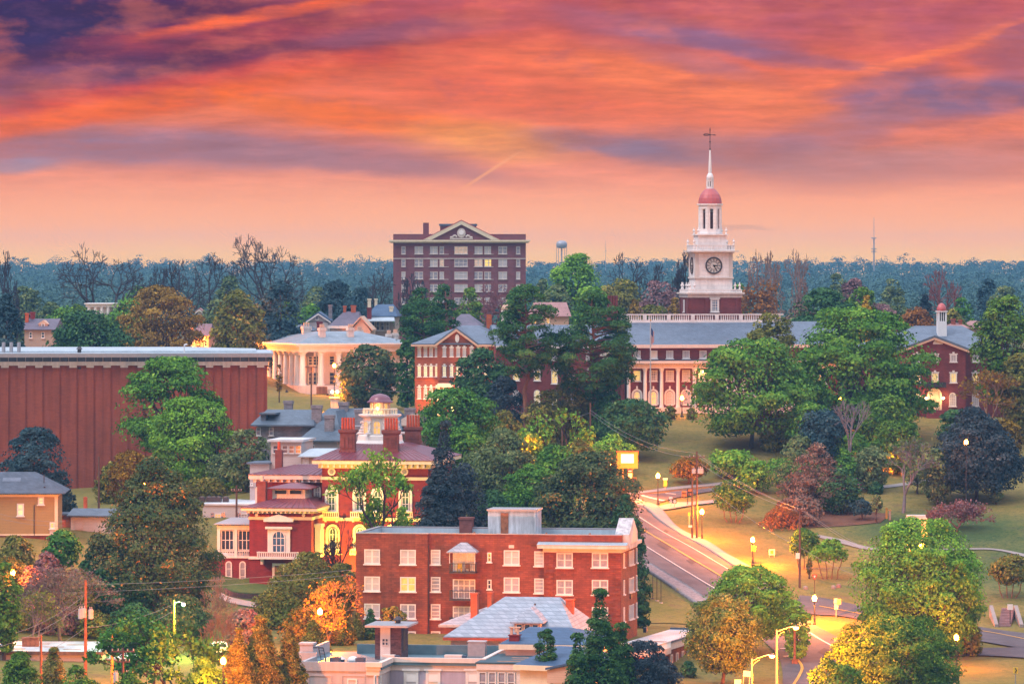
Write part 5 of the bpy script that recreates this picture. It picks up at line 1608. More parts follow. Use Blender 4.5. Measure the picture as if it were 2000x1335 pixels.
for i in range(12):
    px = round(1244 + i * 32.1)
    b.win(px, 722.5, 744, 15.5, 0, pane=pan.get(px, 'lit_yellow' if i in (8, 10, 11) else 'curtain_grey'), nx=4, ny=4, fw=.16, mw=.035)
    b.win(px, 764, 790, 13, 0, pane=('lit_yellow', 'lit_yellow', 'blind_pale', 'blind')[i % 4], nx=4, ny=4, arch=True, fw=.12, mw=.035)
    x = b.X(px); z1 = b.Z(759, x); z0 = b.Z(790, x)
    fr = MB().box(x - .88, x - .58, -.14, -.001, z0, z1 - .88).box(x + .58, x + .88, -.14, -.001, z0, z1 - .88).box(x - .12, x + .12, -.2, -.001, z1 - .2, z1 + .45)
    for k in range(8):
        a0_, a1_ = math.pi * k / 8, math.pi * (k + 1) / 8
        fr.yprism([(x + r_ * math.cos(a_), z1 - .88 + r_ * math.sin(a_)) for r_, a_ in ((.88, a0_), (.88, a1_), (.58, a1_), (.58, a0_))][::-1], -.14, -.001)
    b.part('arch_surround', fr, 'white')
for px in (1373, 1404):
    x = b.X(px, -.6)
    MB().ball(0, 0, 0, .16).build('portico_lamp', 'white_glow', b.o, (x, -.62, zt0 - .5))
    lamp_light(b.o, (x, -.78, zt0 - .85), 120, (1, .60, .10), .12)
# connecting range to the left
xl = b.X(968, 1.5)
ze2 = b.Z(676, -6, 1.5)
b.part('link_wall', MB().box(xl, -.82, 1.5, 15, -4, ze2), 'brick_dark')
b.part('link_roof', MB().frus((xl, -.82, 1, 15.5), (xl, -.82, 8, 8.5), ze2 + .15, b.Z(634, -6, 8), .14), 'slate_blue')
b.part('link_eave', MB().box(xl, -.82, .85, .999, ze2 - .3, ze2 + .15), 'white')
for px in (1008, 1049, 1083, 1115, 1150, 1190):
    b.win(px, 687, 703, 12, 1.5, pane='lit_yellow' if px == 1190 else 'curtain_grey', nx=4, ny=4, fw=.13, mw=.035, hood='key')
    b.win(px, 723, 743 if px != 1083 else 749, 12.5, 1.5, pane='curtain_grey' if px == 1190 else 'lit_yellow', nx=4, ny=4, fw=.13, mw=.035, hood='key')
    b.win(px, 761, 790, 13, 1.5, pane='lit_pale' if px in (1049, 1083) else 'curtain_grey', nx=4, ny=4, arch=True, fw=.14, mw=.035)
x0, x1 = b.X(1172, 1.3), b.X(1218, 1.3)
b.part('white_panel', MB().box(x0, b.X(1184, 1.3), 1.38, 1.499, b.Z(702, 0, 1.5), b.Z(688, 0, 1.5)).box(b.X(1197, 1.3), x1, 1.38, 1.499, b.Z(702, 0, 1.5), b.Z(688, 0, 1.5)), 'white')
zch = b.Z(596, -2, 10)
xc = b.X(1197, 10)
ck = MB().box(xc - .85, xc + .85, 9.5, 11, zr - 6, zch)
for i in range(4): ck.cyl(xc - .65 + i * .43, 10.2, zch + .001, b.Z(577, -2, 10), .2, .22, 8)
b.part('chimney', ck, 'brick_dark')
# clock tower
yt = 9.0
x0, x1 = b.X(1345, yt), b.X(1448, yt)
w = x1 - x0; xc = (x0 + x1) / 2; yc = yt + w / 2


def TZ(py): return b.Z(py, xc, yt)


b.part('tower_brick', MB().box(x0, x1, yt, yt + w, zr - 6, TZ(581)), 'brick_dark')
pq = MB()
for f in (0.06, .34, .64, .92): pq.box(x0 + w * f - .25, x0 + w * f + .25, yt - .12, yt - .001, zr - 2, TZ(581)).box(x0 - .12, x0 - .001, yt + w * f - .25, yt + w * f + .25, zr - 2, TZ(581))
b.part('tower_pilasters', pq, 'brick_dark')
b.part('tower_entablature', MB().box(x0 - .15, x1 + .15, yt - .15, yt + w + .15, TZ(581) + .001, TZ(574)).box(x0 - .5, x1 + .5, yt - .5, yt + w + .5, TZ(574) + .001, TZ(571)), 'limestone')
b.win(1396, 584, 609, 17, yt, pane='glass_blue', nx=5, ny=5, fw=.2, mw=.04, hood='flat')
window(b.o, x0, b.Z(609, x0, yc), 1.3, b.Z(585, x0, yc) - b.Z(609, x0, yc), yc, rz=-math.pi / 2, pane='glass_blue', nx=4, ny=5, fw=.18, mw=.04)


def tower_rail(xa, xb, ya, yb, z0, z1, m='marble', solid=False):
    r = MB()
    for (p, q, p2, q2) in ((xa, xb, ya, ya + .25), (xa, xb, yb - .25, yb)):
        r.box(p, q, p2, q2, z0, z0 + .18).box(p, q, p2, q2, z1 - .15, z1)
        nn = int((q - p) / .42)
        for i in range(nn + 1):
            x = p + .1 + (q - p - .2) * i / nn
            r.box(x - .09, x + .09, p2 + .04, q2 - .04, z0 + .181, z1 - .151)
    for (p, q) in ((xa, xa + .25), (xb - .25, xb)):
        r.box(p, q, ya + .251, yb - .251, z0, z0 + .18).box(p, q, ya + .251, yb - .251, z1 - .15, z1)
        nn = int((yb - ya) / .42)
        for i in range(1, nn):
            y = ya + (yb - ya) * i / nn
            r.box(p + .04, q - .04, y - .09, y + .09, z0 + .181, z1 - .151)
    return r


def urn(x, y, z, h):
    return MB().lathe(x, y, [(.16, z), (.16, z + h * .2), (.07, z + h * .28), (.24, z + h * .5), (.2, z + h * .66), (.08, z + h * .72), (.1, z + h * .85), (.02, z + h)], 8)


b.part('tower_parapet', tower_rail(x0 - .1, x1 + .1, yt - .1, yt + w + .1, TZ(571) + .002, TZ(565)), 'marble')
for xx in (x0 + .25, x0 + 1.0, x1 - 1.0, x1 - .25):
    for yy in (yt + .2, yt + w - .2): b.part('urn', urn(xx, yy, TZ(565), 1.2), 'marble')
for yy in (yt + 1.6, yt + w - 1.6): b.part('urn', urn(x0 + .2, yy, TZ(565), 1.2), 'marble')
x2, x3 = b.X(1358.5, yt + 1), b.X(1431, yt + 1); w2 = x3 - x2
y2 = yc - w2 / 2; y3 = yc + w2 / 2


def SZ(py): return b.Z(py, xc, y2)


b.part('clock_stage', MB().box(x2, x3, y2, y3, TZ(571) - .3, SZ(544)).box(x2 + .0, x3 - .0, y2 + .0, y3, SZ(541), SZ(494)), 'marble')
b.part('clock_stage_string', MB().box(x2 - .2, x3 + .2, y2 - .2, y3 + .2, SZ(544) + .001, SZ(541) - .001), 'limestone')
for q in ((x2 - .05, x2 + .55, y2 - .09, y2 - .001), (x3 - .55, x3 + .05, y2 - .09, y2 - .001), (x2 - .09, x2 - .001, y2, y2 + .55), (x2 - .09, x2 - .001, y3 - .55, y3)): b.part('corner_strip', MB().box(*q, SZ(541), SZ(494)), 'limestone')
b.part('clock_stage_cornice', MB().box(x2 - .3, x3 + .3, y2 - .3, y3 + .3, SZ(494) + .001, SZ(492)).box(x2 - .9, x3 + .9, y2 - .9, y3 + .9, SZ(492) + .001, SZ(489.5)), 'limestone')
zcl = SZ(518.5); xcl = b.X(1394, y2); rcl = 15.6 * (b.Y0 + y2) / F


def clock(name, fx, fy, rz):
    ck = MB().yprism([(rcl * math.cos(t), rcl * math.sin(t)) for t in np.linspace(0, 2 * math.pi, 33)[:-1]], -.05, 0).build(name, 'clock_face', b.o, (fx, fy, zcl), rz)
    ring = MB()
    for i in range(32):
        a0_, a1_ = 2 * math.pi * i / 32, 2 * math.pi * (i + 1) / 32
        for ra, rb, d in ((rcl * .9, rcl * 1.08, -.16), (rcl * .46, rcl * .51, -.08)):
            ring.yprism([(rb * math.cos(a0_), rb * math.sin(a0_)), (rb * math.cos(a1_), rb * math.sin(a1_)), (ra * math.cos(a1_), ra * math.sin(a1_)), (ra * math.cos(a0_), ra * math.sin(a0_))], d, -.051)
    for i in range(12):
        a = math.pi / 6 * i
        c, s_ = math.cos(a), math.sin(a)
        for off in (-.07, .07):
            pts = [(rcl * r_ * s_ + (off + e) * c, rcl * r_ * c - (off + e) * s_) for r_, e in ((.56, -.035), (.86, -.035), (.86, .035), (.56, .035))]
            ring.yprism(pts, -.075, -.052)
    ring.build('clock_ring', 'metal_dark', ck)
    for nm, ln, ang, wd in (('hour_hand', .52, 152, .13), ('minute_hand', .80, 148, .09)):
        a = math.radians(ang if nm == 'minute_hand' else 90)
        c, s_ = math.cos(a), math.sin(a)
        pts = [(rcl * r_ * s_ + e * c, rcl * r_ * c - e * s_) for r_, e in ((-.1, -wd), (ln, -wd * .4), (ln, wd * .4), (-.1, wd))]
        MB().yprism(pts, -.12 if nm == 'hour_hand' else -.145, -.085 if nm == 'hour_hand' else -.121).build(nm, 'black', ck)


clock('clock', xcl, y2 - .002, 0)
clock('clock', x2 - .002, yc, -math.pi / 2)
b.part('balcony_rail', tower_rail(x2 - .35, x3 + .35, y2 - .35, y3 + .35, SZ(489.5) + .001, SZ(478)), 'marble')
for xx in (x2 - .2, x3 + .2):
    for yy in (y2 - .2, y3 + .2): b.part('urn', urn(xx, yy, SZ(478), 1.0), 'marble')
w4 = 56 * (b.Y0 + yc) / F
x4, x5 = xc - w4 / 2 - .1, xc + w4 / 2 - .1; y4 = yc - w4 / 2; y5 = yc + w4 / 2
b.part('belfry_base', MB().box(x4, x5, y4, y5, SZ(489), SZ(459.5)).box(x4 - .25, x5 + .25, y4 - .25, y5 + .25, SZ(459.5) + .001, SZ(457)), 'marble')
for xx in (x4 + .05, x5 - .05):
    for yy in (y4 + .1, y5 - .1): b.part('urn', urn(xx, yy, SZ(457), 1.1), 'marble')
xb_ = (x4 + x5) / 2
RB = 22.2 * (b.Y0 + yc) / F * 1.04
zs, zo0, zo1, ztp = b.Z(457, xc, yc), b.Z(447, xc, yc), b.Z(408, xc, yc), b.Z(398, xc, yc)
b.part('belfry_sill', MB().lathe(xb_, yc, [(RB, zs), (RB, zo0)], 8, R8), 'marble')
b.part('belfry_head', MB().lathe(xb_, yc, [(RB, zo1), (RB, ztp - .3), (RB * 1.13, ztp - .2), (RB * 1.13, ztp)], 8, R8), 'marble')
pi_ = MB()
for i in range(8):
    a = R8 + i * math.pi / 4
    pi_.cyl(xb_ + (RB - .28) * math.cos(a), yc + (RB - .28) * math.sin(a), zo0, zo1, .30, n=8)
for i in range(8):
    for sgn in (-1, 1):
        a = i * math.pi / 4 + sgn * .245
        rr = RB * math.cos(R8) / math.cos(.245) - .18
        pi_.cyl(xb_ + rr * math.cos(a), yc + rr * math.sin(a), zo0, zo1, .17, n=6)
b.part('belfry_pillars', pi_, 'marble')
b.part('bell', MB().lathe(xb_, yc, [(.7, zo0 + .3), (.5, zo0 + .7), (.35, zo0 + 1.3), (.05, zo0 + 1.5)], 12).box(xb_ - .08, xb_ + .08, yc - .08, yc + .08, zo0 + 1.4, zo1).box(xb_ - .5, xb_ + .5, yc - .5, yc + .5, zo0, zo0 + .29), 'metal_dark')
b.part('belfry_louvres', MB().cyl(xb_, yc, zo0 + .001, zo1 - .6, RB * .52, RB * .52, 8), 'brick_brown')
zd = b.Z(368.6, xb_, yc)
b.part('tower_dome', MB().lathe(xb_, yc, [(RB * 1.0, ztp + .001), (RB * 1.0, ztp + .35), (RB * .95, ztp + .9), (RB * .83, ztp + 1.5), (RB * .66, ztp + 1.95), (RB * .42, zd - .02), (RB * .3, zd)], 16, R8), 'dome_red')
zl0, zl1, zl2, zsp = zd, b.Z(350, xb_, yc), b.Z(337, xb_, yc), b.Z(293, xb_, yc)
rl = 7.2 * (b.Y0 + yc) / F
ln = MB().cyl(xb_, yc, zl0 + .001, zl0 + .35, rl, n=8, rot=R8).cyl(xb_, yc, zl1 - .35, zl1 - .1, rl, n=8, rot=R8).cyl(xb_, yc, zl1 - .099, zl1, rl * 1.15, n=8, rot=R8)
for i in range(8): ln.cyl(xb_ + rl * .82 * math.cos(R8 + i * math.pi / 4), yc + rl * .82 * math.sin(R8 + i * math.pi / 4), zl0 + .35, zl1 - .35, .13, n=6)
b.part('tower_lantern', ln, 'white_bright')
b.part('lantern_core', MB().cyl(xb_, yc, zl0 + .351, zl1 - .351, rl * .5, n=8), 'brick_brown')
b.part('small_dome', MB().lathe(xb_, yc, [(rl * .98, zl1 + .001), (rl * .95, zl1 + .4), (rl * .7, zl1 + .8), (rl * .35, zl2)], 12), 'white_bright', smooth=True)
b.part('spire', MB().lathe(xb_, yc, [(.28, zl2 + .001), (.26, zl2 + .6), (.13, zsp)], 8), 'white_bright')
zv = b.Z(249, xb_, yc); zar = b.Z(263.7, xb_, yc)
wv = MB().tube((xb_, yc, zsp), (xb_, yc, zv - .5), .055).tube((xb_, yc, zv - .5), (xb_, yc, zv), .12, .01, 6).ball(xb_, yc, b.Z(277, xb_, yc), .13, 8).ball(xb_, yc, zsp + .1, .14, 8).ball(xb_, yc, zar, .13, 8)
wv.tube((xb_ - 1.15, yc, zar + .05), (xb_ + .9, yc, zar), .045)
wv.tube((xb_ + .6, yc, zar), (xb_ + 1.0, yc, zar - .02), .12, .02, 6)
for t in range(6):
    for sg in (-1, 1):
        a0_, a1_ = math.pi * t / 6, math.pi * (t + 1) / 6
        wv.tube((xb_ - .6 - .45 * math.cos(a0_), yc, zar + .04 + sg * .18 * math.sin(a0_)), (xb_ - .6 - .45 * math.cos(a1_), yc, zar + .04 + sg * .18 * math.sin(a1_)), .05)
b.part('weather_vane', wv, 'black')
# east gabled wing
yw = -7.0
xa, xb = b.X(1763, yw), b.X(1886, yw)
xm = (xa + xb) / 2
ze, za = b.Z(683, xb, yw), b.Z(658, xm, yw)
b.part('east_wall', MB().box(xa, xb, yw, 14, -4, ze).yprism([(xa, ze + .001), (xb, ze + .001), (xm, za - .2)], yw, yw + .6), 'brick_dark')
b.part('east_gable_roof', MB().yprism([(xa - .5, ze - .1), (xm, za - .05), (xb + .5, ze - .1), (xb + .5, ze + .25), (xm, za + .3), (xa - .5, ze + .25)], yw - .5, 8), 'slate_blue')
b.part('east_gable_trim', MB().yprism([(xa - .5, ze - .45), (xm, za - .4), (xb + .5, ze - .45), (xb + .5, ze - .11), (xm, za - .06), (xa - .5, ze - .11)], yw - .48, yw - .001), 'peach_wall')
xn0, xn1 = b.X(1700, -3), b.X(1960, -3)
zn, zn1 = b.Z(683, xb, -3), b.Z(636, xm, 6)
b.part('east_range', MB().box(xn0, xa - .01, -3, 14, -4, zn).box(xb + .01, xn1, -3, 14, -4, zn), 'brick_dark')
b.part('east_roof', MB().frus((xn0, xn1 + .5, -3.6, 14.6), (xm - .5, xn1 - 5, 5.3, 5.8), zn + .15, zn1, .14), 'slate_blue')
b.part('lunette', MB().yprism([(xm + .8 * math.cos(t) + .6, b.Z(672, xm, yw) + .8 * math.sin(t)) for t in np.linspace(0, math.pi, 10)], yw - .08, yw - .001), 'white')
for px in (1791, 1826, 1862): b.win(px, 692, 706.5, 14, yw, pane='lit_dim' if px == 1826 else 'curtain_grey', nx=4, ny=4, fw=.15, mw=.035, hood='key')
b.win(1906, 692, 706.5, 14, -3, pane='curtain_grey', nx=4, ny=4, fw=.15, mw=.035)
b.win(1826, 728, 754, 14, yw, pane='lit_yellow', nx=4, ny=5, fw=.15, mw=.035, hood='key')
for px, yy in ((1791, yw), (1862, yw), (1905, -3)): b.win(px, 728, 747, 14, yy, pane='lit_yellow', nx=4, ny=4, fw=.15, mw=.035, hood='key')
for px, yy in ((1791, yw), (1860.5, yw), (1905, -3)): b.win(px, 766, 793, 14, yy, pane='blind_pale' if px > 1800 else 'lit_pale', nx=3, ny=5, arch=True, fw=.16, mw=.035)
xd = b.X(1825, yw); z0, z1 = b.Z(800, xd, yw), b.Z(757, xd, yw)
dr = MB().box(xd - 1.15, xd - .8, yw - .25, yw - .001, z0, z1 - 1.15).box(xd + .8, xd + 1.15, yw - .25, yw - .001, z0, z1 - 1.15)
for k in range(8):
    a0_, a1_ = math.pi * k / 8, math.pi * (k + 1) / 8
    dr.yprism([(xd + r_ * math.cos(a_), z1 - 1.15 + r_ * math.sin(a_)) for r_, a_ in ((1.15, a0_), (1.15, a1_), (.8, a1_), (.8, a0_))][::-1], yw - .25, yw - .001)
b.part('door_arch', dr, 'cream')
b.part('door', MB().add([(xd + q[0], yw - .1, z0 + q[1]) for q in arcpts(1.6, z1 - z0 - .35)], [tuple(range(10))]), 'cream')
b.part('door_balcony', MB().box(xd - 1.8, xd + 1.8, yw - .6, yw - .002, b.Z(756.5, xd, yw), b.Z(755.5, xd, yw)).box(xd - 1.8, xd + 1.8, yw - .6, yw - .54, b.Z(755.5, xd, yw), b.Z(746, xd, yw)), 'metal_dark')
stp = MB()
for i in range(6): stp.box(xd - 1.6, xd + 1.6, yw - .9 - .35 * i, yw - .55 - .35 * i, -3, z0 - .04 - .2 * i)
stp.box(xd - 1.9, xd + 1.9, yw - .549, yw - .002, -3, z0 - .01)
b.part('door_steps', stp, 'brick_dark')
for px in (1808, 1841):
    x = b.X(px, yw); z = b.Z(777, x, yw)
    MB().ball(0, 0, 0, .2).build('wall_lantern', 'white_glow', b.o, (x, yw - .45, z))
    lamp_light(b.o, (x, yw - .75, z), 200, (1, .48, .10), .15)
# little cupola on that wing
yq = 2.0; xq = b.X(1839, yq)
z0, z1, z2, z3, z4 = [b.Z(v, xq, yq) for v in (640, 627, 609, 607, 592)]
hw = 8.6 * (b.Y0 + yq) / F
b.part('east_cupola_base', MB().box(xq - hw, xq + hw, yq - hw, yq + hw, z0 - 1.5, z1), 'white_bright')
pc = MB()
for sx in (-1, -.3, .3, 1):
    for sy in (-1, -.3, .3, 1):
        pw = .13 if abs(sx) == abs(sy) else .06
        if max(abs(sx), abs(sy)) == 1: pc.box(xq + sx * (hw - .13) - pw, xq + sx * (hw - .13) + pw, yq + sy * (hw - .13) - pw, yq + sy * (hw - .13) + pw, z1 + .001, z2)
pc.box(xq - hw - .12, xq + hw + .12, yq - hw - .12, yq + hw + .12, z2 + .001, z3)
b.part('east_cupola_pillars', pc, 'white_bright')
b.part('east_cupola_dome', MB().lathe(xq, yq, [(hw * 1.12, z3 + .001), (hw * 1.08, z3 + .4), (hw * .85, z3 + .9), (hw * .4, z3 + 1.2), (.08, z3 + 1.3), (.03, z4)], 14), 'dome_red', smooth=True)
b.part('east_cupola_dark_core', MB().cyl(xq, yq, z1 + .001, z2 - .1, .60, .58, 8), 'black')  # black core painted for the shade inside the openings

# ============ west gabled brick hall
b = Bld('gabled_hall', 'orange lit brick hall with central gable and lit middle windows', 'college hall', 810, 744, -3.0)
xg0, xg1, xb = b.X(854), b.X(928.5), b.X(982)
ze, za = b.Z(672.5), b.Z(639, b.X(891))
xm = (xg0 + xg1) / 2
b.part('wall', MB().box(0, xb, .3, 24, -4, ze).box(xg0, xg1, 0, .299, -4, ze), 'brick_wing')
b.part('gable', MB().yprism([(xg0, ze + .001), (xg1, ze + .001), (xm, za - .3)], 0, 3), 'brick_wing')
b.part('gable_roof', MB().yprism([(xg0 - .5, ze - .1), (xm, za - .25), (xg1 + .5, ze - .1), (xg1 + .5, ze + .2), (xm, za + .05), (xg0 - .5, ze + .2)], -.4, 9), 'slate_blue')
b.part('gable_trim', MB().yprism([(xg0 - .5, ze - .5), (xm, za - .65), (xg1 + .5, ze - .5), (xg1 + .5, ze - .101), (xm, za - .251), (xg0 - .5, ze - .101)], -.42, -.001), 'peach_wall')
b.part('roof', MB().frus((-.6, xb + .6, -.3, 24.5), (7, xb - 4.5, 9, 15), ze + .15, b.Z(636, 6, 9), .14), 'slate_blue')
b.part('eave', MB().box(-.6, xg0 - .51, -.4, .299, ze - .3, ze).box(xg1 + .51, xb + .6, -.4, .299, ze - .3, ze), 'peach_wall')
for i, px in enumerate((819, 831, 842, 853, 868, 882, 895, 907, 921, 936, 949)):
    yy = 0 if 855 < px < 928 else .3
    b.win(px, 679, 696, 6.6, yy, pane='blind', nx=2, ny=4, fw=.08, mw=.03, hood='key')
    if i != 6: b.win(px, 715, 735, 6.6, yy, pane='lit_pale', nx=2, ny=4, fw=.08, mw=.03, hood='key')
    b.win(px, 756, 778, 6.6, yy, pane='blind', nx=2, ny=4, arch=True, fw=.1, mw=.03, hood='key')
b.win(895, 711, 741, 8, 0, pane='lit_pale', nx=2, ny=5, arch=True, fw=.12, mw=.03)
x = b.X(893); z = b.Z(660.5, x)
b.part('gable_window', MB().yprism([(x + .33 * math.cos(t), z + .7 * math.sin(t)) for t in np.linspace(0, 2 * math.pi, 17)[:-1]], -.12, -.001), 'white')
b.part('door_canopy', MB().box(b.X(856), b.X(886), -2.2, -.001, b.Z(755, xg0), b.Z(748, xg0)), 'cream_pink')
b.part('canopy_columns', MB().cyl(b.X(858), -1.9, -1, b.Z(755, xg0) - .001, .2).cyl(b.X(884), -1.9, -1, b.Z(755, xg0) - .001, .2), 'cream')
b.part('string_course', MB().box(-.05, xg0 - .01, .2, .299, b.Z(742), b.Z(740)).box(xg0 - .05, xg1 + .05, -.1, -.001, b.Z(742), b.Z(740)), 'orange_brick')
x = b.X(955, 12)
b.part('chimney', MB().box(x - .4, x + .4, 12, 13, b.Z(640, x, 12), b.Z(614, x, 12)), 'orange_brick')
flood(842, 738, 'small floodlight in the grass before the gabled brick hall', 0, 0, 4500, (1, .44, .16), 130, 48, -10)
flood(890, 740, 'second floodlight right of the hall doorway by the hedge', 0, 0, 4200, (1, .42, .14), 130, 48, 0)

# ============ tall brick hotel far behind
b = Bld('tall_brick_building', 'tall dark red brick building with pale cornice and classical pediment', 'tower block', 768, 1200, 1.5, drop=22)
xb = b.X(1027)
zt, zc1, zc0 = b.Z(457), b.Z(468.5), b.Z(474)
b.part('wall', MB().box(0, xb, 0, 18, -4, zt), 'brick_hospital')
pl = MB()
for px in (803, 833, 874, 920, 966, 998): x = b.X(px); pl.box(x - .9, x + .9, -.16, -.001, -4, zc0 - .6)
b.part('pilasters', pl, 'brick_hospital')
b.part('cornice', MB().box(-.8, xb + .8, -.9, 18.8, zc0, zc0 + .3).box(-1.1, xb + 1.1, -1.2, 19, zc0 + .301, zc1), 'cream')
x0, x1 = b.X(826), b.X(976)
xm = (x0 + x1) / 2; za = b.Z(431, xm)
b.part('pediment', MB().yprism([(x0 + 1, zc1 + .001), (x1 - 1, zc1 + .001), (xm, za - .8)], -.5, 6), 'brick_hospital')
b.part('pediment_trim', MB().yprism([(x0, zc1 + .05), (x0 + 2.2, zc1 + .05), (xm, za - 1.0), (x1 - 2.2, zc1 + .05), (x1, zc1 + .05), (xm, za)], -1.1, -.501), 'cream')
b.part('pediment_roof', MB().yprism([(x0 - .2, zc1 + .06), (x0, zc1 + .06), (xm, za + .01), (x1, zc1 + .06), (x1 + .2, zc1 + .06), (xm, za + .25)], -1.15, 6), 'dome_red')
z = b.Z(455, xm)
em = MB().yprism([(xm + 1.1 * math.cos(t), z + 1.25 * math.sin(t)) for t in np.linspace(0, 2 * math.pi, 17)[:-1]], -.75, -.501)
for sg in (-1, 1):
    for k in range(5): em.ball(xm + sg * (1.3 + .35 * k), -.6, z - .9 + .25 * math.sin(k * 1.3), .28, 8)
em.box(xm - 3, xm + 3, -.7, -.501, z - 1.6, z - 1.3)
b.part('emblem', em, 'limestone')
b.part('emblem_shield', MB().yprism([(xm + .62 * math.cos(t), z + .15 + .65 * math.sin(t)) for t in np.linspace(0, 2 * math.pi, 13)[:-1]], -.9, -.751), 'white_bright')
x = b.X(832, 4)
b.part('chimney', MB().box(x - .75, x + .75, 3, 5, zt - 1, b.Z(435, x, 4)), 'brick_hospital')
x0, x1 = b.X(860, 10), b.X(930, 10)
b.part('penthouse', MB().box(x0, x1, 10, 15, zt, b.Z(441, x0, 10)), 'brick_hospital')
b.part('penthouse_roof', MB().box(x0 - .3, x1 + .3, 9.7, 15.3, b.Z(441, x0, 10) + .001, b.Z(437, x0, 10)), 'slate_blue')
b.part('band', MB().box(-.1, xb + .1, -.22, -.161, b.Z(505.5), b.Z(504)), 'limestone')
rows = ((481, 496), (506, 520.5), (530.5, 545), (555, 569.5), (581, 594))
for r, (t0, t1) in enumerate(rows):
    for i, (px, w, nx_) in enumerate(((788, 8, 1), (818, 17, 2), (846.5, 17, 2), (867, 17, 2), (900.5, 26, 3), (934, 17, 2), (954.5, 17, 2), (982, 17, 2), (1012, 8, 1))):
        pn = 'curtain_grey' if (r * 5 + i * 3) % 4 < 2 else 'blind_pale'
        if r == 1 and i in (3, 5): pn = 'lit_dim'
        if r == 1 and i == 6: pn = 'lit_yellow'
        if r == 0 and i == 4: pn = 'lit_dim'
        b.win(px, t0, t1, w, 0, pane=pn, nx=nx_, ny=2, fw=.14, mw=.06, fr='limestone')

# ============ houses on the hill behind
def house(name, label, pxl, pxr, Y, yaw, py_e, py_r, depth, wall, roof, kind='hip', drop=20, chim=(), wins=(), ridge=None, over=.5):
    b = Bld(name, label, 'house', pxl, Y, yaw, drop=drop)
    xb = b.X(pxr)
    ze = b.Z(py_e, xb / 2); zr = b.Z(py_r, xb / 2, depth / 2)
    b.part('wall', MB().box(over, xb - over, over, depth, -5, ze - .15), wall)
    if kind == 'hip':
        r0, r1 = ridge or (.35, .65)
        b.part('roof', MB().frus((0, xb, 0, depth + over), (xb * r0, xb * r1, depth * .45, depth * .55), ze, zr, .14), roof)
    elif kind == 'gx':
        b.part('roof', MB().gabx(0, xb, 0, depth + over, ze, zr, .14), roof)
    elif kind == 'gy':
        b.part('gable', MB().yprism([(over, ze), (xb - over, ze), (xb / 2, zr - .25)], over, over + .4), wall)
        b.part('roof', MB().yprism([(-.1, ze - .1), (xb / 2, zr - .2), (xb + .1, ze - .1), (xb + .1, ze + .15), (xb / 2, zr + .1), (-.1, ze + .15)], 0, depth), roof)
        b.part('gable_trim', MB().yprism([(-.1, ze - .4), (xb / 2, zr - .5), (xb + .1, ze - .4), (xb + .1, ze - .101), (xb / 2, zr - .201), (-.1, ze - .101)], -.05, over - .01), 'white')
    for px, y, pt, pb, w, m in chim:
        x = b.X(px, y); h = w * (b.Y0 + y) / F / 2; zt_ = b.Z(pt, x, y)
        b.part('chimney', MB().box(x - h, x + h, y, y + 1, b.Z(pb, x, y), zt_ - .3).box(x - h - .08, x + h + .08, y - .08, y + 1.08, zt_ - .299, zt_), m)
    for px, t0, t1, w, pn in wins:
        b.win(px, t0, t1, w, over, pane=pn, nx=2 if w > 8 else 1, ny=2, fw=.1)
    return b


house('house', 'white gabled house with blue roof behind the columned mansion', 598, 645, 905, 0, 627, 609, 12, 'white_siding', 'roof_blue', 'gy', chim=((645, 6, 595, 622, 7, 'stone_grey'), (624, -2, 628, 655, 11, 'brick_hay')), wins=((619, 616, 624, 6, 'glass_dark'), (610, 640, 652, 6, 'glass_dark')))
b = house('house', 'house with steep purple slate roof and peach gable end', 640, 702, 895, -4, 637, 608, 12, 'cream_pink', 'slate_purple', 'hip', ridge=(.42, .9), chim=((673, 5, 597, 610, 5, 'orange_brick'), (690, 5, 596, 612, 9, 'orange_brick')))
b.part('eave', MB().box(0, b.X(688), -.3, -.001, b.Z(641), b.Z(636)), 'white')
xg0, xg1 = b.X(681, -1), b.X(728, -1)
zg, za = b.Z(646, xg0, -1), b.Z(618, xg0, -1)
b.part('gable_wing', MB().box(xg0 + .4, xg1 - .4, -1, 8, -5, zg).yprism([(xg0 + .4, zg + .001), (xg1 - .4, zg + .001), ((xg0 + xg1) / 2, za - .3)], -1, 6), 'peach_wall')
b.part('gable_wing_roof', MB().yprism([(xg0, zg), ((xg0 + xg1) / 2, za - .25), (xg1, zg), (xg1, zg + .3), ((xg0 + xg1) / 2, za + .1), (xg0, zg + .3)], -1.4, 6), 'peach_wall')
window(b.o, (xg0 + xg1) / 2, b.Z(652, xg0, -1), .8, 1.0, -1, pane='glass_dark', nx=1, ny=1, arch=True, fr='peach_wall')
b = house('house', 'grey porch house with steep blue roof and tall brick chimney', 716, 776, 910, -3, 617, 594, 12, 'tan_wall', 'roof_blue', 'hip', ridge=(.25, .8), chim=((721, -1, 583, 600, 6, 'cream'), (721, -1.2, 600, 650, 8, 'brick_hay'), (734, 5, 583, 602, 5, 'cream'), (764, 2, 598, 620, 7, 'cream')), wins=((729, 627, 645, 6, 'glass_dark'), (738, 627, 645, 7, 'glass_dark'), (747, 627, 645, 7, 'glass_dark'), (757, 627, 645, 7, 'curtain_grey')))
b.part('porch_roof', MB().frus((0, b.X(772), -2.2, .5), (.5, b.X(770), 0, .5), b.Z(626), b.Z(619), .15), 'roof_pale')
house('house', 'small hip roofed house left of the purple roofed one', 566, 612, 890, -3, 645, 632, 9, 'peach_wall', 'slate', 'hip', wins=((578, 650, 662, 6, 'glass_dark'), (588, 650, 662, 6, 'glass_dark'), (606, 643, 652, 6, 'glass_dark')))
house('house', 'house with low mauve hip roof behind the gabled hall', 872, 938, 830, -3, 636, 613, 12, 'brick_wing', 'slate_purple', 'hip', ridge=(.38, .62))
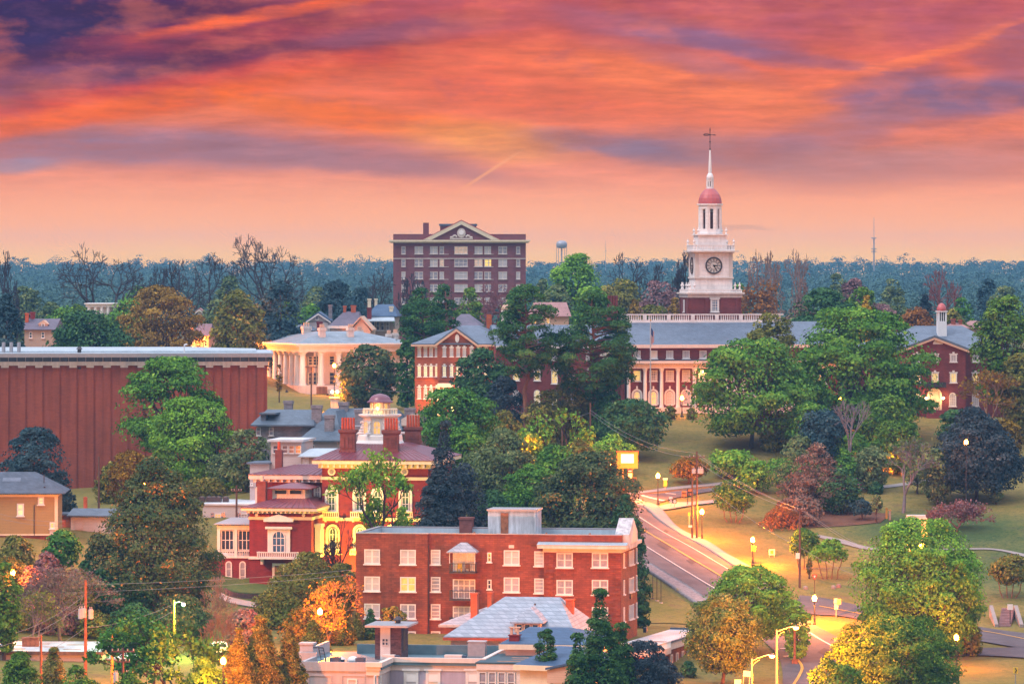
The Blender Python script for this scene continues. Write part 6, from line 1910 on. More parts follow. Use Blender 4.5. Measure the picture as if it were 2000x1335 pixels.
house('house', 'house with long rose tiled roof behind the tall pines', 1030, 1116, 860, 0, 617, 590, 14, 'peach_wall', 'roof_rose', 'hip', ridge=(.15, .9), wins=((1045, 620, 632, 8, 'lit_orange'), (1070, 620, 632, 8, 'lit_orange')))
b = house('house', 'old house with two tall red chimneys and little dormer', 42, 108, 905, -4, 643, 622, 12, 'tan_wall', 'slate_purple', 'gx', chim=((52, 4, 611, 640, 6, 'orange_brick'), (63, 6, 609, 628, 8, 'brick_hay')), wins=((60, 648, 660, 6, 'glass_dark'), (84, 648, 660, 6, 'glass_dark')))
x = b.X(84, 2)
b.part('dormer', MB().box(x - .9, x + .9, 2, 5, b.Z(641, x, 2), b.Z(633, x, 2)).yprism([(x - 1.1, b.Z(633, x, 2) + .001), (x + 1.1, b.Z(633, x, 2) + .001), (x, b.Z(625, x, 2))], 1.9, 5), 'peach_wall')
window(b.o, x, b.Z(640, x, 2) + .1, .7, .8, 2, pane='glass_dark', nx=1, ny=2, fr='white', sill=.04)
b = Bld('house', 'white classical house top with columns among the trees', 'house', 167, 960, 0, drop=20)
xb = b.X(230)
z0, z1 = b.Z(604), b.Z(592)
b.part('wall', MB().box(.6, xb - .6, .8, 10, -5, z1 - .2), 'white_bright')
b.part('entablature', MB().box(0, xb, 0, 10, z0 + .5, z1 - .2).box(-.3, xb + .3, -.3, 10.3, z1 - .199, z1), 'white_bright')
cc = MB()
for i in range(5): cc.cyl(.7 + i * (xb - 1.4) / 4, .4, -5, z0 + .499, .4, .35, 10)
b.part('columns', cc, 'white_bright')
b.part('chimney', MB().box(b.X(231, 5), b.X(238, 5), 5, 6, -2, b.Z(594, xb, 5)), 'brick_hospital')
house('house', 'orange lit cottage with slate blue roof by the golden tree', 368, 412, 880, -4, 655, 632, 10, 'peach_wall', 'slate_purple', 'hip', ridge=(.4, .9), wins=((378, 662, 676, 7, 'lit_orange'), (402, 664, 676, 6, 'glass_dark')), chim=((372, 2, 640, 662, 7, 'peach_wall'),))
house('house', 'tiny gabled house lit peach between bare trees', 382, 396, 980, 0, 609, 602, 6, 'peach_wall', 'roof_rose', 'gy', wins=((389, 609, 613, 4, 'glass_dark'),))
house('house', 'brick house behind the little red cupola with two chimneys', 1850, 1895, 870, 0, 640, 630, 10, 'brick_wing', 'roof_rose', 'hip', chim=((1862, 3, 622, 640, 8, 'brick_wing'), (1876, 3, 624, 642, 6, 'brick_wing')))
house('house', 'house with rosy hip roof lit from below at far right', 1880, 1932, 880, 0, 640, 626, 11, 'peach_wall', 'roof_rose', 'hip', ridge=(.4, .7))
# small white domed lantern behind the pines
t = thing('roof_lantern', 'white roof lantern with peach dome rising behind the left pine', 'cupola', P(990, 642, 800))
MB().box(-1.0, 1.0, -1.0, 1.0, -6, 1.3).build('base', 'white', t)
m = MB()
for i in range(8): m.cyl(.8 * math.cos(i * math.pi / 4), .8 * math.sin(i * math.pi / 4), 1.301, 3.0, .14, n=6)
m.cyl(0, 0, 3.001, 3.25, 1.0).build('pillars', 'white_bright', t)
MB().lathe(0, 0, [(1.0, 3.251), (.95, 3.6), (.65, 4.15), (.15, 4.4), (.04, 5.6)], 12).build('dome', 'peach_wall', t, smooth=True)

# water tower and masts on the skyline
t = thing('water_tower', 'pale blue grey water tower with bulbous tank on thin legs', 'water tower', P(1097, 520, 2600))
z = lambda py: (520 - py) * 2600 / F
MB().lathe(0, 0, [(.5, z(485)), (2.3, z(484)), (3.05, z(481)), (3.1, z(476)), (2.6, z(472)), (1.4, z(470)), (.1, z(469.5))], 18).build('tank', 'metal_grey', t, smooth=True)
m = MB()
for i in range(5): a = 2 * math.pi * i / 5 + .3; m.tube((3.3 * math.cos(a), 3.3 * math.sin(a), -12), (2.9 * math.cos(a), 2.9 * math.sin(a), z(482)), .16)
m.tube((0, 0, -12), (0, 0, z(485)), .4, n=8)
m.build('legs', 'metal_grey', t)
t = thing('radio_mast', 'thin lattice radio mast with antenna rings on the ridge', 'mast', P(1707, 505, 3000))
z = lambda py: (505 - py) * 3000 / F
MB().tube((0, 0, -8), (0, 0, z(464)), .55, .5, 6).tube((0, 0, z(464)), (0, 0, z(425)), .22, .12).build('pole', 'metal_grey', t)
for py in (465, 486, 491): MB().box(-1.7, 1.7, -1.2, 1.2, z(py) - .3, z(py) + .3).build('antenna', 'metal_grey', t)
t = thing('radio_mast', 'faint needle thin mast right of the water tower', 'mast', P(1183, 505, 3000))
MB().tube((0, 0, -8), (0, 0, 12), .18, .1).build('pole', 'metal_grey', t); MB().box(-.5, .5, -.4, .4, 5, 5.4).build('antenna', 'metal_grey', t)

# ------------------------------------------------------------------ street lamps
def post_lamp(px, py_top, Y, lab, power=5200, gr='post top street lamps', glow='sodium_glow', col=(1.0, .20, .004), bpy_=None):
    if bpy_: bx, by, bz = G(px, bpy_)
    else: bx, by, bz = base(px, Y)
    zt = CZ - (py_top - HZ) * by / F
    h = zt - bz
    t = thing('street_lamp', lab, 'street lamp', (bx, by, bz), 0, gr)
    MB().lathe(0, 0, [(.24, -.3), (.24, .25), (.16, .35), (.12, .9), (.075, 1.0), (.06, h - .45)], 8).build('pole', 'metal_dark', t)
    MB().lathe(0, 0, [(.06, h - .449), (.2, h - .35), (.2, h - .28)], 8).build('collar', 'metal_dark', t)
    MB().lathe(0, 0, [(.17, h - .279), (.26, h - .05), (.24, h + .15), (.10, h + .32)], 10).build('globe', glow, t, smooth=True)
    MB().lathe(0, 0, [(.12, h + .321), (.05, h + .42), (.02, h + .55)], 8).build('finial', 'metal_dark', t)
    lamp_light(t, (0, 0, h + .05), power * 6.5, col, .36)
    return t


post_lamp(1285, 929, 0, 'post lamp at the top corner of the street junction', 3600, bpy_=986)
post_lamp(1371, 999, 0, 'post lamp beside the twin utility poles on the pavement', 3600, bpy_=1056)
post_lamp(1470, 1054, 0, 'post lamp on the verge next to the small yellow sign', 5600, bpy_=1106)
post_lamp(1591, 1168, 0, 'post lamp below the red yield sign', 7000, bpy_=1222)
post_lamp(1332, 777, 736, 'post lamp in front of the college portico', 350)
post_lamp(1640, 780, 727, 'post lamp glowing inside the big oak near the college', 1600)
post_lamp(1887, 863, 662, 'post lamp showing through the large dark magnolia', 160)
post_lamp(1798, 1066, 598, 'post lamp shining through the round green tree', 700)
post_lamp(1190, 909, 668, 'post lamp above the oak left of the lit sign', 350)
post_lamp(1025, 873, 664, 'post lamp among the trees below the bare twin trunks', 4800)
post_lamp(625, 1194, 520, 'post lamp behind the conical evergreens glowing in bare branches', 8000)
post_lamp(282, 943, 575, 'post lamp glowing behind the crown of the big magnolia', 5200)
post_lamp(653, 714, 835, 'tall post lamp in front of the mansion columns', 1500)
post_lamp(398, 660, 868, 'post lamp behind the golden tree near the orange cottage', 9000)
post_lamp(25, 1118, 545, 'post lamp at the far left among yellow leaves', 1500)
post_lamp(258, 1292, 488, 'post lamp behind the bright spring tree at bottom left', 4200)
post_lamp(436, 1290, 468, 'added post lamp by the vivid bush to light the conical evergreens', 5200)  # made-up lamp, brightens the evergreens from the front left
post_lamp(1748, 905, 692, 'post lamp by the upper park path behind the bare tree', 2000)
post_lamp(1868, 1244, 549, 'added post lamp in the nearest yellow green tree lighting the lawn', 1300)  # added stand-in for a lamp beyond the right edge; brightens the corner lawn
# twin-globe gate pier lamps
t = thing('gate_lamp', 'pair of yellow globe lamps on a stone gate pier', 'gate lamp', base(654, 792))
zt = CZ - (765 - HZ) * 792 / F - t.location.z
MB().box(-.7, .7, -.7, .7, -1, zt - 1.1).box(-.85, .85, -.85, .85, zt - 1.099, zt - .85).build('pier', 'limestone', t)
MB().tube((0, 0, zt - .85), (0, 0, zt - .4), .06).tube((-.45, 0, zt - .4), (.45, 0, zt - .4), .05).build('bracket', 'metal_dark', t)
for sx in (-.45, .45): MB().ball(sx, 0, zt, .26).build('globe', 'white_glow', t, smooth=True)
lamp_light(t, (0, -.9, zt + .1), 11000, (1, .24, .01), .3)


def arm_lamp(px, py_top, Y, arm_px, arm_py, lab, power, m='pole_steel'):
    bx, by, bz = base(px, Y)
    zt = CZ - (py_top - HZ) * Y / F - bz
    dx_ = (arm_px - px) * Y / F; za = CZ - (arm_py - HZ) * Y / F - bz
    t = thing('street_lamp', lab, 'street lamp', (bx, by, bz), 0, 'tall arm street lamps')
    MB().lathe(0, 0, [(.2, -.5), (.18, .1), (.13, zt * .5), (.10, zt)], 8).build('pole', m, t)
    pts = [(dx_ * f, 0, zt - .25 + (za + .1 - zt + .25) * math.sin(f * math.pi / 2)) for f in np.linspace(0, .86, 8)]
    MB().path(pts, .065, 6).path([(0, 0, zt - .9)] + [(dx_ * f, 0, zt - .6 + (za - zt + .45) * math.sin(f * math.pi / 2)) for f in (.2, .4)], .04, 5).build('arm', m, t)
    s = 1 if dx_ > 0 else -1
    MB().lathe(0, 0, [(.1, .18), (.26, .1), (.3, 0)], 10).build('lamp_head', 'metal_grey', t, (dx_, 0, za))
    MB().lathe(0, 0, [(.27, -.001), (.24, -.14), (.1, -.24)], 10).build('lens', 'sodium_glow', t, (dx_, 0, za), smooth=True)
    lamp_light(t, (dx_, 0, za - .3), power * 6.5, (1.0, .20, .004), .36)
    return t


arm_lamp(1517, 1229, 515, 1555, 1224, 'tall pale lamp mast with curved arm at the street corner', 9500)
arm_lamp(1468, 1285, 505, 1508, 1279, 'shorter pale lamp mast with curved arm left of the taller one', 9500)
t = thing('steel_post', 'rust orange steel post standing on the corner kerb', 'post', G(1552, 1298))
zz = (1298 - 1222) * t.location.y / F
MB().cyl(0, 0, 0, zz, .16, .13, 8).build('shaft', 'rusty', t); MB().box(-.35, .35, -.35, .35, 0, .6).build('footing', 'rusty', t)
# green lamp on a pole
t = thing('street_lamp', 'greenish mercury lamp on a wooden pole at lower left', 'street lamp', base(340, 520))
z = lambda py, Y=520: CZ - (py - HZ) * Y / F - t.location.z
MB().cyl(0, 0, -.5, z(1172), .13, .1, 8).build('pole', 'sign_yellow', t)  # wood given a yellow that paints in the lamp's light
MB().path([(0, 0, z(1176)), (.5, 0, z(1174)), (.95, 0, z(1176))], .045).build('arm', 'metal_grey', t)
MB().lathe(1.05, 0, [(.3, z(1178)), (.2, z(1176)), (.08, z(1175))], 10).build('lamp_head', 'metal_grey', t)
MB().ball(1.05, 0, z(1178) - .05, .2).build('lens', 'green_glow', t, smooth=True)
lamp_light(t, (1.05, -.05, z(1178) - .35), 9000, (.30, 1.0, .22), .25)


# ------------------------------------------------------------------ utility poles and wires
def util_pole(px, py_top, Y, lab, cans=(), arms=(), r=.16, m='wood_pole', box=None, bpy_=None):
    bx, by, bz = G(px, bpy_) if bpy_ else base(px, Y)
    z = lambda py: CZ - (py - HZ) * by / F - bz
    t = thing('utility_pole', lab, 'utility pole', (bx, by, bz), 0, 'wooden utility poles')
    MB().cyl(0, 0, -.6, z(py_top), r, r * .72, 8).build('pole', m, t)
    for py, w in arms:
        MB().box(-w / 2, w / 2, -.2, -.09, z(py) - .07, z(py) + .07).build('crossarm', 'wood_pole', t)
        i_ = MB()
        for f in (-.45, -.2, .2, .45): i_.cyl(f * w, -.14, z(py) + .071, z(py) + .3, .06, n=6)
        i_.build('insulators', 'metal_grey', t)
    for dpx, p0, p1 in cans:
        x = dpx * by / F; rr = .27
        m_ = MB().cyl(x, -.35, z(p1), z(p0) - .06, rr, n=10).cyl(x, -.35, z(p0) - .059, z(p0), rr * .7, n=8).cyl(x - .1, -.35, z(p0), z(p0) + .25, .04, n=5).cyl(x + .1, -.35, z(p0), z(p0) + .25, .04, n=5)
        m_.build('transformer', 'steel_pale', t)
    if box:
        MB().box(-.55, -.02, -.42, -.17, z(box[1]), z(box[0])).build('meter_box', 'sign_white', t)
    return t


util_pole(1361, 881, 0, 'taller of the two close utility poles with transformer cans', ((-6, 915, 924), (5, 914, 924), (9, 914, 924)), ((892, 2.2),), bpy_=1055)
util_pole(1352, 932, 0, 'shorter bare utility pole touching its transformer neighbour', (), (), box=(1025, 1029), bpy_=1055)
util_pole(1562, 991, 0, 'dark utility pole with white meter box on the lawn', (), ((995, 1.4),), box=(1079, 1090), bpy_=1147)
util_pole(167, 1132, 500, 'utility pole with cluster of three transformers before the pink tree', ((-9, 1187, 1207), (-3, 1186, 1205), (11, 1188, 1207)), (), r=.19, m='rusty')
util_pole(80, 1240, 488, 'short bare utility pole before the stained flat roof', (), (), m='rusty')
util_pole(240, 1264, 470, 'nearest utility pole with crossarm and two transformers in the spring tree', ((-13, 1312, 1331), (10, 1312, 1332)), ((1271, 2.4), (1291, 1.5)), r=.17)
util_pole(370, 1112, 555, 'plain utility pole in front of the mansion lawn', (), (), m='rusty')
util_pole(608, 716, 805, 'utility pole with crossarm in front of the white columns', (), ((717, 2.1),), r=.15)
util_pole(1153, 786, 690, 'thin brown utility pole by the round dark oak', (), ())
util_pole(1098, 805, 690, 'thin brown utility pole between the bare twin trees', (), ())
util_pole(462, 947, 607, 'leaning utility pole behind the white shuttered building', (), ((958, 1.4),))
util_pole(219, 1230, 492, 'slim utility pole half hidden by the bright spring tree', (), (), m='rusty')
t = util_pole(193, 891, 620, 'old pole overgrown with dark ivy before the brick hall', (), ())


def wire(name_pts, sag, lab, gr, r=.02):
    p, q = Vector(name_pts[0]), Vector(name_pts[1])
    pts = []
    for i in range(13):
        f = i / 12
        v = p.lerp(q, f); v.z -= sag * 4 * f * (1 - f)
        pts.append(v)
    m = MB().path([v - p for v in pts], r, 4)
    o = m.build('power_line', 'cable', None, tuple(p))
    return tag(o, lab, 'power line', gr)


g1 = 'power lines over the street'
PT = G(1361, 1055)[1]; PR = G(1562, 1147)[1]
for i, (a, c, lab) in enumerate((((1361, 884), (1562, 993), 'upper cable between the twin poles and the dark lawn pole'), ((1366, 893), (1568, 995), 'second cable just under the topmost one to the lawn pole'),
                                ((1361, 900), (1558, 998), 'lower slack cable between the twin poles and lawn pole'), ((1358, 930), (1562, 1068), 'lowest slanting cable above the verge lamps'))):
    wire((P(*a, PT), P(*c, PR)), .7, lab, g1)
for i, (a, c, lab) in enumerate((((1562, 993), (1760, 1112), 'upper cable descending right from the lawn pole'), ((1568, 995), (1760, 1102), 'second cable descending right from the lawn pole'),
                                ((1562, 1068), (1720, 1138), 'lowest cable from the lawn pole towards the round tree'))):
    wire((P(*a, PR), P(*c, 600)), .5, lab, g1)
wire((P(1562, 1108, PR), P(1900, 1082, 640)), .6, 'nearly level cable crossing the park lawn behind the round tree', g1)
for a, c, lab in (((1153, 800), (1361, 884), 'upper cable from the thin pole over the lit sign'), ((1153, 806), (1356, 893), 'lower cable from the thin pole over the lit sign'), ((1000, 797), (1153, 805), 'cable in front of the college trees')):
    wire((P(*a, 690), P(*c, PT if c[0] > 1300 else 690)), 1.4, lab, g1)
g2 = 'power lines at lower left'
wire((P(0, 1142, 545), P(690, 1112, 545)), .5, 'upper long cable crossing before the big magnolia', g2)
wire((P(0, 1160, 545), P(690, 1122, 545)), .4, 'lower long cable crossing before the big magnolia', g2)
for a, c, lab in (((30, 1235), (167, 1160), 'upper slack cable left of the transformer pole'), ((0, 1262), (167, 1176), 'middle slack cable left of the transformer pole'), ((0, 1310), (167, 1225), 'lowest slack cable over the stained roof'),
                  ((167, 1225), (340, 1178), 'slanting cable up to the green lamp'), ((240, 1225), (340, 1190), 'short cable below the green lamp')):
    wire((P(*a, 497), P(*c, 510)), .5, lab, g2)
for a, c, lab in (((0, 1003), (125, 1018), 'upper dark cable across the olive house'), ((0, 1012), (125, 1026), 'lower dark cable across the olive house')):
    wire((P(*a, 586), P(*c, 586)), .3, lab, g2)
wire((P(658, 735, 800), P(800, 764, 770)), .8, 'thin cable before the columned mansion magnolia', g1)

# ------------------------------------------------------------------ flagpole
t = thing('flagpole', 'tall white flagpole before the college portico with a hanging flag', 'flagpole', base(1270.5, 733))
z = lambda py: CZ - (py - HZ) * 733 / F - t.location.z
MB().cyl(0, 0, -.3, z(626), .13, .07, 8).build('pole', 'steel_pale', t); MB().ball(0, 0, z(626) + .1, .14).build('finial', 'sign_gold', t)
fz0, fz1 = z(674), z(640)
fl = {'flag_red': MB(), 'flag_white': MB(), 'flag_blue': MB()}
for k in range(9):        # limp flag folded against the pole: stripes run down the drape
    x0, x1 = .12 + k * .05, .12 + (k + 1) * .05
    y0, y1 = .12 * math.sin(k * 1.7), .12 * math.sin((k + 1) * 1.7)
    za = fz1 - k * .08; zb_ = fz0 + k * .06
    zm = za - 1.1
    for nm, u, v in ((('flag_blue', za, zm),) if k < 6 else ()) + ((('flag_red' if k % 2 else 'flag_white'), zm if k < 6 else za, zb_),):
        fl[nm].add([(x0, y0, v), (x1, y1, v), (x1, y1, u), (x0, y0, u), (x0, y0 + .02, v), (x1, y1 + .02, v), (x1, y1 + .02, u), (x0, y0 + .02, u)], [(0, 1, 2, 3), (7, 6, 5, 4), (0, 4, 5, 1), (3, 2, 6, 7)])
ft = thing('flag', 'red white and blue flag hanging limp on the white pole', 'flag', t.location)
for nm, m in fl.items():
    m.build({'flag_red': 'red_stripes', 'flag_white': 'white_stripes', 'flag_blue': 'canton'}[nm], nm, ft)

# ------------------------------------------------------------------ signs
# lit box sign on the bank
Y = 674
t = thing('lit_sign', 'golden box sign with glowing pale panel on the bank', 'sign', P(1225.5, 912, Y))
s = Y / F
MB().box(-20.5 * s, 20.5 * s, 0, .6, -2 * s, 30 * s).build('cabinet', 'sign_gold', t)
MB().box(-21.5 * s, 21.5 * s, -.1, .7, 30.2 * s, 31.6 * s).build('cap', 'terracotta', t)
MB().box(-12.5 * s, 12.5 * s, -.06, -.002, 8 * s, 26 * s).build('panel', 'sign_panel', t)
MB().box(-13.5 * s, 13.5 * s, -.04, -.003, 26.1 * s, 27 * s).box(-13.5 * s, 13.5 * s, -.04, -.003, 7 * s, 7.9 * s).build('panel_trim', 'sign_gold', t)
MB().box(-10 * s, -8 * s, .1, .5, -60 * s, -2.1 * s).box(8 * s, 10 * s, .1, .5, -60 * s, -2.1 * s).build('legs', 'sign_gold', t)
lamp_light(t, (0, -2.0, 12 * s), 70, (1, .62, .18), .4)


def sign_thing(name, lab, cat, px, py0, py1, wpx, m, bpy_=None, Y=None, poles=(0,), pm='metal_grey', gr=None, shape='rect', rz=0):
    b_ = G(px, bpy_) if bpy_ else base(px, Y)
    s = b_[1] / F
    z = lambda py: CZ - (py - HZ) * b_[1] / F - b_[2]
    t = thing(name, lab, cat, b_, rz, gr)
    w = wpx * s
    z0, z1 = z(py1), z(py0)
    if shape == 'rect': MB().box(-w / 2, w / 2, -.06, 0, z0, z1).build('panel', m, t)
    elif shape == 'round': MB().yprism([(w / 2 * math.cos(a), (z0 + z1) / 2 + w / 2 * math.sin(a)) for a in np.linspace(0, 2 * math.pi, 19)[:-1]], -.06, 0).build('panel', m, t)
    elif shape == 'tri': MB().yprism([(-w / 2, z1), (0, z0), (w / 2, z1)], -.06, 0).build('panel', m, t)
    for p in poles: MB().box(p * w - .05, p * w + .05, .002, .1, -.3, z1 - .02).build('post', pm, t)
    return t, w, z0, z1


t, w, z0, z1 = sign_thing('road_sign', 'round red no entry sign above white plates under the golden sign', 'road sign', 1230.5, 915, 923, 9.5, 'sign_red', Y=668, shape='round')
MB().box(-w * .35, w * .35, -.09, -.061, (z0 + z1) / 2 - .07, (z0 + z1) / 2 + .07).build('bar', 'sign_white', t)
MB().box(-w * .42, w * .42, -.05, -.001, z0 - .75, z0 - .06).build('plate', 'sign_white', t)
t, w, z0, z1 = sign_thing('road_sign', 'pale framed rectangular sign right of the no entry sign', 'road sign', 1238.5, 931, 942, 10, 'sign_gold', Y=664)
MB().box(-w * .36, w * .36, -.09, -.061, z0 + .12, z1 - .15).build('face', 'orange_brick', t)
t, w, z0, z1 = sign_thing('route_sign', 'pair of white route number shields on black plates at the corner', 'road sign', 1314, 975, 982, 15, 'black', bpy_=992, poles=(-.25, .25))
for f, tx in ((-.25, '80'), (.25, '9')):
    lettering(t, tx, f * w, -.088, (z0 + z1) / 2 - .1, .28)
    MB().yprism([(f * w + w * .19 * math.cos(a), (z0 + z1) / 2 + .22 * math.sin(a)) for a in np.linspace(0, 2 * math.pi, 13)[:-1]], -.085, -.061).build('shield', 'sign_white', t)
MB().box(-w * .48, -w * .05, -.05, 0, z1 + .08, z1 + .38).build('plate', 'sign_white', t)
for px, lab in ((1336, 'dark boxy cabinet left of the thin black post by the plaza'), (1347, 'dark boxy cabinet right of the thin black post by the plaza')):
    t = thing('newspaper_box', lab, 'cabinet', G(px, 971), 0, 'dark cabinets by the plaza')
    s = t.location.y / F; w = 9 * s
    MB().box(-w / 2, w / 2, -.3, .3, .1, 13 * s).build('casing', 'wood_fence', t)
    MB().box(-w * .4, w * .4, -.34, -.301, .5, 9 * s).build('door', 'black', t)
    MB().box(-w * .45, w * .45, -.25, .25, 0, .099).build('base', 'black', t)
t = thing('thin_post', 'thin black post with small top beside the dark cabinets', 'post', G(1343, 988)); s = t.location.y / F
MB().cyl(0, 0, -.2, 31 * s, .05, n=6).build('shaft', 'black', t); MB().box(-.12, .12, -.12, .12, 31 * s, 31 * s + .15).build('cap', 'black', t)
t, w, z0, z1 = sign_thing('plaza_sign', 'yellow upright sign right of the junction lamp', 'sign', 1299.5, 937, 949, 7, 'sign_yellow', bpy_=960)
MB().box(-w * .65, w * .65, -.08, .02, z1 + .002, z1 + .3).build('top', 'sign_white', t)
t, w, z0, z1 = sign_thing('yield_sign', 'red and white triangular yield sign on a thin post', 'road sign', 1591, 1121, 1132, 10.5, 'sign_red', bpy_=1162, shape='tri', pm='metal_dark')
MB().yprism([(-w * .22, z1 - .18), (0, z1 - .5), (w * .22, z1 - .18)], -.08, -.061).build('face', 'sign_white', t)
lettering(t, 'YIELD', 0, -.07, z1 - .15, .12, 'sign_white')
t, w, z0, z1 = sign_thing('notice_sign', 'square white notice board standing on the orange lawn', 'sign', 1507.5, 1072, 1083, 12, 'sign_white', bpy_=1088, poles=(-.4, .4))
MB().box(-w * .25, w * .25, -.08, -.061, z0 + .15, z1 - .15).build('face', 'sign_gold', t)
sign_thing('verge_sign', 'small yellow sign behind the third verge lamp', 'sign', 1472, 1065, 1076, 8, 'sign_yellow', bpy_=1104, pm='metal_dark')
sign_thing('verge_sign', 'tiny yellow sign near the twin utility poles', 'sign', 1346, 1000, 1006, 4.5, 'sign_yellow', Y=650)
t, w, z0, z1 = sign_thing('street_sign', 'cluster of pale street signs on one post by the loop road', 'road sign', 1633, 1168, 1177, 8, 'sign_white', bpy_=1206)
MB().box(.1, .1 + w, -.12, -.061, z1 - .75, z1 - .05).build('panel', 'concrete_pale', t); MB().box(-w * .4, w * .5, -.05, -.001, z0 - .8, z0 - .1).build('plate', 'sign_white', t)
sign_thing('verge_sign', 'blank pale rectangular sign near the steps', 'sign', 1973, 1179, 1190, 11, 'sign_white', bpy_=1222, pm='metal_dark')
t, w, z0, z1 = sign_thing('chevron_sign', 'yellow chevron sign at the bottom right corner', 'road sign', 1983.5, 1302, 1314, 9.5, 'sign_yellow', bpy_=1343)
for sg in (1, -1): MB().yprism([(-w * .2, (z0 + z1) / 2 + sg * .28), (0.0, (z0 + z1) / 2 + sg * .28), (w * .28, (z0 + z1) / 2), (w * .06, (z0 + z1) / 2)], -.09, -.061).build('chevron', 'black', t)
t, w, z0, z1 = sign_thing('notice_sign', 'tilted pale board sign under the pale crown tree', 'sign', 1455, 1309, 1320, 15, 'sign_white', Y=522, poles=(-.4, .4)); t.rotation_euler = (0, .09, 0)
t, w, z0, z1 = sign_thing('notice_sign', 'pale pink board at the picture bottom below the tilted one', 'sign', 1441, 1326, 1342, 13, 'sign_white', Y=512, poles=(-.4, .4))
for k in range(3):        # three thin lawn rods
    t = thing('lawn_rod', ('left thin dark rod on the side lawn', 'middle thin dark rod on the side lawn with pale base', 'right thin dark rod on the side lawn with pale base')[k], 'rod', G((1275, 1283, 1291)[k], (1172, 1176, 1181)[k]), 0, 'thin rods on the lawn')
    s = t.location.y / F
    MB().cyl(0, 0, -.2, 46 * s, .045, n=5).build('shaft', 'metal_dark', t)
    MB().cyl(0, 0, -.05, .16, .3, .25, 8).build('base', 'concrete' if k else 'metal_dark', t)
for px, py, lab in ((1731.5, 1014, 'taller yellowish post of the pair on the park lawn'), (1738, 1016, 'shorter pale post of the pair on the park lawn')):
    t = thing('park_post', lab, 'post', G(px, py), 0, 'pair of posts on the lawn'); s = t.location.y / F
    MB().box(-.14, .14, -.14, .14, -.1, (20 if px < 1735 else 19) * s).build('shaft', 'sign_gold' if px < 1735 else 'concrete_pale', t); MB().box(-.2, .2, -.2, .2, (20 if px < 1735 else 19) * s + .001, (20 if px < 1735 else 19) * s + .12).build('cap', 'sign_gold', t)
t = thing('litter_bin', 'black litter bin by the upper park path', 'litter bin', G(1822, 947))
MB().cyl(0, 0, 0, .9, .33, .36, 10).build('body', 'metal_blue', t); MB().cyl(0, 0, .901, 1.05, .4, .3, 10).build('lid', 'black', t)
t = thing('park_shelter', 'small pale stone park pavilion behind the round tree', 'pavilion', P(1789, 1026, 600))
s = 600 / F
MB().box(-20 * s, 20 * s, -1.0, 1.0, 13 * s, 16 * s).build('roof', 'cream_pink', t); MB().box(-18 * s, 18 * s, -.8, .8, 16.05 * s, 21 * s).build('attic', 'limestone', t)
for sx in (-16, 16): MB().box(sx * s - .3, sx * s + .3, -.7, .7, -60 * s, 12.95 * s).build('pillar', 'cream_pink', t)
for px, py, lab in ((1628, 1150, 'small pale stone block on the lawn edge'), (1573, 1152, 'small white box at the foot of the lawn pole'), (1638, 1148, 'low reddish stone near the crape myrtle trunks')):
    t = thing('stone_block', lab, 'stone', G(px, py)); MB().lathe(0, 0, [(.34, -.1), (.36, .2), (.3, .38), (.12, .46)], 7).build('block', 'concrete_pale' if px != 1638 else 'roof_rose', t)
# park steps
t = thing('park_steps', 'reddish concrete stairs with side walls climbing the park bank', 'stairs', G(1963, 1226))
s = t.location.y / F
n_ = 12
st = MB()
for i in range(n_):
    st.box(-13 * s + i * .1, 11 * s + i * .1, i * .55, (i + 1) * .55, -1, .16 * (i + 1))
st.build('treads', 'roof_rose', t)
MB().xprism([(-.3, -1), (n_ * .55, -1), (n_ * .55, n_ * .16 + .35), (-.3, .35)], -13 * s - .5, -13 * s - .02).build('side_wall', 'concrete_pale', t)
MB().xprism([(-.3, -1), (n_ * .55, -1), (n_ * .55, n_ * .16 + .35), (-.3, .35)], 11 * s + 1.12, 11 * s + 1.6).build('side_wall', 'concrete_pale', t)
# parked car, lower left
t = thing('parked_car', 'pale hatchback parked behind the conical evergreens', 'car', G(424, 1277), .25)
MB().xprism([(-2.1, .35), (2.1, .35), (2.15, .8), (1.5, .95), (.75, 1.42), (-1.3, 1.45), (-2.05, .95)], -.85, .85).build('body', 'car_white', t)
MB().xprism([(.85, .98), (1.36, .98), (.72, 1.36), (-1.2, 1.38), (-1.75, 1.0)], -.87, -.851).xprism([(1.36, .98), (.72, 1.36), (-1.2, 1.38), (-1.75, 1.0)], .851, .87).box(-.7, .7, -2.04, -1.5, 1.0, 1.3).build('windows', 'glass_dark', t)
for sx in (-.78, .78):
    for sy in (-1.3, 1.35):
        w_ = MB(); w_.v = []; w_.tube((sx - .1, sy, .33), (sx + .1, sy, .33), .33, n=14); w_.build('wheel', 'rubber', t)
# fences and walls
f = thing('board_fence', 'reddish brown board fence behind the bottom left bushes', 'fence', base(118, 480))
m = MB()
for i in range(24): m.box(i * .24 - 3, i * .24 - 2.78, 0, .06, -.6, 2.0 + .04 * (i % 3))
m.build('boards', 'wood_fence', f)
for i in range(3): MB().box(-3 + i * 2.7, -2.85 + i * 2.7, .07, .2, -.6, 2.0).build('post', 'wood_fence', f)
t = thing('retaining_wall', 'low curved brown retaining wall around the small lawn', 'wall', (0, 0, 0))
c = cr([G(*p)[:2] for p in ((440, 1158), (455, 1165), (500, 1170), (560, 1168))], 8)
m = MB()
for q in range(len(c) - 1):
    p0, p1 = c[q], c[q + 1]
    z0_ = float(gz(p0[0], p0[1]))
    d = (p1 - p0) / np.hypot(*(p1 - p0)); n_ = np.array([-d[1], d[0]]) * .15
    qs = [p0 - n_, p1 - n_, p1 + n_, p0 + n_]
    m.add([(a[0], a[1], z0_ - .5) for a in qs] + [(a[0], a[1], z0_ + .55) for a in qs], [(4, 5, 6, 7), (0, 1, 5, 4), (1, 2, 6, 5), (2, 3, 7, 6), (3, 0, 4, 7)])
m.build('wall_face', 'brick_brown', t)

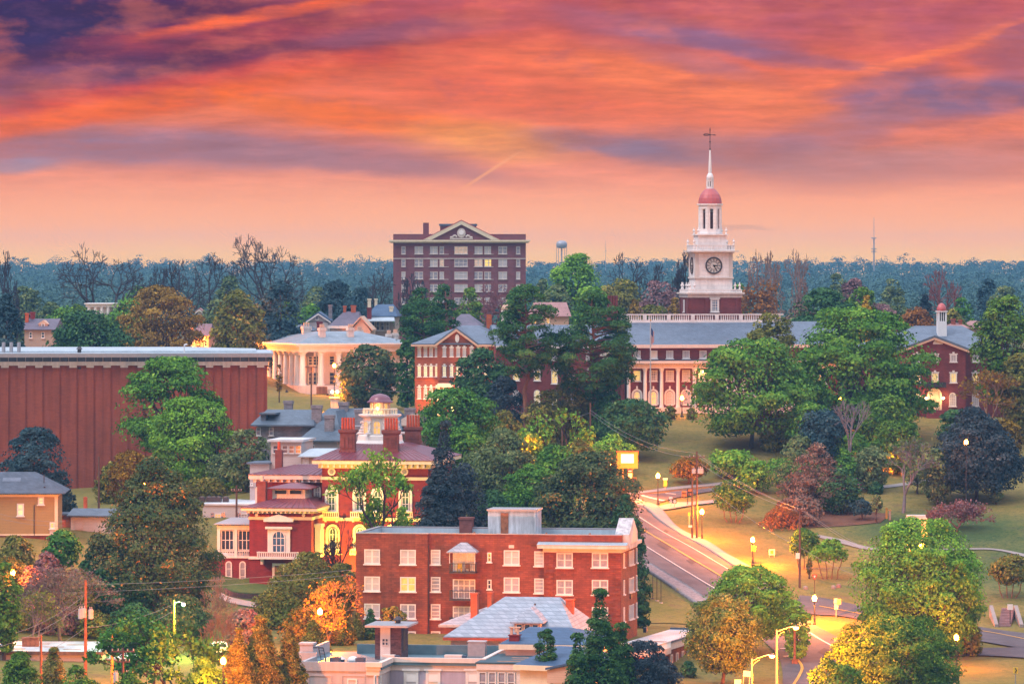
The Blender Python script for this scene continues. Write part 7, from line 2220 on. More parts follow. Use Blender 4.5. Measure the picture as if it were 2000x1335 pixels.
# ------------------------------------------------------------------ trees
LM = {}
for k, v in dict(
    green=((0.055, 0.149, 0.024), (0.151, 0.328, 0.043), (0.278, 0.465, 0.066)), bright=((0.088, 0.212, 0.026), (0.226, 0.455, 0.050), (0.429, 0.655, 0.087)),
    vivid=((.045, .135, .022), (.105, .27, .045), (.19, .38, .08)), dark=((0.031, 0.086, 0.035), (0.077, 0.171, 0.059), (0.151, 0.252, 0.087)),
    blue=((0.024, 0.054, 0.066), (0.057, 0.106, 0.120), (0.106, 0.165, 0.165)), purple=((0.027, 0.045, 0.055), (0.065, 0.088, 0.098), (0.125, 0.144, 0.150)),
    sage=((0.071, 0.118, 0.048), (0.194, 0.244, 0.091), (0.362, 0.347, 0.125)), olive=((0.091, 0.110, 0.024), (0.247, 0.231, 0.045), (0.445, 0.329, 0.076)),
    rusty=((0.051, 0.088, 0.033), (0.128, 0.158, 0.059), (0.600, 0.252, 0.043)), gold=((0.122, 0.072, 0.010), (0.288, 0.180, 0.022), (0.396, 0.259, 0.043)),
    lime=((0.050, 0.115, 0.016), (0.145, 0.265, 0.035), (0.300, 0.420, 0.060)), pale=((0.075, 0.126, 0.024), (0.200, 0.268, 0.061), (0.375, 0.378, 0.130)),
    pine=((0.031, 0.089, 0.026), (0.075, 0.173, 0.043), (0.151, 0.254, 0.058)), pink=((.12, .075, .06), (.24, .155, .125), (.34, .24, .2)),
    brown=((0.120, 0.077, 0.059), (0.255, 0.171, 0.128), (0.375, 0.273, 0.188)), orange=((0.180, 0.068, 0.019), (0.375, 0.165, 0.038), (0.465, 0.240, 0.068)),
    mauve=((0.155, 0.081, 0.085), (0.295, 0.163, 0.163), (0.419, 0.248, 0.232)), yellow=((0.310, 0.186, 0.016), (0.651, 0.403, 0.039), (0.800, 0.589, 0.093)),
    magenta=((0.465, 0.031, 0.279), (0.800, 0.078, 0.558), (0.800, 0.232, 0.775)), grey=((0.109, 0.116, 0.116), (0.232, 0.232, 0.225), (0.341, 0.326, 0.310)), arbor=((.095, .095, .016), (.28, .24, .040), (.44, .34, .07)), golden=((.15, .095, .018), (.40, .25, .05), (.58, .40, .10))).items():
    leafmat('leaf_' + k, *v)
PROF = dict(
    oak=[(0, .55), (.12, .9), (.35, 1), (.62, .93), (.85, .68), (1, .3)], round=[(0, .5), (.2, .88), (.5, 1), (.75, .86), (.92, .55), (1, .25)],
    magnolia=[(0, .78), (.2, 1), (.5, .86), (.75, .58), (.92, .28), (1, .05)], cone=[(0, .72), (.18, 1), (.5, .74), (.8, .36), (1, .03)],
    cedar=[(0, .8), (.25, 1), (.5, .72), (.75, .42), (1, .04)], pine=[(0, .45), (.2, .95), (.5, 1), (.75, .74), (.92, .45), (1, .15)],
    flat=[(0, .6), (.2, 1), (.5, .9), (.75, .72), (1, .35)], column=[(0, .8), (.3, 1), (.7, .85), (1, .2)], vase=[(0, .25), (.35, .75), (.65, 1), (.85, .8), (1, .3)],
    bush=[(0, .9), (.4, 1), (.75, .75), (1, .15)], weep=[(0, .95), (.35, 1), (.6, .78), (.85, .45), (1, .1)])
RNG = np.random.default_rng(7)


def quads(c, nrm, size, rng, aspect=1.0):
    """diamond leaf sprays at c facing nrm"""
    n = len(c)
    t = rng.normal(size=(n, 3))
    t -= nrm * np.sum(t * nrm, 1)[:, None]
    t /= np.linalg.norm(t, axis=1)[:, None] + 1e-9
    u = np.cross(nrm, t)
    a = size * rng.uniform(.55, 1.25, n)[:, None]
    e = a * rng.uniform(.45, .85, n)[:, None] * aspect
    bend = nrm * a * rng.uniform(-.3, .3, n)[:, None]
    v = np.stack([c - t * a + bend, c + u * e, c + t * a + bend, c - u * e], 1).reshape(-1, 3)
    f = np.arange(4 * n).reshape(n, 4)
    return v, f


def segs_mesh(segs, n=4):
    """tapered limbs as n-sided tubes; segs rows: p(3) q(3) r0 r1"""
    s = np.asarray(segs, float)
    p, q = s[:, 0:3], s[:, 3:6]
    d = q - p
    d /= np.linalg.norm(d, axis=1)[:, None] + 1e-9
    ref = np.where(np.abs(d[:, 2:3]) < .9, np.array([[0, 0, 1.]]), np.array([[1., 0, 0]]))
    a = np.cross(d, ref); a /= np.linalg.norm(a, axis=1)[:, None] + 1e-9
    b_ = np.cross(d, a)
    vs = []
    for c, r in ((p, s[:, 6]), (q, s[:, 7])):
        for i in range(n):
            t = 2 * math.pi * i / n
            vs.append(c + a * (r * math.cos(t))[:, None] + b_ * (r * math.sin(t))[:, None])
    v = np.stack(vs, 1).reshape(-1, 3)
    k = np.arange(len(s))[:, None] * 2 * n
    f = np.concatenate([np.concatenate([k + i, k + (i + 1) % n, k + n + (i + 1) % n, k + n + i], 1) for i in range(n)], 0)
    return v, f


def limb(segs, p, q, r0, r1, rng, wob=.12, k=4):
    p, q = np.array(p, float), np.array(q, float)
    L_ = np.linalg.norm(q - p)
    prev = p
    for i in range(1, k + 1):
        f = i / k
        c = p + (q - p) * f + (rng.normal(size=3) * L_ * wob * math.sin(math.pi * f) * np.array([1, 1, .5]))
        segs.append((*prev, *c, r0 + (r1 - r0) * (i - 1) / k, r0 + (r1 - r0) * f))
        prev = c


def bare_segs(h, w, rng, depth=6, trunk=.25, spread=.62, tw=.03, up=.25, r0=None, lean=0.0):
    segs = []
    r0 = r0 or h * .026

    def grow(p, d, L_, r, dep):
        n = 2
        for i in range(n):
            d = d + rng.normal(size=3) * .13
            d[2] += up * .10
            d /= np.linalg.norm(d)
            q = p + d * L_ / n
            segs.append((*p, *q, max(r * (1 - .25 * i / n), tw), max(r * (1 - .25 * (i + 1) / n), tw * .8)))
            p = q
        if dep == 0:
            return
        nb = 3 if rng.random() < .55 else 2
        if dep <= 2: nb = 3
        az0 = rng.uniform(0, 6.28)
        for i in range(nb):
            az = az0 + 6.28 * i / nb + rng.normal() * .4
            t = np.array([math.cos(az), math.sin(az), 0]); t = t - d * np.dot(t, d); t /= np.linalg.norm(t) + 1e-6
            nd_ = d + t * spread * rng.uniform(.6, 1.25)
            nd_[2] += up * .3
            nd_ /= np.linalg.norm(nd_)
            grow(p, nd_, L_ * rng.uniform(.66, .88), r * rng.uniform(.55, .72), dep - 1)
    grow(np.array([0., 0, -.5]), np.array([lean, 0, 1.]), h * trunk + .5, r0, depth)
    s = np.array(segs)
    zmax = s[:, 5].max(); xr = np.percentile(np.abs(s[:, 3]), 98)
    s[:, [2, 5]] *= h / zmax
    k = (w / 2) / xr
    s[:, [0, 1, 3, 4]] *= k
    return s


def tree(name, lab, kind, px, top, wpx, Y=None, by_=None, leaf='green', cb=.2, dens=1.0, size=.40, lobes=None, trunk='bark', cat='tree', gr=None, seed=None, gap=.0, lob=.30, flat=.72, show=1.0, multi=1, fill=None, depthk=.9):
    """one tree measured in the photo: column of its axis, top row, crown width in pixels, distance or foot row"""
    if by_: bx, by, bz = G(px, by_)
    else: bx, by, bz = base(px, Y)
    s = by / F
    h = CZ - (top - HZ) * s - bz
    w = wpx * s
    rng = np.random.default_rng(seed if seed is not None else int(px * 7 + top * 13))
    t = thing(name, lab, cat, (bx, by, bz), 0, gr)
    z0 = h * cb
    R = w * .555
    ch = h - z0
    pz, pr = zip(*PROF[kind])
    vis = max(.2, show)
    area = w * ch / s / s
    nl = lobes or int(np.clip(14 + area / 900, 14, 60))
    # lobe centres through the crown's volume, most of them near its outside
    q_ = np.linspace(0, 1, 200)
    cdf = np.cumsum(np.interp(q_, pz, pr) + .12); cdf /= cdf[-1]
    tz = np.interp((rng.permutation(nl * 3) + rng.random(nl * 3)) / (nl * 3), cdf, q_)
    rr = np.interp(tz, pz, pr) * R
    lr = R * lob * (nl / 30.0) ** -.25 * rng.uniform(.7, 1.25, nl * 3)
    az = rng.uniform(0, 2 * math.pi, nl * 3)
    rad = np.maximum(rr - lr * .75, 0) * np.sqrt(rng.uniform(.25, 1.0, nl * 3))
    C = np.c_[rad * np.cos(az), rad * np.sin(az) * depthk, z0 + tz * ch]
    C[:, 2] = np.clip(C[:, 2], z0 + lr * .3, h - lr * flat * .8)
    keep = [0]
    for i in range(1, nl * 3):       # spread them out
        if len(keep) >= nl: break
        if np.min(np.linalg.norm((C[keep] - C[i]) / np.array([1, 1, .8]), axis=1)) > lr[i] * .55: keep.append(i)
    C = C[keep]; lr = lr[keep]; nl = len(keep)
    top_i = np.argmax(C[:, 2]); C[top_i, :2] *= .6; C[top_i, 2] = h - lr[top_i] * flat * .8
    size = size * .60 * max(.8, by / 600)
    cover = (area * s * s) / (size * size * .62)
    n = int(np.clip(cover * 4.2 * dens, 300, 48000))
    wts = lr ** 2; wts /= wts.sum()
    li = rng.choice(nl, n, p=wts)
    d = rng.normal(size=(n, 3)); d /= np.linalg.norm(d, axis=1)[:, None]
    fl = rng.random(n) < .62
    d[fl, 2] = np.abs(d[fl, 2])
    ru = rng.uniform(.42, 1.06, n) ** .6
    pos = C[li] + d * (lr[li] * ru)[:, None] * np.array([1, 1, flat])
    fl_ = fill if fill is not None else {'oak': .20, 'flat': .10, 'weep': .2, 'pine': .06, 'cone': .45}.get(kind, .28)
    nf = int(n * fl_)
    if nf:       # leaves between the boughs
        tf = np.interp(rng.random(nf), cdf, q_); af = rng.uniform(0, 2 * math.pi, nf)
        rf = np.interp(tf, pz, pr) * R * rng.uniform(.3, 1.0, nf) ** .5 * (.90 + .10 * np.sin(af * 5 + tf * 23))
        pos[:nf] = np.c_[rf * np.cos(af), rf * np.sin(af) * depthk, z0 + tf * ch * .99]
        d[:nf] = np.c_[np.cos(af), np.sin(af), tf * .8 - .1]
        li[:nf] = rng.integers(0, nl, nf)
    if kind in ('weep',):
        pos[:, 2] -= np.hypot(pos[:, 0], pos[:, 1]) * .22 - .2 * R * .5
    out = (pos - np.array([0, 0, z0 + ch * .35])); out /= np.linalg.norm(out, axis=1)[:, None] + 1e-9
    nrm = d * .75 + out * .35 + rng.normal(size=(n, 3)) * .55 + np.array([0, 0, .35])
    nrm /= np.linalg.norm(nrm, axis=1)[:, None]
    tint = np.clip(.42 + rng.normal(size=nl) * .17, 0, 1)[li] + rng.normal(size=n) * .17
    v, f = quads(pos, nrm, size, rng, .55 if kind in ('pine', 'weep') else 1.0)
    link('crown', npmesh('crown', v, f, 'leaf_' + leaf, np.clip(tint, 0, 1)), t)
    segs = []
    tr = max(.14, min(h * .022, .5))
    if kind in ('cone', 'column', 'cedar', 'pine'):
        lean = rng.normal(size=2) * h * .02
        limb(segs, (0, 0, -.6), (lean[0], lean[1], h * .94), tr, tr * .25, rng, .015, 8)
        for c in C:
            zz = max(c[2] - lr.mean() * .6, h * .1)
            limb(segs, (lean[0] * zz / h, lean[1] * zz / h, zz), c, tr * .34, .04, rng, .1, 3)
    else:
        for m_ in range(multi):
            off = np.array([(m_ - (multi - 1) / 2) * .45, rng.normal() * .2, 0]) if multi > 1 else np.zeros(3)
            fork = np.array([off[0] * 2.4, off[1] * 2, z0 + ch * .12])
            limb(segs, (off[0], off[1], -.6), fork, tr * (1.15 if multi == 1 else .55), tr * (.8 if multi == 1 else .4), rng, .04, 4)
            for c in C[m_::multi]:
                mid = fork * .45 + c * .55; mid[2] = min(mid[2], c[2] - lr.mean() * .2) - .05 * ch
                limb(segs, fork, mid, tr * .42, tr * .2, rng, .08, 3)
                limb(segs, mid, c, tr * .2, .045, rng, .1, 3)
    v, f = segs_mesh(segs, 6)
    link('trunk', npmesh('trunk', v, f, trunk, smooth=True), t)
    return t


def bare(name, lab, px, top, wpx, Y=None, by_=None, m='bark', depth=6, trunk=.2, spread=.62, leaf=None, nleaf=600, tw=None, cat='tree', gr=None, seed=None, up=.25, size=.28, r0=None, lean=0.0, tuft='.'):
    if by_: bx, by, bz = G(px, by_)
    else: bx, by, bz = base(px, Y)
    s = by / F
    h = CZ - (top - HZ) * s - bz
    rng = np.random.default_rng(seed if seed is not None else int(px * 5 + top * 3))
    t = thing(name, lab, cat, (bx, by, bz), 0, gr)
    sg = bare_segs(h, wpx * s, rng, depth, trunk, spread, tw or .022 * by / 600, up, r0, lean)
    v, f = segs_mesh(sg, 4)
    link('trunk', npmesh('trunk', v, f, m), t)
    if leaf:
        tips = sg[sg[:, 7] <= np.percentile(sg[:, 7], 60)]
        i = rng.choice(len(tips), nleaf)
        pos = tips[i, 3:6] + rng.normal(size=(nleaf, 3)) * .32 * by / 600
        nrm = rng.normal(size=(nleaf, 3)) + np.array([0, 0, .5]); nrm /= np.linalg.norm(nrm, axis=1)[:, None]
        v, f = quads(pos, nrm, size * by / 600, rng)
        link('crown', npmesh('crown', v, f, 'leaf_' + leaf, np.clip(.45 + rng.normal(size=nleaf) * .22, 0, 1)), t)
    return t


# ---- foreground, left to right
bare('spring_tree', 'fresh green spring tree with dark open limbs at bottom left', 320, 1203, 290, Y=478, m='bark_dark', depth=7, trunk=.16, spread=.72, leaf='vivid', nleaf=6500, size=.30, seed=11)
tree('yellow_tree', 'yellow green tree cut by the left picture edge', 'round', 8, 1098, 70, Y=515, leaf='lime', cb=.1)
tree('leafy_bush', 'loose green yellow bush in the bottom left corner', 'bush', 40, 1272, 130, Y=462, leaf='lime', cb=.0, size=.3, cat='bush')
bare('pink_tree', 'dusty pink twiggy tree behind the transformer pole', 120, 1104, 190, Y=535, m='twig_pink', depth=7, trunk=.12, spread=.75, leaf='pink', nleaf=2600, size=.20, seed=5)
bare('twiggy_bush', 'greyish bare bush left of the pink twiggy tree', 60, 1148, 110, Y=528, m='twig_tan', depth=7, trunk=.1, spread=.8, leaf='olive', nleaf=1200, size=.2, seed=6)
tree('small_tree', 'small vivid green tree by the olive house corner', 'round', 122, 1034, 76, Y=572, leaf='vivid', cb=.25, size=.34)
tree('dark_shrub', 'dark shrub below the olive house wall', 'bush', 30, 1046, 96, Y=568, leaf='olive', cb=.0, trunk='bark_dark', cat='shrub')
tree('dark_shrub', 'dark blue green shrub between pink tree and magnolia', 'bush', 178, 1078, 60, Y=556, leaf='dark', cb=.0, cat='shrub')
tree('dark_shrub', 'purple brown shrub under the small vivid tree', 'bush', 95, 1078, 70, Y=560, leaf='mauve', cb=.0, cat='shrub')
tree('clipped_bush', 'rounded brown olive bush before the stained roof', 'bush', 104, 1264, 54, Y=484, leaf='olive', cb=.0, size=.26, dens=1.3, cat='bush')
tree('magnolia_tree', 'huge grey green magnolia flecked with rusty leaves', 'magnolia', 300, 893, 262, Y=556, leaf='rusty', cb=.04, size=.36, dens=1.15, lobes=85, lob=.21, flat=.85, seed=21)
bare('sapling', 'bare sapling right of the big magnolia', 412, 1122, 90, Y=548, m='twig_tan', depth=7, trunk=.1, spread=.7, seed=3)
bare('sapling', 'bare reddish saplings by the parked car', 408, 1188, 110, Y=505, m='twig_orange', depth=7, trunk=.1, spread=.65, seed=4)
tree('conical_evergreen', 'tallest golden green conical evergreen in front', 'cone', 510, 1200, 124, Y=482, leaf='arbor', cb=.0, size=.26, dens=1.35, lobes=60, lob=.22, gr='conical evergreens by the corner building', cat='evergreen')
tree('conical_evergreen', 'shorter conical evergreen left of the tallest one', 'cone', 466, 1226, 100, Y=478, leaf='arbor', cb=.0, size=.26, dens=1.3, lobes=45, lob=.22, gr='conical evergreens by the corner building', cat='evergreen')
tree('conical_evergreen', 'conical evergreen touching the corner building wall', 'cone', 566, 1216, 84, Y=484, leaf='arbor', cb=.0, size=.26, dens=1.3, lobes=45, lob=.22, gr='conical evergreens by the corner building', cat='evergreen')
tree('conical_evergreen', 'broad low evergreen under the glowing bare branches', 'cone', 612, 1208, 80, Y=516, leaf='arbor', cb=.0, size=.26, lobes=40, gr='conical evergreens by the corner building', cat='evergreen')
tree('conical_evergreen', 'pointed golden evergreen at the apartment house corner', 'cone', 668, 1180, 60, Y=538, leaf='arbor', cb=.0, size=.26, lobes=40, gr='conical evergreens by the corner building', cat='evergreen')
tree('conical_evergreen', 'narrow evergreen just right of the pointed golden one', 'cone', 698, 1196, 30, Y=543, leaf='arbor', cb=.0, size=.24, lobes=30, gr='conical evergreens by the corner building', cat='evergreen')
tree('conical_evergreen', 'dark bluish spiky evergreen before the lower apartment windows', 'cone', 724, 1188, 40, Y=544, leaf='dark', cb=.0, size=.26, lobes=30, gr='conical evergreens by the corner building', cat='evergreen')
tree('palm_shrub', 'spiky palm like shrub above the roof stair house', 'bush', 768, 1184, 52, Y=533, leaf='olive', cb=.6, size=.36, dens=.8, cat='shrub')
tree('hillside_tree', 'dense olive tree glowing orange before the brick mansion', 'magnolia', 606, 1080, 180, Y=560, leaf='olive', cb=.02, size=.30, lobes=60, lob=.24, flat=.8, seed=31)
bare('bare_tree', 'tangle of bare branches around the glowing lamp', 640, 1130, 130, Y=530, m='twig_orange', depth=7, trunk=.12, spread=.75, leaf='gold', nleaf=900, size=.2, seed=33)
bare('spring_tree', 'feathery bright green tree in front of the mansion arches', 745, 880, 150, Y=573, m='bark_dark', depth=6, trunk=.2, spread=.62, leaf='bright', nleaf=3300, size=.27, seed=14, up=.4)
bare('bare_tree', 'thin bare tree climbing the yellow lit mansion wall', 664, 1000, 70, Y=574, m='bark_dark', depth=6, trunk=.15, seed=35)
tree('dark_cedar', 'dark purple green cedar beside the mansion', 'cedar', 868, 822, 120, Y=583, leaf='purple', cb=.03, size=.34, lobes=55, lob=.26, trunk='bark_dark', seed=41)
tree('dark_cedar', 'lower dark cedar right of the tall purple one', 'round', 905, 905, 110, Y=588, leaf='purple', cb=.0, size=.34, lobes=40, trunk='bark_dark')
tree('evergreen_tree', 'grey green tree behind the apartment house bulkhead', 'round', 985, 838, 130, Y=620, leaf='sage', cb=.05, size=.36, lobes=45, lob=.26)
tree('evergreen_tree', 'mid green rounded tree left of the broad oak', 'round', 1040, 905, 100, Y=612, leaf='green', cb=.02, size=.36, lobes=40)
tree('broad_oak', 'broad dark oak behind the apartment house roof', 'oak', 1148, 884, 220, Y=602, leaf='rusty', cb=.03, size=.34, lobes=75, lob=.22, flat=.8, dens=1.1, seed=51)
tree('dark_shrub', 'dark leafy bush at the right end of the apartment house', 'bush', 1236, 1012, 70, Y=572, leaf='dark', cb=.0, cat='shrub')
tree('dark_cedar', 'nearest brown green cedar with feathery top', 'cedar', 1172, 1150, 130, Y=480, leaf='pine', cb=.04, size=.28, lobes=50, lob=.24, flat=.6, trunk='bark_dark', dens=.9, seed=61)
tree('dark_cedar', 'dark low cedar hiding the porch balustrade', 'round', 1250, 1252, 150, Y=486, leaf='purple', cb=.0, size=.28, lobes=50, lob=.24, trunk='bark_dark', seed=62, dens=.85)
tree('small_tree', 'little dark pine bush before the blue roof', 'round', 1066, 1228, 46, Y=484, leaf='pine', cb=.45, size=.26)
tree('pale_tree', 'round pale leaved tree at the lower centre right', 'round', 1412, 1160, 160, Y=533, leaf='pale', cb=.16, size=.28, lobes=70, lob=.22, flat=.85, dens=1.1, seed=71)
tree('street_tree', 'green street tree glowing orange beside the arm lamp', 'oak', 1466, 1104, 196, Y=556, leaf='bright', cb=.18, size=.32, lobes=70, lob=.22, seed=72)
tree('round_tree', 'large round bright green tree on the right lawn', 'round', 1796, 1010, 262, Y=560, leaf='bright', cb=.02, fill=.4, size=.34, lobes=95, lob=.19, flat=.8, dens=1.15, seed=73)
tree('leafy_tree', 'nearest yellow green leafy tree at bottom right', 'round', 1750, 1203, 268, Y=520, leaf='lime', cb=.0, size=.30, lobes=85, lob=.2, dens=1.1, seed=74)
tree('leafy_bush', 'low leafy bush with dark leaves at the bottom edge', 'bush', 1615, 1284, 90, Y=508, leaf='lime', cb=.0, size=.28, dens=.5, cat='bush')
bare('bare_bush', 'reddish bare bush at the corner of the junction', 1668, 1262, 50, Y=540, m='twig_red', depth=6, trunk=.1, spread=.8, cat='bush')
tree('green_hedge', 'clipped green hedge beside the low brick building', 'bush', 1344, 1290, 36, Y=540, leaf='dark', cb=.0, size=.26, cat='hedge')
tree('crape_myrtle', 'multi stemmed tree beside the park steps', 'round', 1972, 1084, 84, Y=604, leaf='olive', cb=.35, multi=4, trunk='bark_pine', size=.32)
# ---- middle ground
tree('dark_magnolia', 'dark blue magnolia before the brick hall left end', 'oak', 68, 836, 142, Y=618, leaf='blue', cb=.08, size=.36, lobes=50, lob=.24, seed=81)
tree('dark_magnolia', 'low dark branch clump right of the olive house roof', 'bush', 128, 952, 46, Y=620, leaf='blue', cb=.0, cat='shrub')
tree('layered_tree', 'wide layered dark green tree before the brick hall', 'flat', 336, 699, 226, Y=672, leaf='green', cb=.28, size=.40, lobes=42, lob=.27, flat=.5, seed=82, dens=.9)
tree('mixed_tree', 'light green tree with dark leaning trunk before the hall', 'round', 376, 776, 172, Y=652, leaf='bright', cb=.12, size=.36, lobes=45, lob=.25, trunk='bark_dark', seed=83, dens=.85)
bare('bare_tree', 'bluish bare tree leaning right of the light green one', 425, 790, 110, Y=650, m='bark_dark', depth=6, trunk=.25, seed=84)
tree('gold_tree', 'yellow lit tree above the big magnolia crown', 'round', 258, 880, 110, Y=625, leaf='gold', cb=.1, size=.36, dens=.8)
tree('gold_tree', 'small orange lit tree behind the magnolia top', 'round', 320, 872, 70, Y=632, leaf='lime', cb=.1, size=.36, dens=.7)
tree('light_tree', 'pale green loose tree beside the slate house', 'round', 482, 838, 96, Y=636, leaf='sage', cb=.1, size=.38, dens=.6)
tree('light_tree', 'small yellow green bush on the slope by the annex', 'bush', 468, 905, 60, Y=640, leaf='lime', cb=.0, size=.34, dens=.4, cat='bush')
tree('lobed_tree', 'vivid green lobed tree right of the cupola', 'oak', 890, 760, 168, Y=648, leaf='vivid', cb=.30, size=.38, lobes=44, lob=.26, flat=.66, seed=91)
bare('bare_tree', 'left of two bare dark trees on the bank', 1062, 806, 90, Y=668, m='bark_dark', depth=6, trunk=.28, spread=.6, leaf='bright', nleaf=380, seed=92, size=.3)
bare('bare_tree', 'right of two bare dark trees on the bank', 1110, 800, 90, Y=668, m='bark_dark', depth=6, trunk=.28, spread=.6, leaf='bright', nleaf=420, seed=93, size=.3)
tree('dark_oak', 'rounded dark oak before the college portico', 'round', 1236, 780, 142, Y=697, leaf='dark', cb=.16, size=.40, lobes=45, lob=.25, seed=94)
tree('light_tree', 'sparse bright bush under the rounded dark oak', 'bush', 1195, 848, 100, Y=686, leaf='bright', cb=.1, size=.34, dens=.3, cat='bush')
tree('pine_tree', 'tall left pine before the college link', 'pine', 1030, 556, 150, Y=706, leaf='pine', cb=.42, size=.40, lobes=64, lob=.25, flat=.6, trunk='bark_pine', seed=95, dens=1.15)
tree('pine_tree', 'tall right pine with broad top before the portico end', 'pine', 1162, 568, 168, Y=708, leaf='pine', cb=.30, size=.40, lobes=80, lob=.25, flat=.65, trunk='bark_pine', seed=96, dens=1.2)
tree('dark_tree', 'dark tree in front of the gabled hall right side', 'round', 942, 682, 116, Y=718, leaf='dark', cb=.08, size=.42, lobes=36, trunk='bark_dark')
tree('dark_tree', 'dark bushy tree at the foot of the left pine', 'bush', 985, 735, 90, Y=712, leaf='purple', cb=.0, size=.40, cat='tree')
tree('dark_tree', 'mixed dark tree under the right pine', 'round', 1118, 742, 120, Y=712, leaf='olive', cb=.05, size=.38, dens=.7)
tree('brown_magnolia', 'magnolia with brown undersides before the mansion columns', 'round', 718, 674, 130, Y=792, leaf='rusty', cb=.03, size=.40, lobes=50, lob=.25, flat=.75, seed=97)
tree('pine_tree', 'dark pine left of the gabled hall', 'pine', 826, 562, 108, Y=800, leaf='pine', cb=.45, size=.40, lobes=30, lob=.28, flat=.6, trunk='bark_pine', seed=98)
tree('pine_tree', 'smaller pine top beside the dark left one', 'pine', 868, 556, 60, Y=806, leaf='pine', cb=.55, size=.40, lobes=18, lob=.34, trunk='bark_pine')
tree('dark_tree', 'dark conifer beside the columned mansion wall', 'column', 796, 640, 48, Y=786, leaf='pine', cb=.05, size=.42, trunk='bark_dark')
tree('small_tree', 'thin yellow sapling before the mansion columns', 'column', 545, 712, 14, Y=812, leaf='gold', cb=.3, size=.30, dens=.4, cat='sapling')
tree('great_oak', 'great layered green oak left of the pair by the college', 'oak', 1468, 662, 262, Y=707, leaf='green', cb=.14, size=.40, lobes=62, lob=.24, flat=.55, seed=101, dens=.95)
tree('great_oak', 'largest green oak in front of the college east side', 'oak', 1680, 602, 296, Y=716, leaf='green', cb=.10, size=.40, lobes=75, lob=.22, flat=.55, seed=102, dens=1.0)
tree('green_tree', 'olive green tree at the balustrade end', 'oak', 1505, 612, 120, Y=722, leaf='olive', cb=.3, size=.40, lobes=30, seed=103)
tree('dark_oak', 'dark evergreen dome behind the great oaks', 'oak', 1608, 563, 150, Y=780, leaf='dark', cb=.3, size=.44, lobes=40, lob=.25, flat=.6, seed=104)
tree('yellow_tree', 'yellow green tree right of the dark evergreen dome', 'round', 1682, 562, 86, Y=860, leaf='lime', cb=.1, size=.44, dens=.8)
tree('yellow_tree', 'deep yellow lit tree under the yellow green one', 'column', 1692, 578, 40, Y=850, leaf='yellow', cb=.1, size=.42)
tree('yellow_tree', 'yellow green lower foliage under the largest oak', 'round', 1735, 770, 120, Y=700, leaf='lime', cb=.05, size=.38, dens=.7)
tree('blue_cedar', 'misty blue green cedar under the oaks', 'round', 1612, 800, 120, Y=694, leaf='blue', cb=.02, size=.38, lobes=36)
tree('pale_shrub', 'pale green grey shrub left of the misty cedar', 'bush', 1558, 850, 80, Y=690, leaf='sage', cb=.0, size=.36, dens=.7, cat='shrub')
bare('bare_tree', 'pale grey bare tree with ivy trunk under the oaks', 1660, 780, 80, Y=688, m='bark_grey', depth=6, trunk=.35, spread=.5, seed=105)
bare('bare_tree', 'forked grey bare tree on the park lawn', 1764, 850, 140, by_=1003, m='bark_grey', depth=6, trunk=.22, spread=.62, leaf='sage', nleaf=500, seed=106, size=.26)
tree('park_magnolia', 'large dark purple magnolia at the right', 'magnolia', 1906, 795, 196, by_=978, leaf='purple', cb=.12, size=.36, lobes=75, lob=.22, flat=.8, dens=1.1, trunk='bark_dark', seed=107)
tree('park_magnolia', 'dark green bough behind the purple magnolia', 'flat', 1870, 800, 90, Y=690, leaf='dark', cb=.55, size=.36, flat=.5)
tree('weeping_cypress', 'drooping brown cypress left of the oak trunks', 'weep', 1596, 872, 150, Y=664, leaf='brown', cb=.12, size=.36, lobes=52, lob=.24, flat=.4, trunk='bark', seed=108, dens=.8)
tree('weeping_cypress', 'wispy green cypress boughs behind the brown one', 'weep', 1560, 880, 130, Y=672, leaf='sage', cb=.3, size=.36, flat=.4, dens=.5, seed=109)
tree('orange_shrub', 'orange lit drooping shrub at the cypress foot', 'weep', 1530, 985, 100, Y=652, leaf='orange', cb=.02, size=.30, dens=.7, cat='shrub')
tree('crape_myrtle', 'yellow lit tree by the twin utility poles', 'round', 1345, 893, 80, Y=682, leaf='gold', cb=.25, size=.34, dens=1.0)
tree('crape_myrtle', 'green tree right of the yellow lit one', 'oak', 1430, 880, 100, Y=686, leaf='bright', cb=.2, size=.36)
tree('crape_myrtle', 'leafy tree left of the cypress on the verge', 'round', 1478, 900, 86, Y=676, leaf='bright', cb=.15, size=.36, dens=.8)
tree('crape_myrtle', 'multi stemmed yellow green tree on the verge', 'round', 1432, 936, 86, by_=1022, leaf='lime', cb=.28, multi=4, trunk='bark_pine', size=.32, dens=.85)
tree('crape_myrtle', 'small tree left of the dark lawn pole', 'round', 1570, 1032, 60, by_=1112, leaf='lime', cb=.32, multi=3, size=.30, dens=.9)
tree('crape_myrtle', 'small green tree right of the dark lawn pole', 'flat', 1620, 1052, 82, by_=1132, leaf='bright', cb=.42, multi=4, trunk='bark_pine', size=.32)
tree('small_tree', 'tiny dark sapling below the lawn pole trees', 'round', 1581, 1090, 12, by_=1130, leaf='olive', cb=.2, size=.26)
tree('azalea_bush', 'magenta flowering azalea bush in the park', 'bush', 1676, 928, 26, by_=948, leaf='magenta', cb=.0, size=.24, cat='bush')
tree('clipped_bush', 'dark clipped bush right of the azalea', 'bush', 1710, 940, 32, by_=965, leaf='dark', cb=.0, size=.28, cat='bush')
tree('clipped_bush', 'round dark topiary tree above the mulch bed', 'bush', 1684, 974, 42, by_=1018, leaf='blue', cb=.3, size=.30, cat='bush')
tree('small_tree', 'dark little tree left of the round topiary', 'round', 1655, 968, 36, by_=1006, leaf='blue', cb=.2, size=.30)
tree('small_tree', 'thin grey green tree right of the round topiary', 'round', 1712, 966, 24, by_=1022, leaf='sage', cb=.4, size=.26)
tree('small_tree', 'young green tree beside the purple magnolia trunk', 'round', 1945, 952, 30, by_=986, leaf='sage', cb=.15, size=.30, dens=.7)
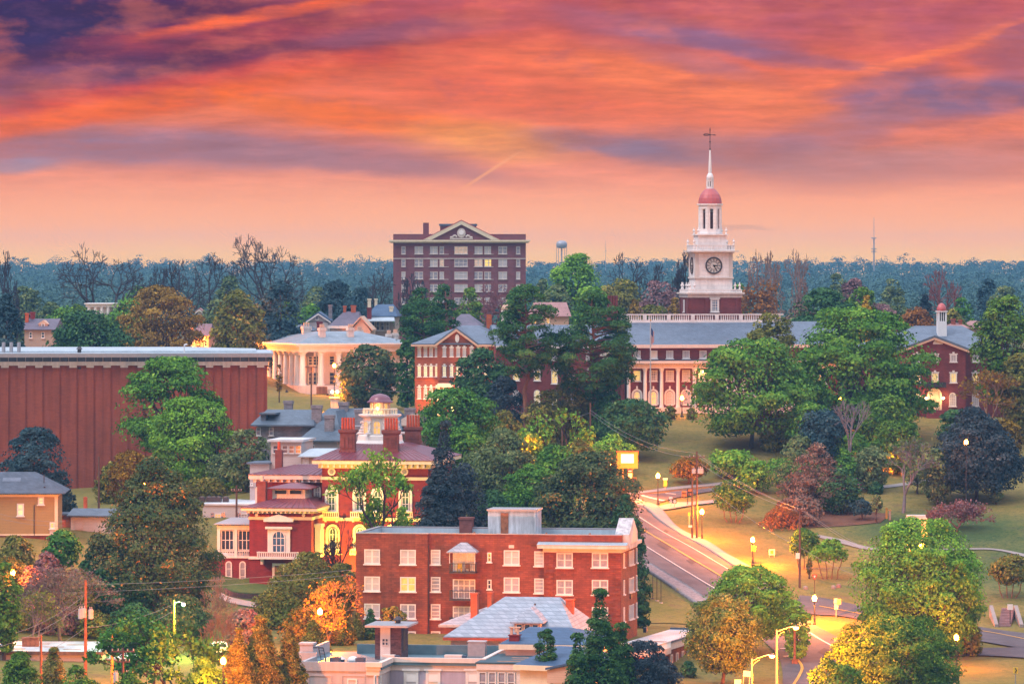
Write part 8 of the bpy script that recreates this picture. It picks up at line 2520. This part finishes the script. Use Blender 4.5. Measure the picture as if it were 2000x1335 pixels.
tree('evergreen_tree', 'slim green tree left of the bare park tree', 'column', 1652, 880, 44, Y=676, leaf='green', cb=.1, size=.36)
tree('park_sapling', 'slim greenish tree right behind the forked bare one', 'round', 1792, 900, 70, Y=676, leaf='sage', cb=.25, size=.32, dens=.45)
bare('round_shrub', 'rounded purple brown twig shrub on the park slope', 1868, 976, 118, by_=1040, m='twig_red', depth=7, trunk=.08, spread=.8, cat='shrub', leaf='mauve', nleaf=1800, size=.17)
tree('clipped_bush', 'round clipped brown bush by the portico', 'bush', 1308, 792, 26, Y=733, leaf='olive', cb=.0, size=.28, dens=1.3, cat='bush')
tree('clipped_bush', 'low clipped bush right of the portico lamp', 'bush', 1350, 796, 20, Y=733, leaf='olive', cb=.0, size=.28, cat='bush')
tree('edge_tree', 'yellow green tree with orange glow at the right edge', 'oak', 1968, 578, 140, Y=722, leaf='lime', cb=.25, size=.40, lobes=46, seed=111, dens=.7)
bare('bare_tree', 'yellowish bare tree right of the east wing door', 1940, 725, 110, Y=712, m='twig_orange', depth=7, trunk=.15, leaf='gold', nleaf=900, seed=112, size=.26)
# ---- behind the hilltop
far = 'trees beyond the hilltop'
tree('dark_tree', 'dark tree cut by the left edge above the hall', 'round', 12, 574, 70, Y=780, leaf='blue', cb=.05, size=.42)
tree('dark_tree', 'wide dark green tree above the brick hall roof', 'oak', 170, 610, 182, Y=790, leaf='dark', cb=.0, size=.42, lobes=44, seed=121)
tree('gold_tree', 'large golden orange tree above the hall', 'oak', 312, 558, 178, Y=830, leaf='golden', cb=.08, size=.28, lobes=70, lob=.22, flat=.6, seed=122, dens=.8)
tree('dark_tree', 'tall dark olive tree left of the columned mansion', 'round', 466, 568, 110, Y=850, leaf='olive', cb=.05, size=.44, lobes=40)
tree('dark_tree', 'blue black tree right of the tall olive one', 'round', 545, 552, 100, Y=870, leaf='blue', cb=.05, size=.44, lobes=36)
for px, top, w, Y, lab, m, sd in ((212, 472, 180, 1000, 'largest leafless tree on the left skyline', 'bark_dark', 131), (340, 505, 110, 1010, 'leafless tree between the two largest skyline ones', 'bark_dark', 132), (405, 492, 130, 1020, 'dark leafless tree behind the golden tree', 'bark_dark', 133),
                                  (527, 456, 140, 1040, 'rounded leafless tree rising highest on the left', 'bark_dark', 134), (15, 488, 60, 1050, 'leafless crown at the far left skyline', 'bark_dark', 135), (738, 520, 90, 1000, 'bare tree beside the tall brick building', 'bark_dark', 136),
                                  (1500, 485, 84, 960, 'leafless tree right of the clock tower', 'twig_tan', 137), (1552, 485, 84, 970, 'second leafless tree right of the clock tower', 'twig_tan', 138), (1846, 524, 74, 960, 'reddish leafless tree above the little cupola', 'twig_red', 139),
                                  (1330, 488, 70, 960, 'gnarled bare tree left of the clock tower', 'bark_dark', 140), (1252, 492, 120, 980, 'bare branching tree over the green ones', 'bark_dark', 141), (960, 550, 120, 1080, 'bare purple tree before the tall brick building', 'twig_red', 142), (800, 530, 70, 1090, 'thin bare tree at the brick building corner', 'bark_dark', 143)):
    bare('bare_tree', lab, px, top, w * 1.05, Y=Y, m=m, depth=7, trunk=.38, spread=.85, up=.02, tw=.06, r0=.75, gr='leafless trees on the skyline', seed=sd)
bare('bare_tree', 'orange lit leafless thicket right of the clock tower', 1505, 540, 150, Y=900, m='twig_orange', depth=7, trunk=.1, spread=.7, leaf='orange', nleaf=1600, seed=145, size=.24)
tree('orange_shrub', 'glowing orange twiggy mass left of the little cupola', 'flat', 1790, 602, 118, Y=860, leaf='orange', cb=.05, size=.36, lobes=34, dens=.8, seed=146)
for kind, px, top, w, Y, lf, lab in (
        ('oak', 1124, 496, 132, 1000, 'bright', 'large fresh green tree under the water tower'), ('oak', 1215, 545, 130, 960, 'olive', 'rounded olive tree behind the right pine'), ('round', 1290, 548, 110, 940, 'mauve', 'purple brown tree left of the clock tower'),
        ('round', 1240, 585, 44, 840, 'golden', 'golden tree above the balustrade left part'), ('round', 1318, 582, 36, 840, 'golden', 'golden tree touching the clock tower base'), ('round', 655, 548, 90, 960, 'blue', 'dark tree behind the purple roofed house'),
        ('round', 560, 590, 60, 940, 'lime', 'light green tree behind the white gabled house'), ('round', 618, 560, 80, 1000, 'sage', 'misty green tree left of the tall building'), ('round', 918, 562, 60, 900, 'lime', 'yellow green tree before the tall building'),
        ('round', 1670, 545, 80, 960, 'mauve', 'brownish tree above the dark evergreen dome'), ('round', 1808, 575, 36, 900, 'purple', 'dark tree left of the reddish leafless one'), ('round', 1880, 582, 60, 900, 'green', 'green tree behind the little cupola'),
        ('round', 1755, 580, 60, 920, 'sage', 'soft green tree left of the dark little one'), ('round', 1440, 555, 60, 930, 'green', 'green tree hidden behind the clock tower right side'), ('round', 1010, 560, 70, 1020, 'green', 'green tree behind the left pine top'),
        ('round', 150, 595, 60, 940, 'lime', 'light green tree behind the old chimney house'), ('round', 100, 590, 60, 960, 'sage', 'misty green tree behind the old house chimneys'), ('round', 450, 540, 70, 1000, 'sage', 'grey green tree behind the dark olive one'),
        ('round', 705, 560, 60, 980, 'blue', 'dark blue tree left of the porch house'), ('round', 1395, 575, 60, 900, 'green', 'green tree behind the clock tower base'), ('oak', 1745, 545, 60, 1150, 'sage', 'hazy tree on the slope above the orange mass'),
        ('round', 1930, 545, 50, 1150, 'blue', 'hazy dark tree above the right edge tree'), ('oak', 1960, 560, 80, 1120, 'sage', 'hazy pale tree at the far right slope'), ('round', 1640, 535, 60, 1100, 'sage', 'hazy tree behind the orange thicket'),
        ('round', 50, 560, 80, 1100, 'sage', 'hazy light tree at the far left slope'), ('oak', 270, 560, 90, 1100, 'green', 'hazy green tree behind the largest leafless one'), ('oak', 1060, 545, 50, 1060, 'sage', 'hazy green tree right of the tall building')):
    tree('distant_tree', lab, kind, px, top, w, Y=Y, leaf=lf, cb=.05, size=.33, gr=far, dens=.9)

# ---- undergrowth and trees that close the gaps
for kind, px, top, w, Y, lf, nm, lab in (
        ('bush', 18, 1086, 96, 552, 'olive', 'shrub', 'olive shrub at the left edge under the olive house'), ('bush', 72, 1106, 100, 547, 'mauve', 'shrub', 'purplish shrub behind the greyish bare bush'),
        ('bush', 152, 1112, 86, 550, 'olive', 'shrub', 'olive shrub behind the pink twiggy tree crown'), ('round', 212, 1108, 86, 552, 'dark', 'shrub', 'dark shrub against the left side of the big magnolia'),
        ('bush', 34, 1182, 120, 541, 'olive', 'shrub', 'spreading olive shrub below the greyish bare bush'), ('bush', 112, 1186, 110, 540, 'mauve', 'shrub', 'dusky shrub at the foot of the pink twiggy tree'),
        ('bush', 186, 1194, 90, 539, 'olive', 'shrub', 'olive shrub right of the three transformers'), ('bush', 262, 1178, 110, 538, 'dark', 'shrub', 'dark undergrowth at the foot of the big magnolia'),
        ('bush', 352, 1160, 120, 541, 'rusty', 'shrub', 'leafy skirt right of the big magnolia foot'), ('bush', 150, 1300, 130, 466, 'lime', 'bush', 'yellow green bush below the transformer pole'),
        ('bush', 398, 1284, 120, 474, 'vivid', 'bush', 'vivid bush under the right side of the spring tree'), ('bush', 250, 1312, 130, 462, 'lime', 'bush', 'low bush around the nearest utility pole foot'),
        ('bush', 478, 1188, 90, 534, 'mauve', 'shrub', 'brown shrub between the small lawn and the evergreens'), ('bush', 544, 1146, 110, 552, 'olive', 'shrub', 'olive shrub at the left foot of the glowing hillside tree'),
        ('round', 664, 1100, 84, 568, 'olive', 'shrub', 'olive shrub between hillside tree and apartment corner'), ('bush', 600, 1185, 120, 538, 'gold', 'shrub', 'orange lit shrub under the glowing hillside tree'),
        ('round', 908, 834, 96, 642, 'green', 'tree', 'green tree between the lobed tree and the grey green one'), ('round', 948, 884, 120, 626, 'sage', 'tree', 'sage tree left of the grey green bulkhead tree'),
        ('bush', 962, 956, 130, 600, 'dark', 'tree', 'dark tree right behind the apartment brick chimney'), ('bush', 1006, 926, 100, 606, 'green', 'tree', 'green tree right behind the apartment bulkhead'),
        ('round', 1086, 868, 110, 630, 'green', 'tree', 'green tree touching the broad oak left side'), ('bush', 1080, 940, 110, 604, 'olive', 'tree', 'olive tree filling below the broad oak left side'),
        ('bush', 1186, 934, 110, 598, 'rusty', 'tree', 'rusty tinged tree at the broad oak right foot'), ('bush', 1220, 966, 76, 594, 'dark', 'tree', 'dark tree at the street side of the broad oak'),
        ('bush', 846, 946, 110, 582, 'purple', 'tree', 'dark bushy cedar at the mansion lower right'), ('bush', 985, 802, 96, 682, 'olive', 'shrub', 'olive shrubs on the bank left of the bare twin trees'),
        ('bush', 1036, 846, 90, 664, 'lime', 'shrub', 'bright shrub at the feet of the bare twin trees'), ('bush', 1132, 858, 90, 662, 'olive', 'shrub', 'olive shrub right of the bare twin trees'),
        ('bush', 932, 736, 100, 716, 'dark', 'shrub', 'dark evergreen shrub below the gabled hall'), ('bush', 1062, 762, 90, 706, 'olive', 'shrub', 'olive shrub between the two tall pine trunks'),
        ('bush', 1186, 742, 76, 708, 'pine', 'shrub', 'dark shrub right of the right pine trunk'), ('bush', 218, 902, 66, 640, 'olive', 'shrub', 'olive shrub on the grass before the brick hall'),
        ('round', 442, 886, 90, 643, 'sage', 'tree', 'sage green tree right of the leaning dark trunk'), ('bush', 402, 932, 96, 637, 'olive', 'shrub', 'olive shrub under the leaning dark trunk'),
        ('round', 286, 912, 90, 626, 'lime', 'tree', 'yellow green tree just above the big magnolia'), ('round', 1532, 896, 90, 682, 'green', 'tree', 'green tree behind the wispy cypress boughs'),
        ('round', 1640, 916, 96, 662, 'dark', 'tree', 'dark tree right behind the drooping brown cypress'), ('round', 1700, 872, 80, 678, 'sage', 'tree', 'sage tree left of the forked bare park tree'),
        ('bush', 1566, 966, 86, 654, 'brown', 'shrub', 'brown shrub at the right foot of the cypress'), ('round', 1752, 822, 100, 690, 'lime', 'tree', 'yellow green tree above the forked bare park tree'),
        ('round', 1832, 876, 70, 668, 'sage', 'tree', 'pale sage tree at the left of the purple magnolia'), ('round', 1586, 786, 100, 700, 'green', 'tree', 'green tree between the trunks of the great oaks'),
        ('bush', 1666, 846, 90, 692, 'green', 'shrub', 'green shrub behind the pale grey bare tree'), ('bush', 1520, 806, 80, 706, 'olive', 'shrub', 'olive shrub right of the left great oak trunk'),
        ('round', 1956, 820, 90, 692, 'gold', 'tree', 'golden tree behind the purple magnolia right side'), ('round', 1992, 690, 90, 716, 'olive', 'tree', 'olive tree cut by the right edge below the glowing one'),
        ('round', 1556, 1172, 56, 552, 'bright', 'tree', 'bright small tree at the lit right side of the street tree'), ('round', 1286, 1276, 100, 488, 'purple', 'shrub', 'dark shrub right of the low porch cedar'),
        ('cedar', 1128, 1236, 90, 477, 'pine', 'tree', 'smaller cedar left of the nearest feathery one'), ('cedar', 1214, 1216, 96, 484, 'pine', 'tree', 'smaller cedar right of the nearest feathery one'),
        ('bush', 1880, 1196, 80, 562, 'olive', 'shrub', 'olive shrub at the right foot of the round tree'), ('bush', 1650, 1296, 110, 500, 'lime', 'bush', 'leafy mass left of the nearest yellow green tree'),
        ('round', 500, 596, 90, 884, 'sage', 'tree', 'misty tree between the olive and blue black trees'), ('round', 612, 594, 90, 960, 'green', 'tree', 'green tree above the white gabled house roof'),
        ('round', 690, 580, 90, 950, 'blue', 'tree', 'bluish tree above the purple roofed house chimneys'), ('round', 1086, 556, 90, 930, 'sage', 'tree', 'sage tree above the rose tiled roof'),
        ('round', 1160, 560, 100, 920, 'green', 'tree', 'green tree behind the right pine crown'), ('round', 1276, 596, 90, 850, 'olive', 'tree', 'olive tree above the balustrade middle'),
        ('round', 1410, 600, 100, 860, 'olive', 'tree', 'olive tree behind the balustrade right of the tower'), ('round', 1566, 590, 100, 870, 'brown', 'tree', 'brown tree behind the olive green balustrade tree'),
        ('round', 1722, 592, 90, 900, 'mauve', 'tree', 'mauve tree behind the deep yellow lit one'), ('round', 1858, 606, 80, 880, 'olive', 'tree', 'olive tree behind the brick house chimneys'),
        ('round', 246, 584, 90, 960, 'green', 'tree', 'green tree behind the white classical house'), ('round', 126, 600, 90, 930, 'green', 'tree', 'green tree between the old house and classical house'),
        ('round', 430, 585, 90, 930, 'sage', 'tree', 'misty tree behind the orange lit cottage'), ('round', 840, 598, 80, 900, 'green', 'tree', 'green tree below the tall brick building')):
    tree(nm, lab, kind, px, top, w, Y=Y, leaf=lf, cb=.0 if kind == 'bush' else .06, size=.36, dens=.85, cat='tree' if nm == 'tree' else 'shrub', trunk='bark_dark')

# ---- the wooded hills: a far-off mass
rng = np.random.default_rng(99)
N = 3300
Yf = 1180 + 2750 * rng.beta(1.0, 1.15, N)
Xf = (rng.uniform(-340, 2340, N) - 1000) * Yf / F
Zf = hgt(Xf, Yf)
Hf = rng.uniform(8, 15, N) * (1 + .35 * (rng.random(N) < .1))
Rf = rng.uniform(3.8, 8.2, N)
per = np.clip((210 * (1500 / Yf) ** .25), 150, 220).astype(int)
idx = np.repeat(np.arange(N), per)
n = len(idx)
kl = 7
lc = rng.normal(size=(N, kl, 3)) * np.array([.5, .5, .28])
lobe = rng.integers(0, kl, n)
d = rng.normal(size=(n, 3)); d /= np.linalg.norm(d, axis=1)[:, None]; d[:, 2] = np.where(rng.random(n) < .7, np.abs(d[:, 2]), d[:, 2])
pos = np.c_[Xf, Yf, Zf + Hf * .62][idx] + lc[idx, lobe] * Rf[idx][:, None] + d * (Rf[idx] * .5)[:, None] * np.array([1, 1, .8])
nrm = d + rng.normal(size=(n, 3)) * .10 + np.array([0, 0, .15]); nrm /= np.linalg.norm(nrm, axis=1)[:, None]
tint = np.clip(rng.normal(.45, .24, N)[idx] + rng.normal(size=n) * .04, 0, 1)
v, f = quads(pos, nrm, 1.0, rng)
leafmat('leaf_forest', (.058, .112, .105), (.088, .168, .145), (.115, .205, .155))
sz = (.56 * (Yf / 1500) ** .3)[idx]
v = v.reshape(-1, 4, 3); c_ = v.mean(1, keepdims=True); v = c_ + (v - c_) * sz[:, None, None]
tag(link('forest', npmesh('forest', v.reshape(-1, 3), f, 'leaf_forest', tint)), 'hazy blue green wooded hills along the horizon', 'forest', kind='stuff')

# ------------------------------------------------------------------ the air
hz = MB().box(-1400, 1400, -60, 5100, float(ZZ.min()) - 1.0, 80).build('haze', bpy.data.materials.new('haze'))
hm = hz.data.materials[0]
hm.use_nodes = True
t = hm.node_tree
t.nodes.clear()
vol = t.nodes.new('ShaderNodeVolumePrincipled')
vol.inputs['Color'].default_value = (.20, .56, 1.0, 1)
vol.inputs['Density'].default_value = 0.0001
vol.inputs['Anisotropy'].default_value = .0
o = t.nodes.new('ShaderNodeOutputMaterial')
t.links.new(vol.outputs[0], o.inputs['Volume'])
tag(hz, 'pale blue evening haze over the town', 'haze', kind='stuff')
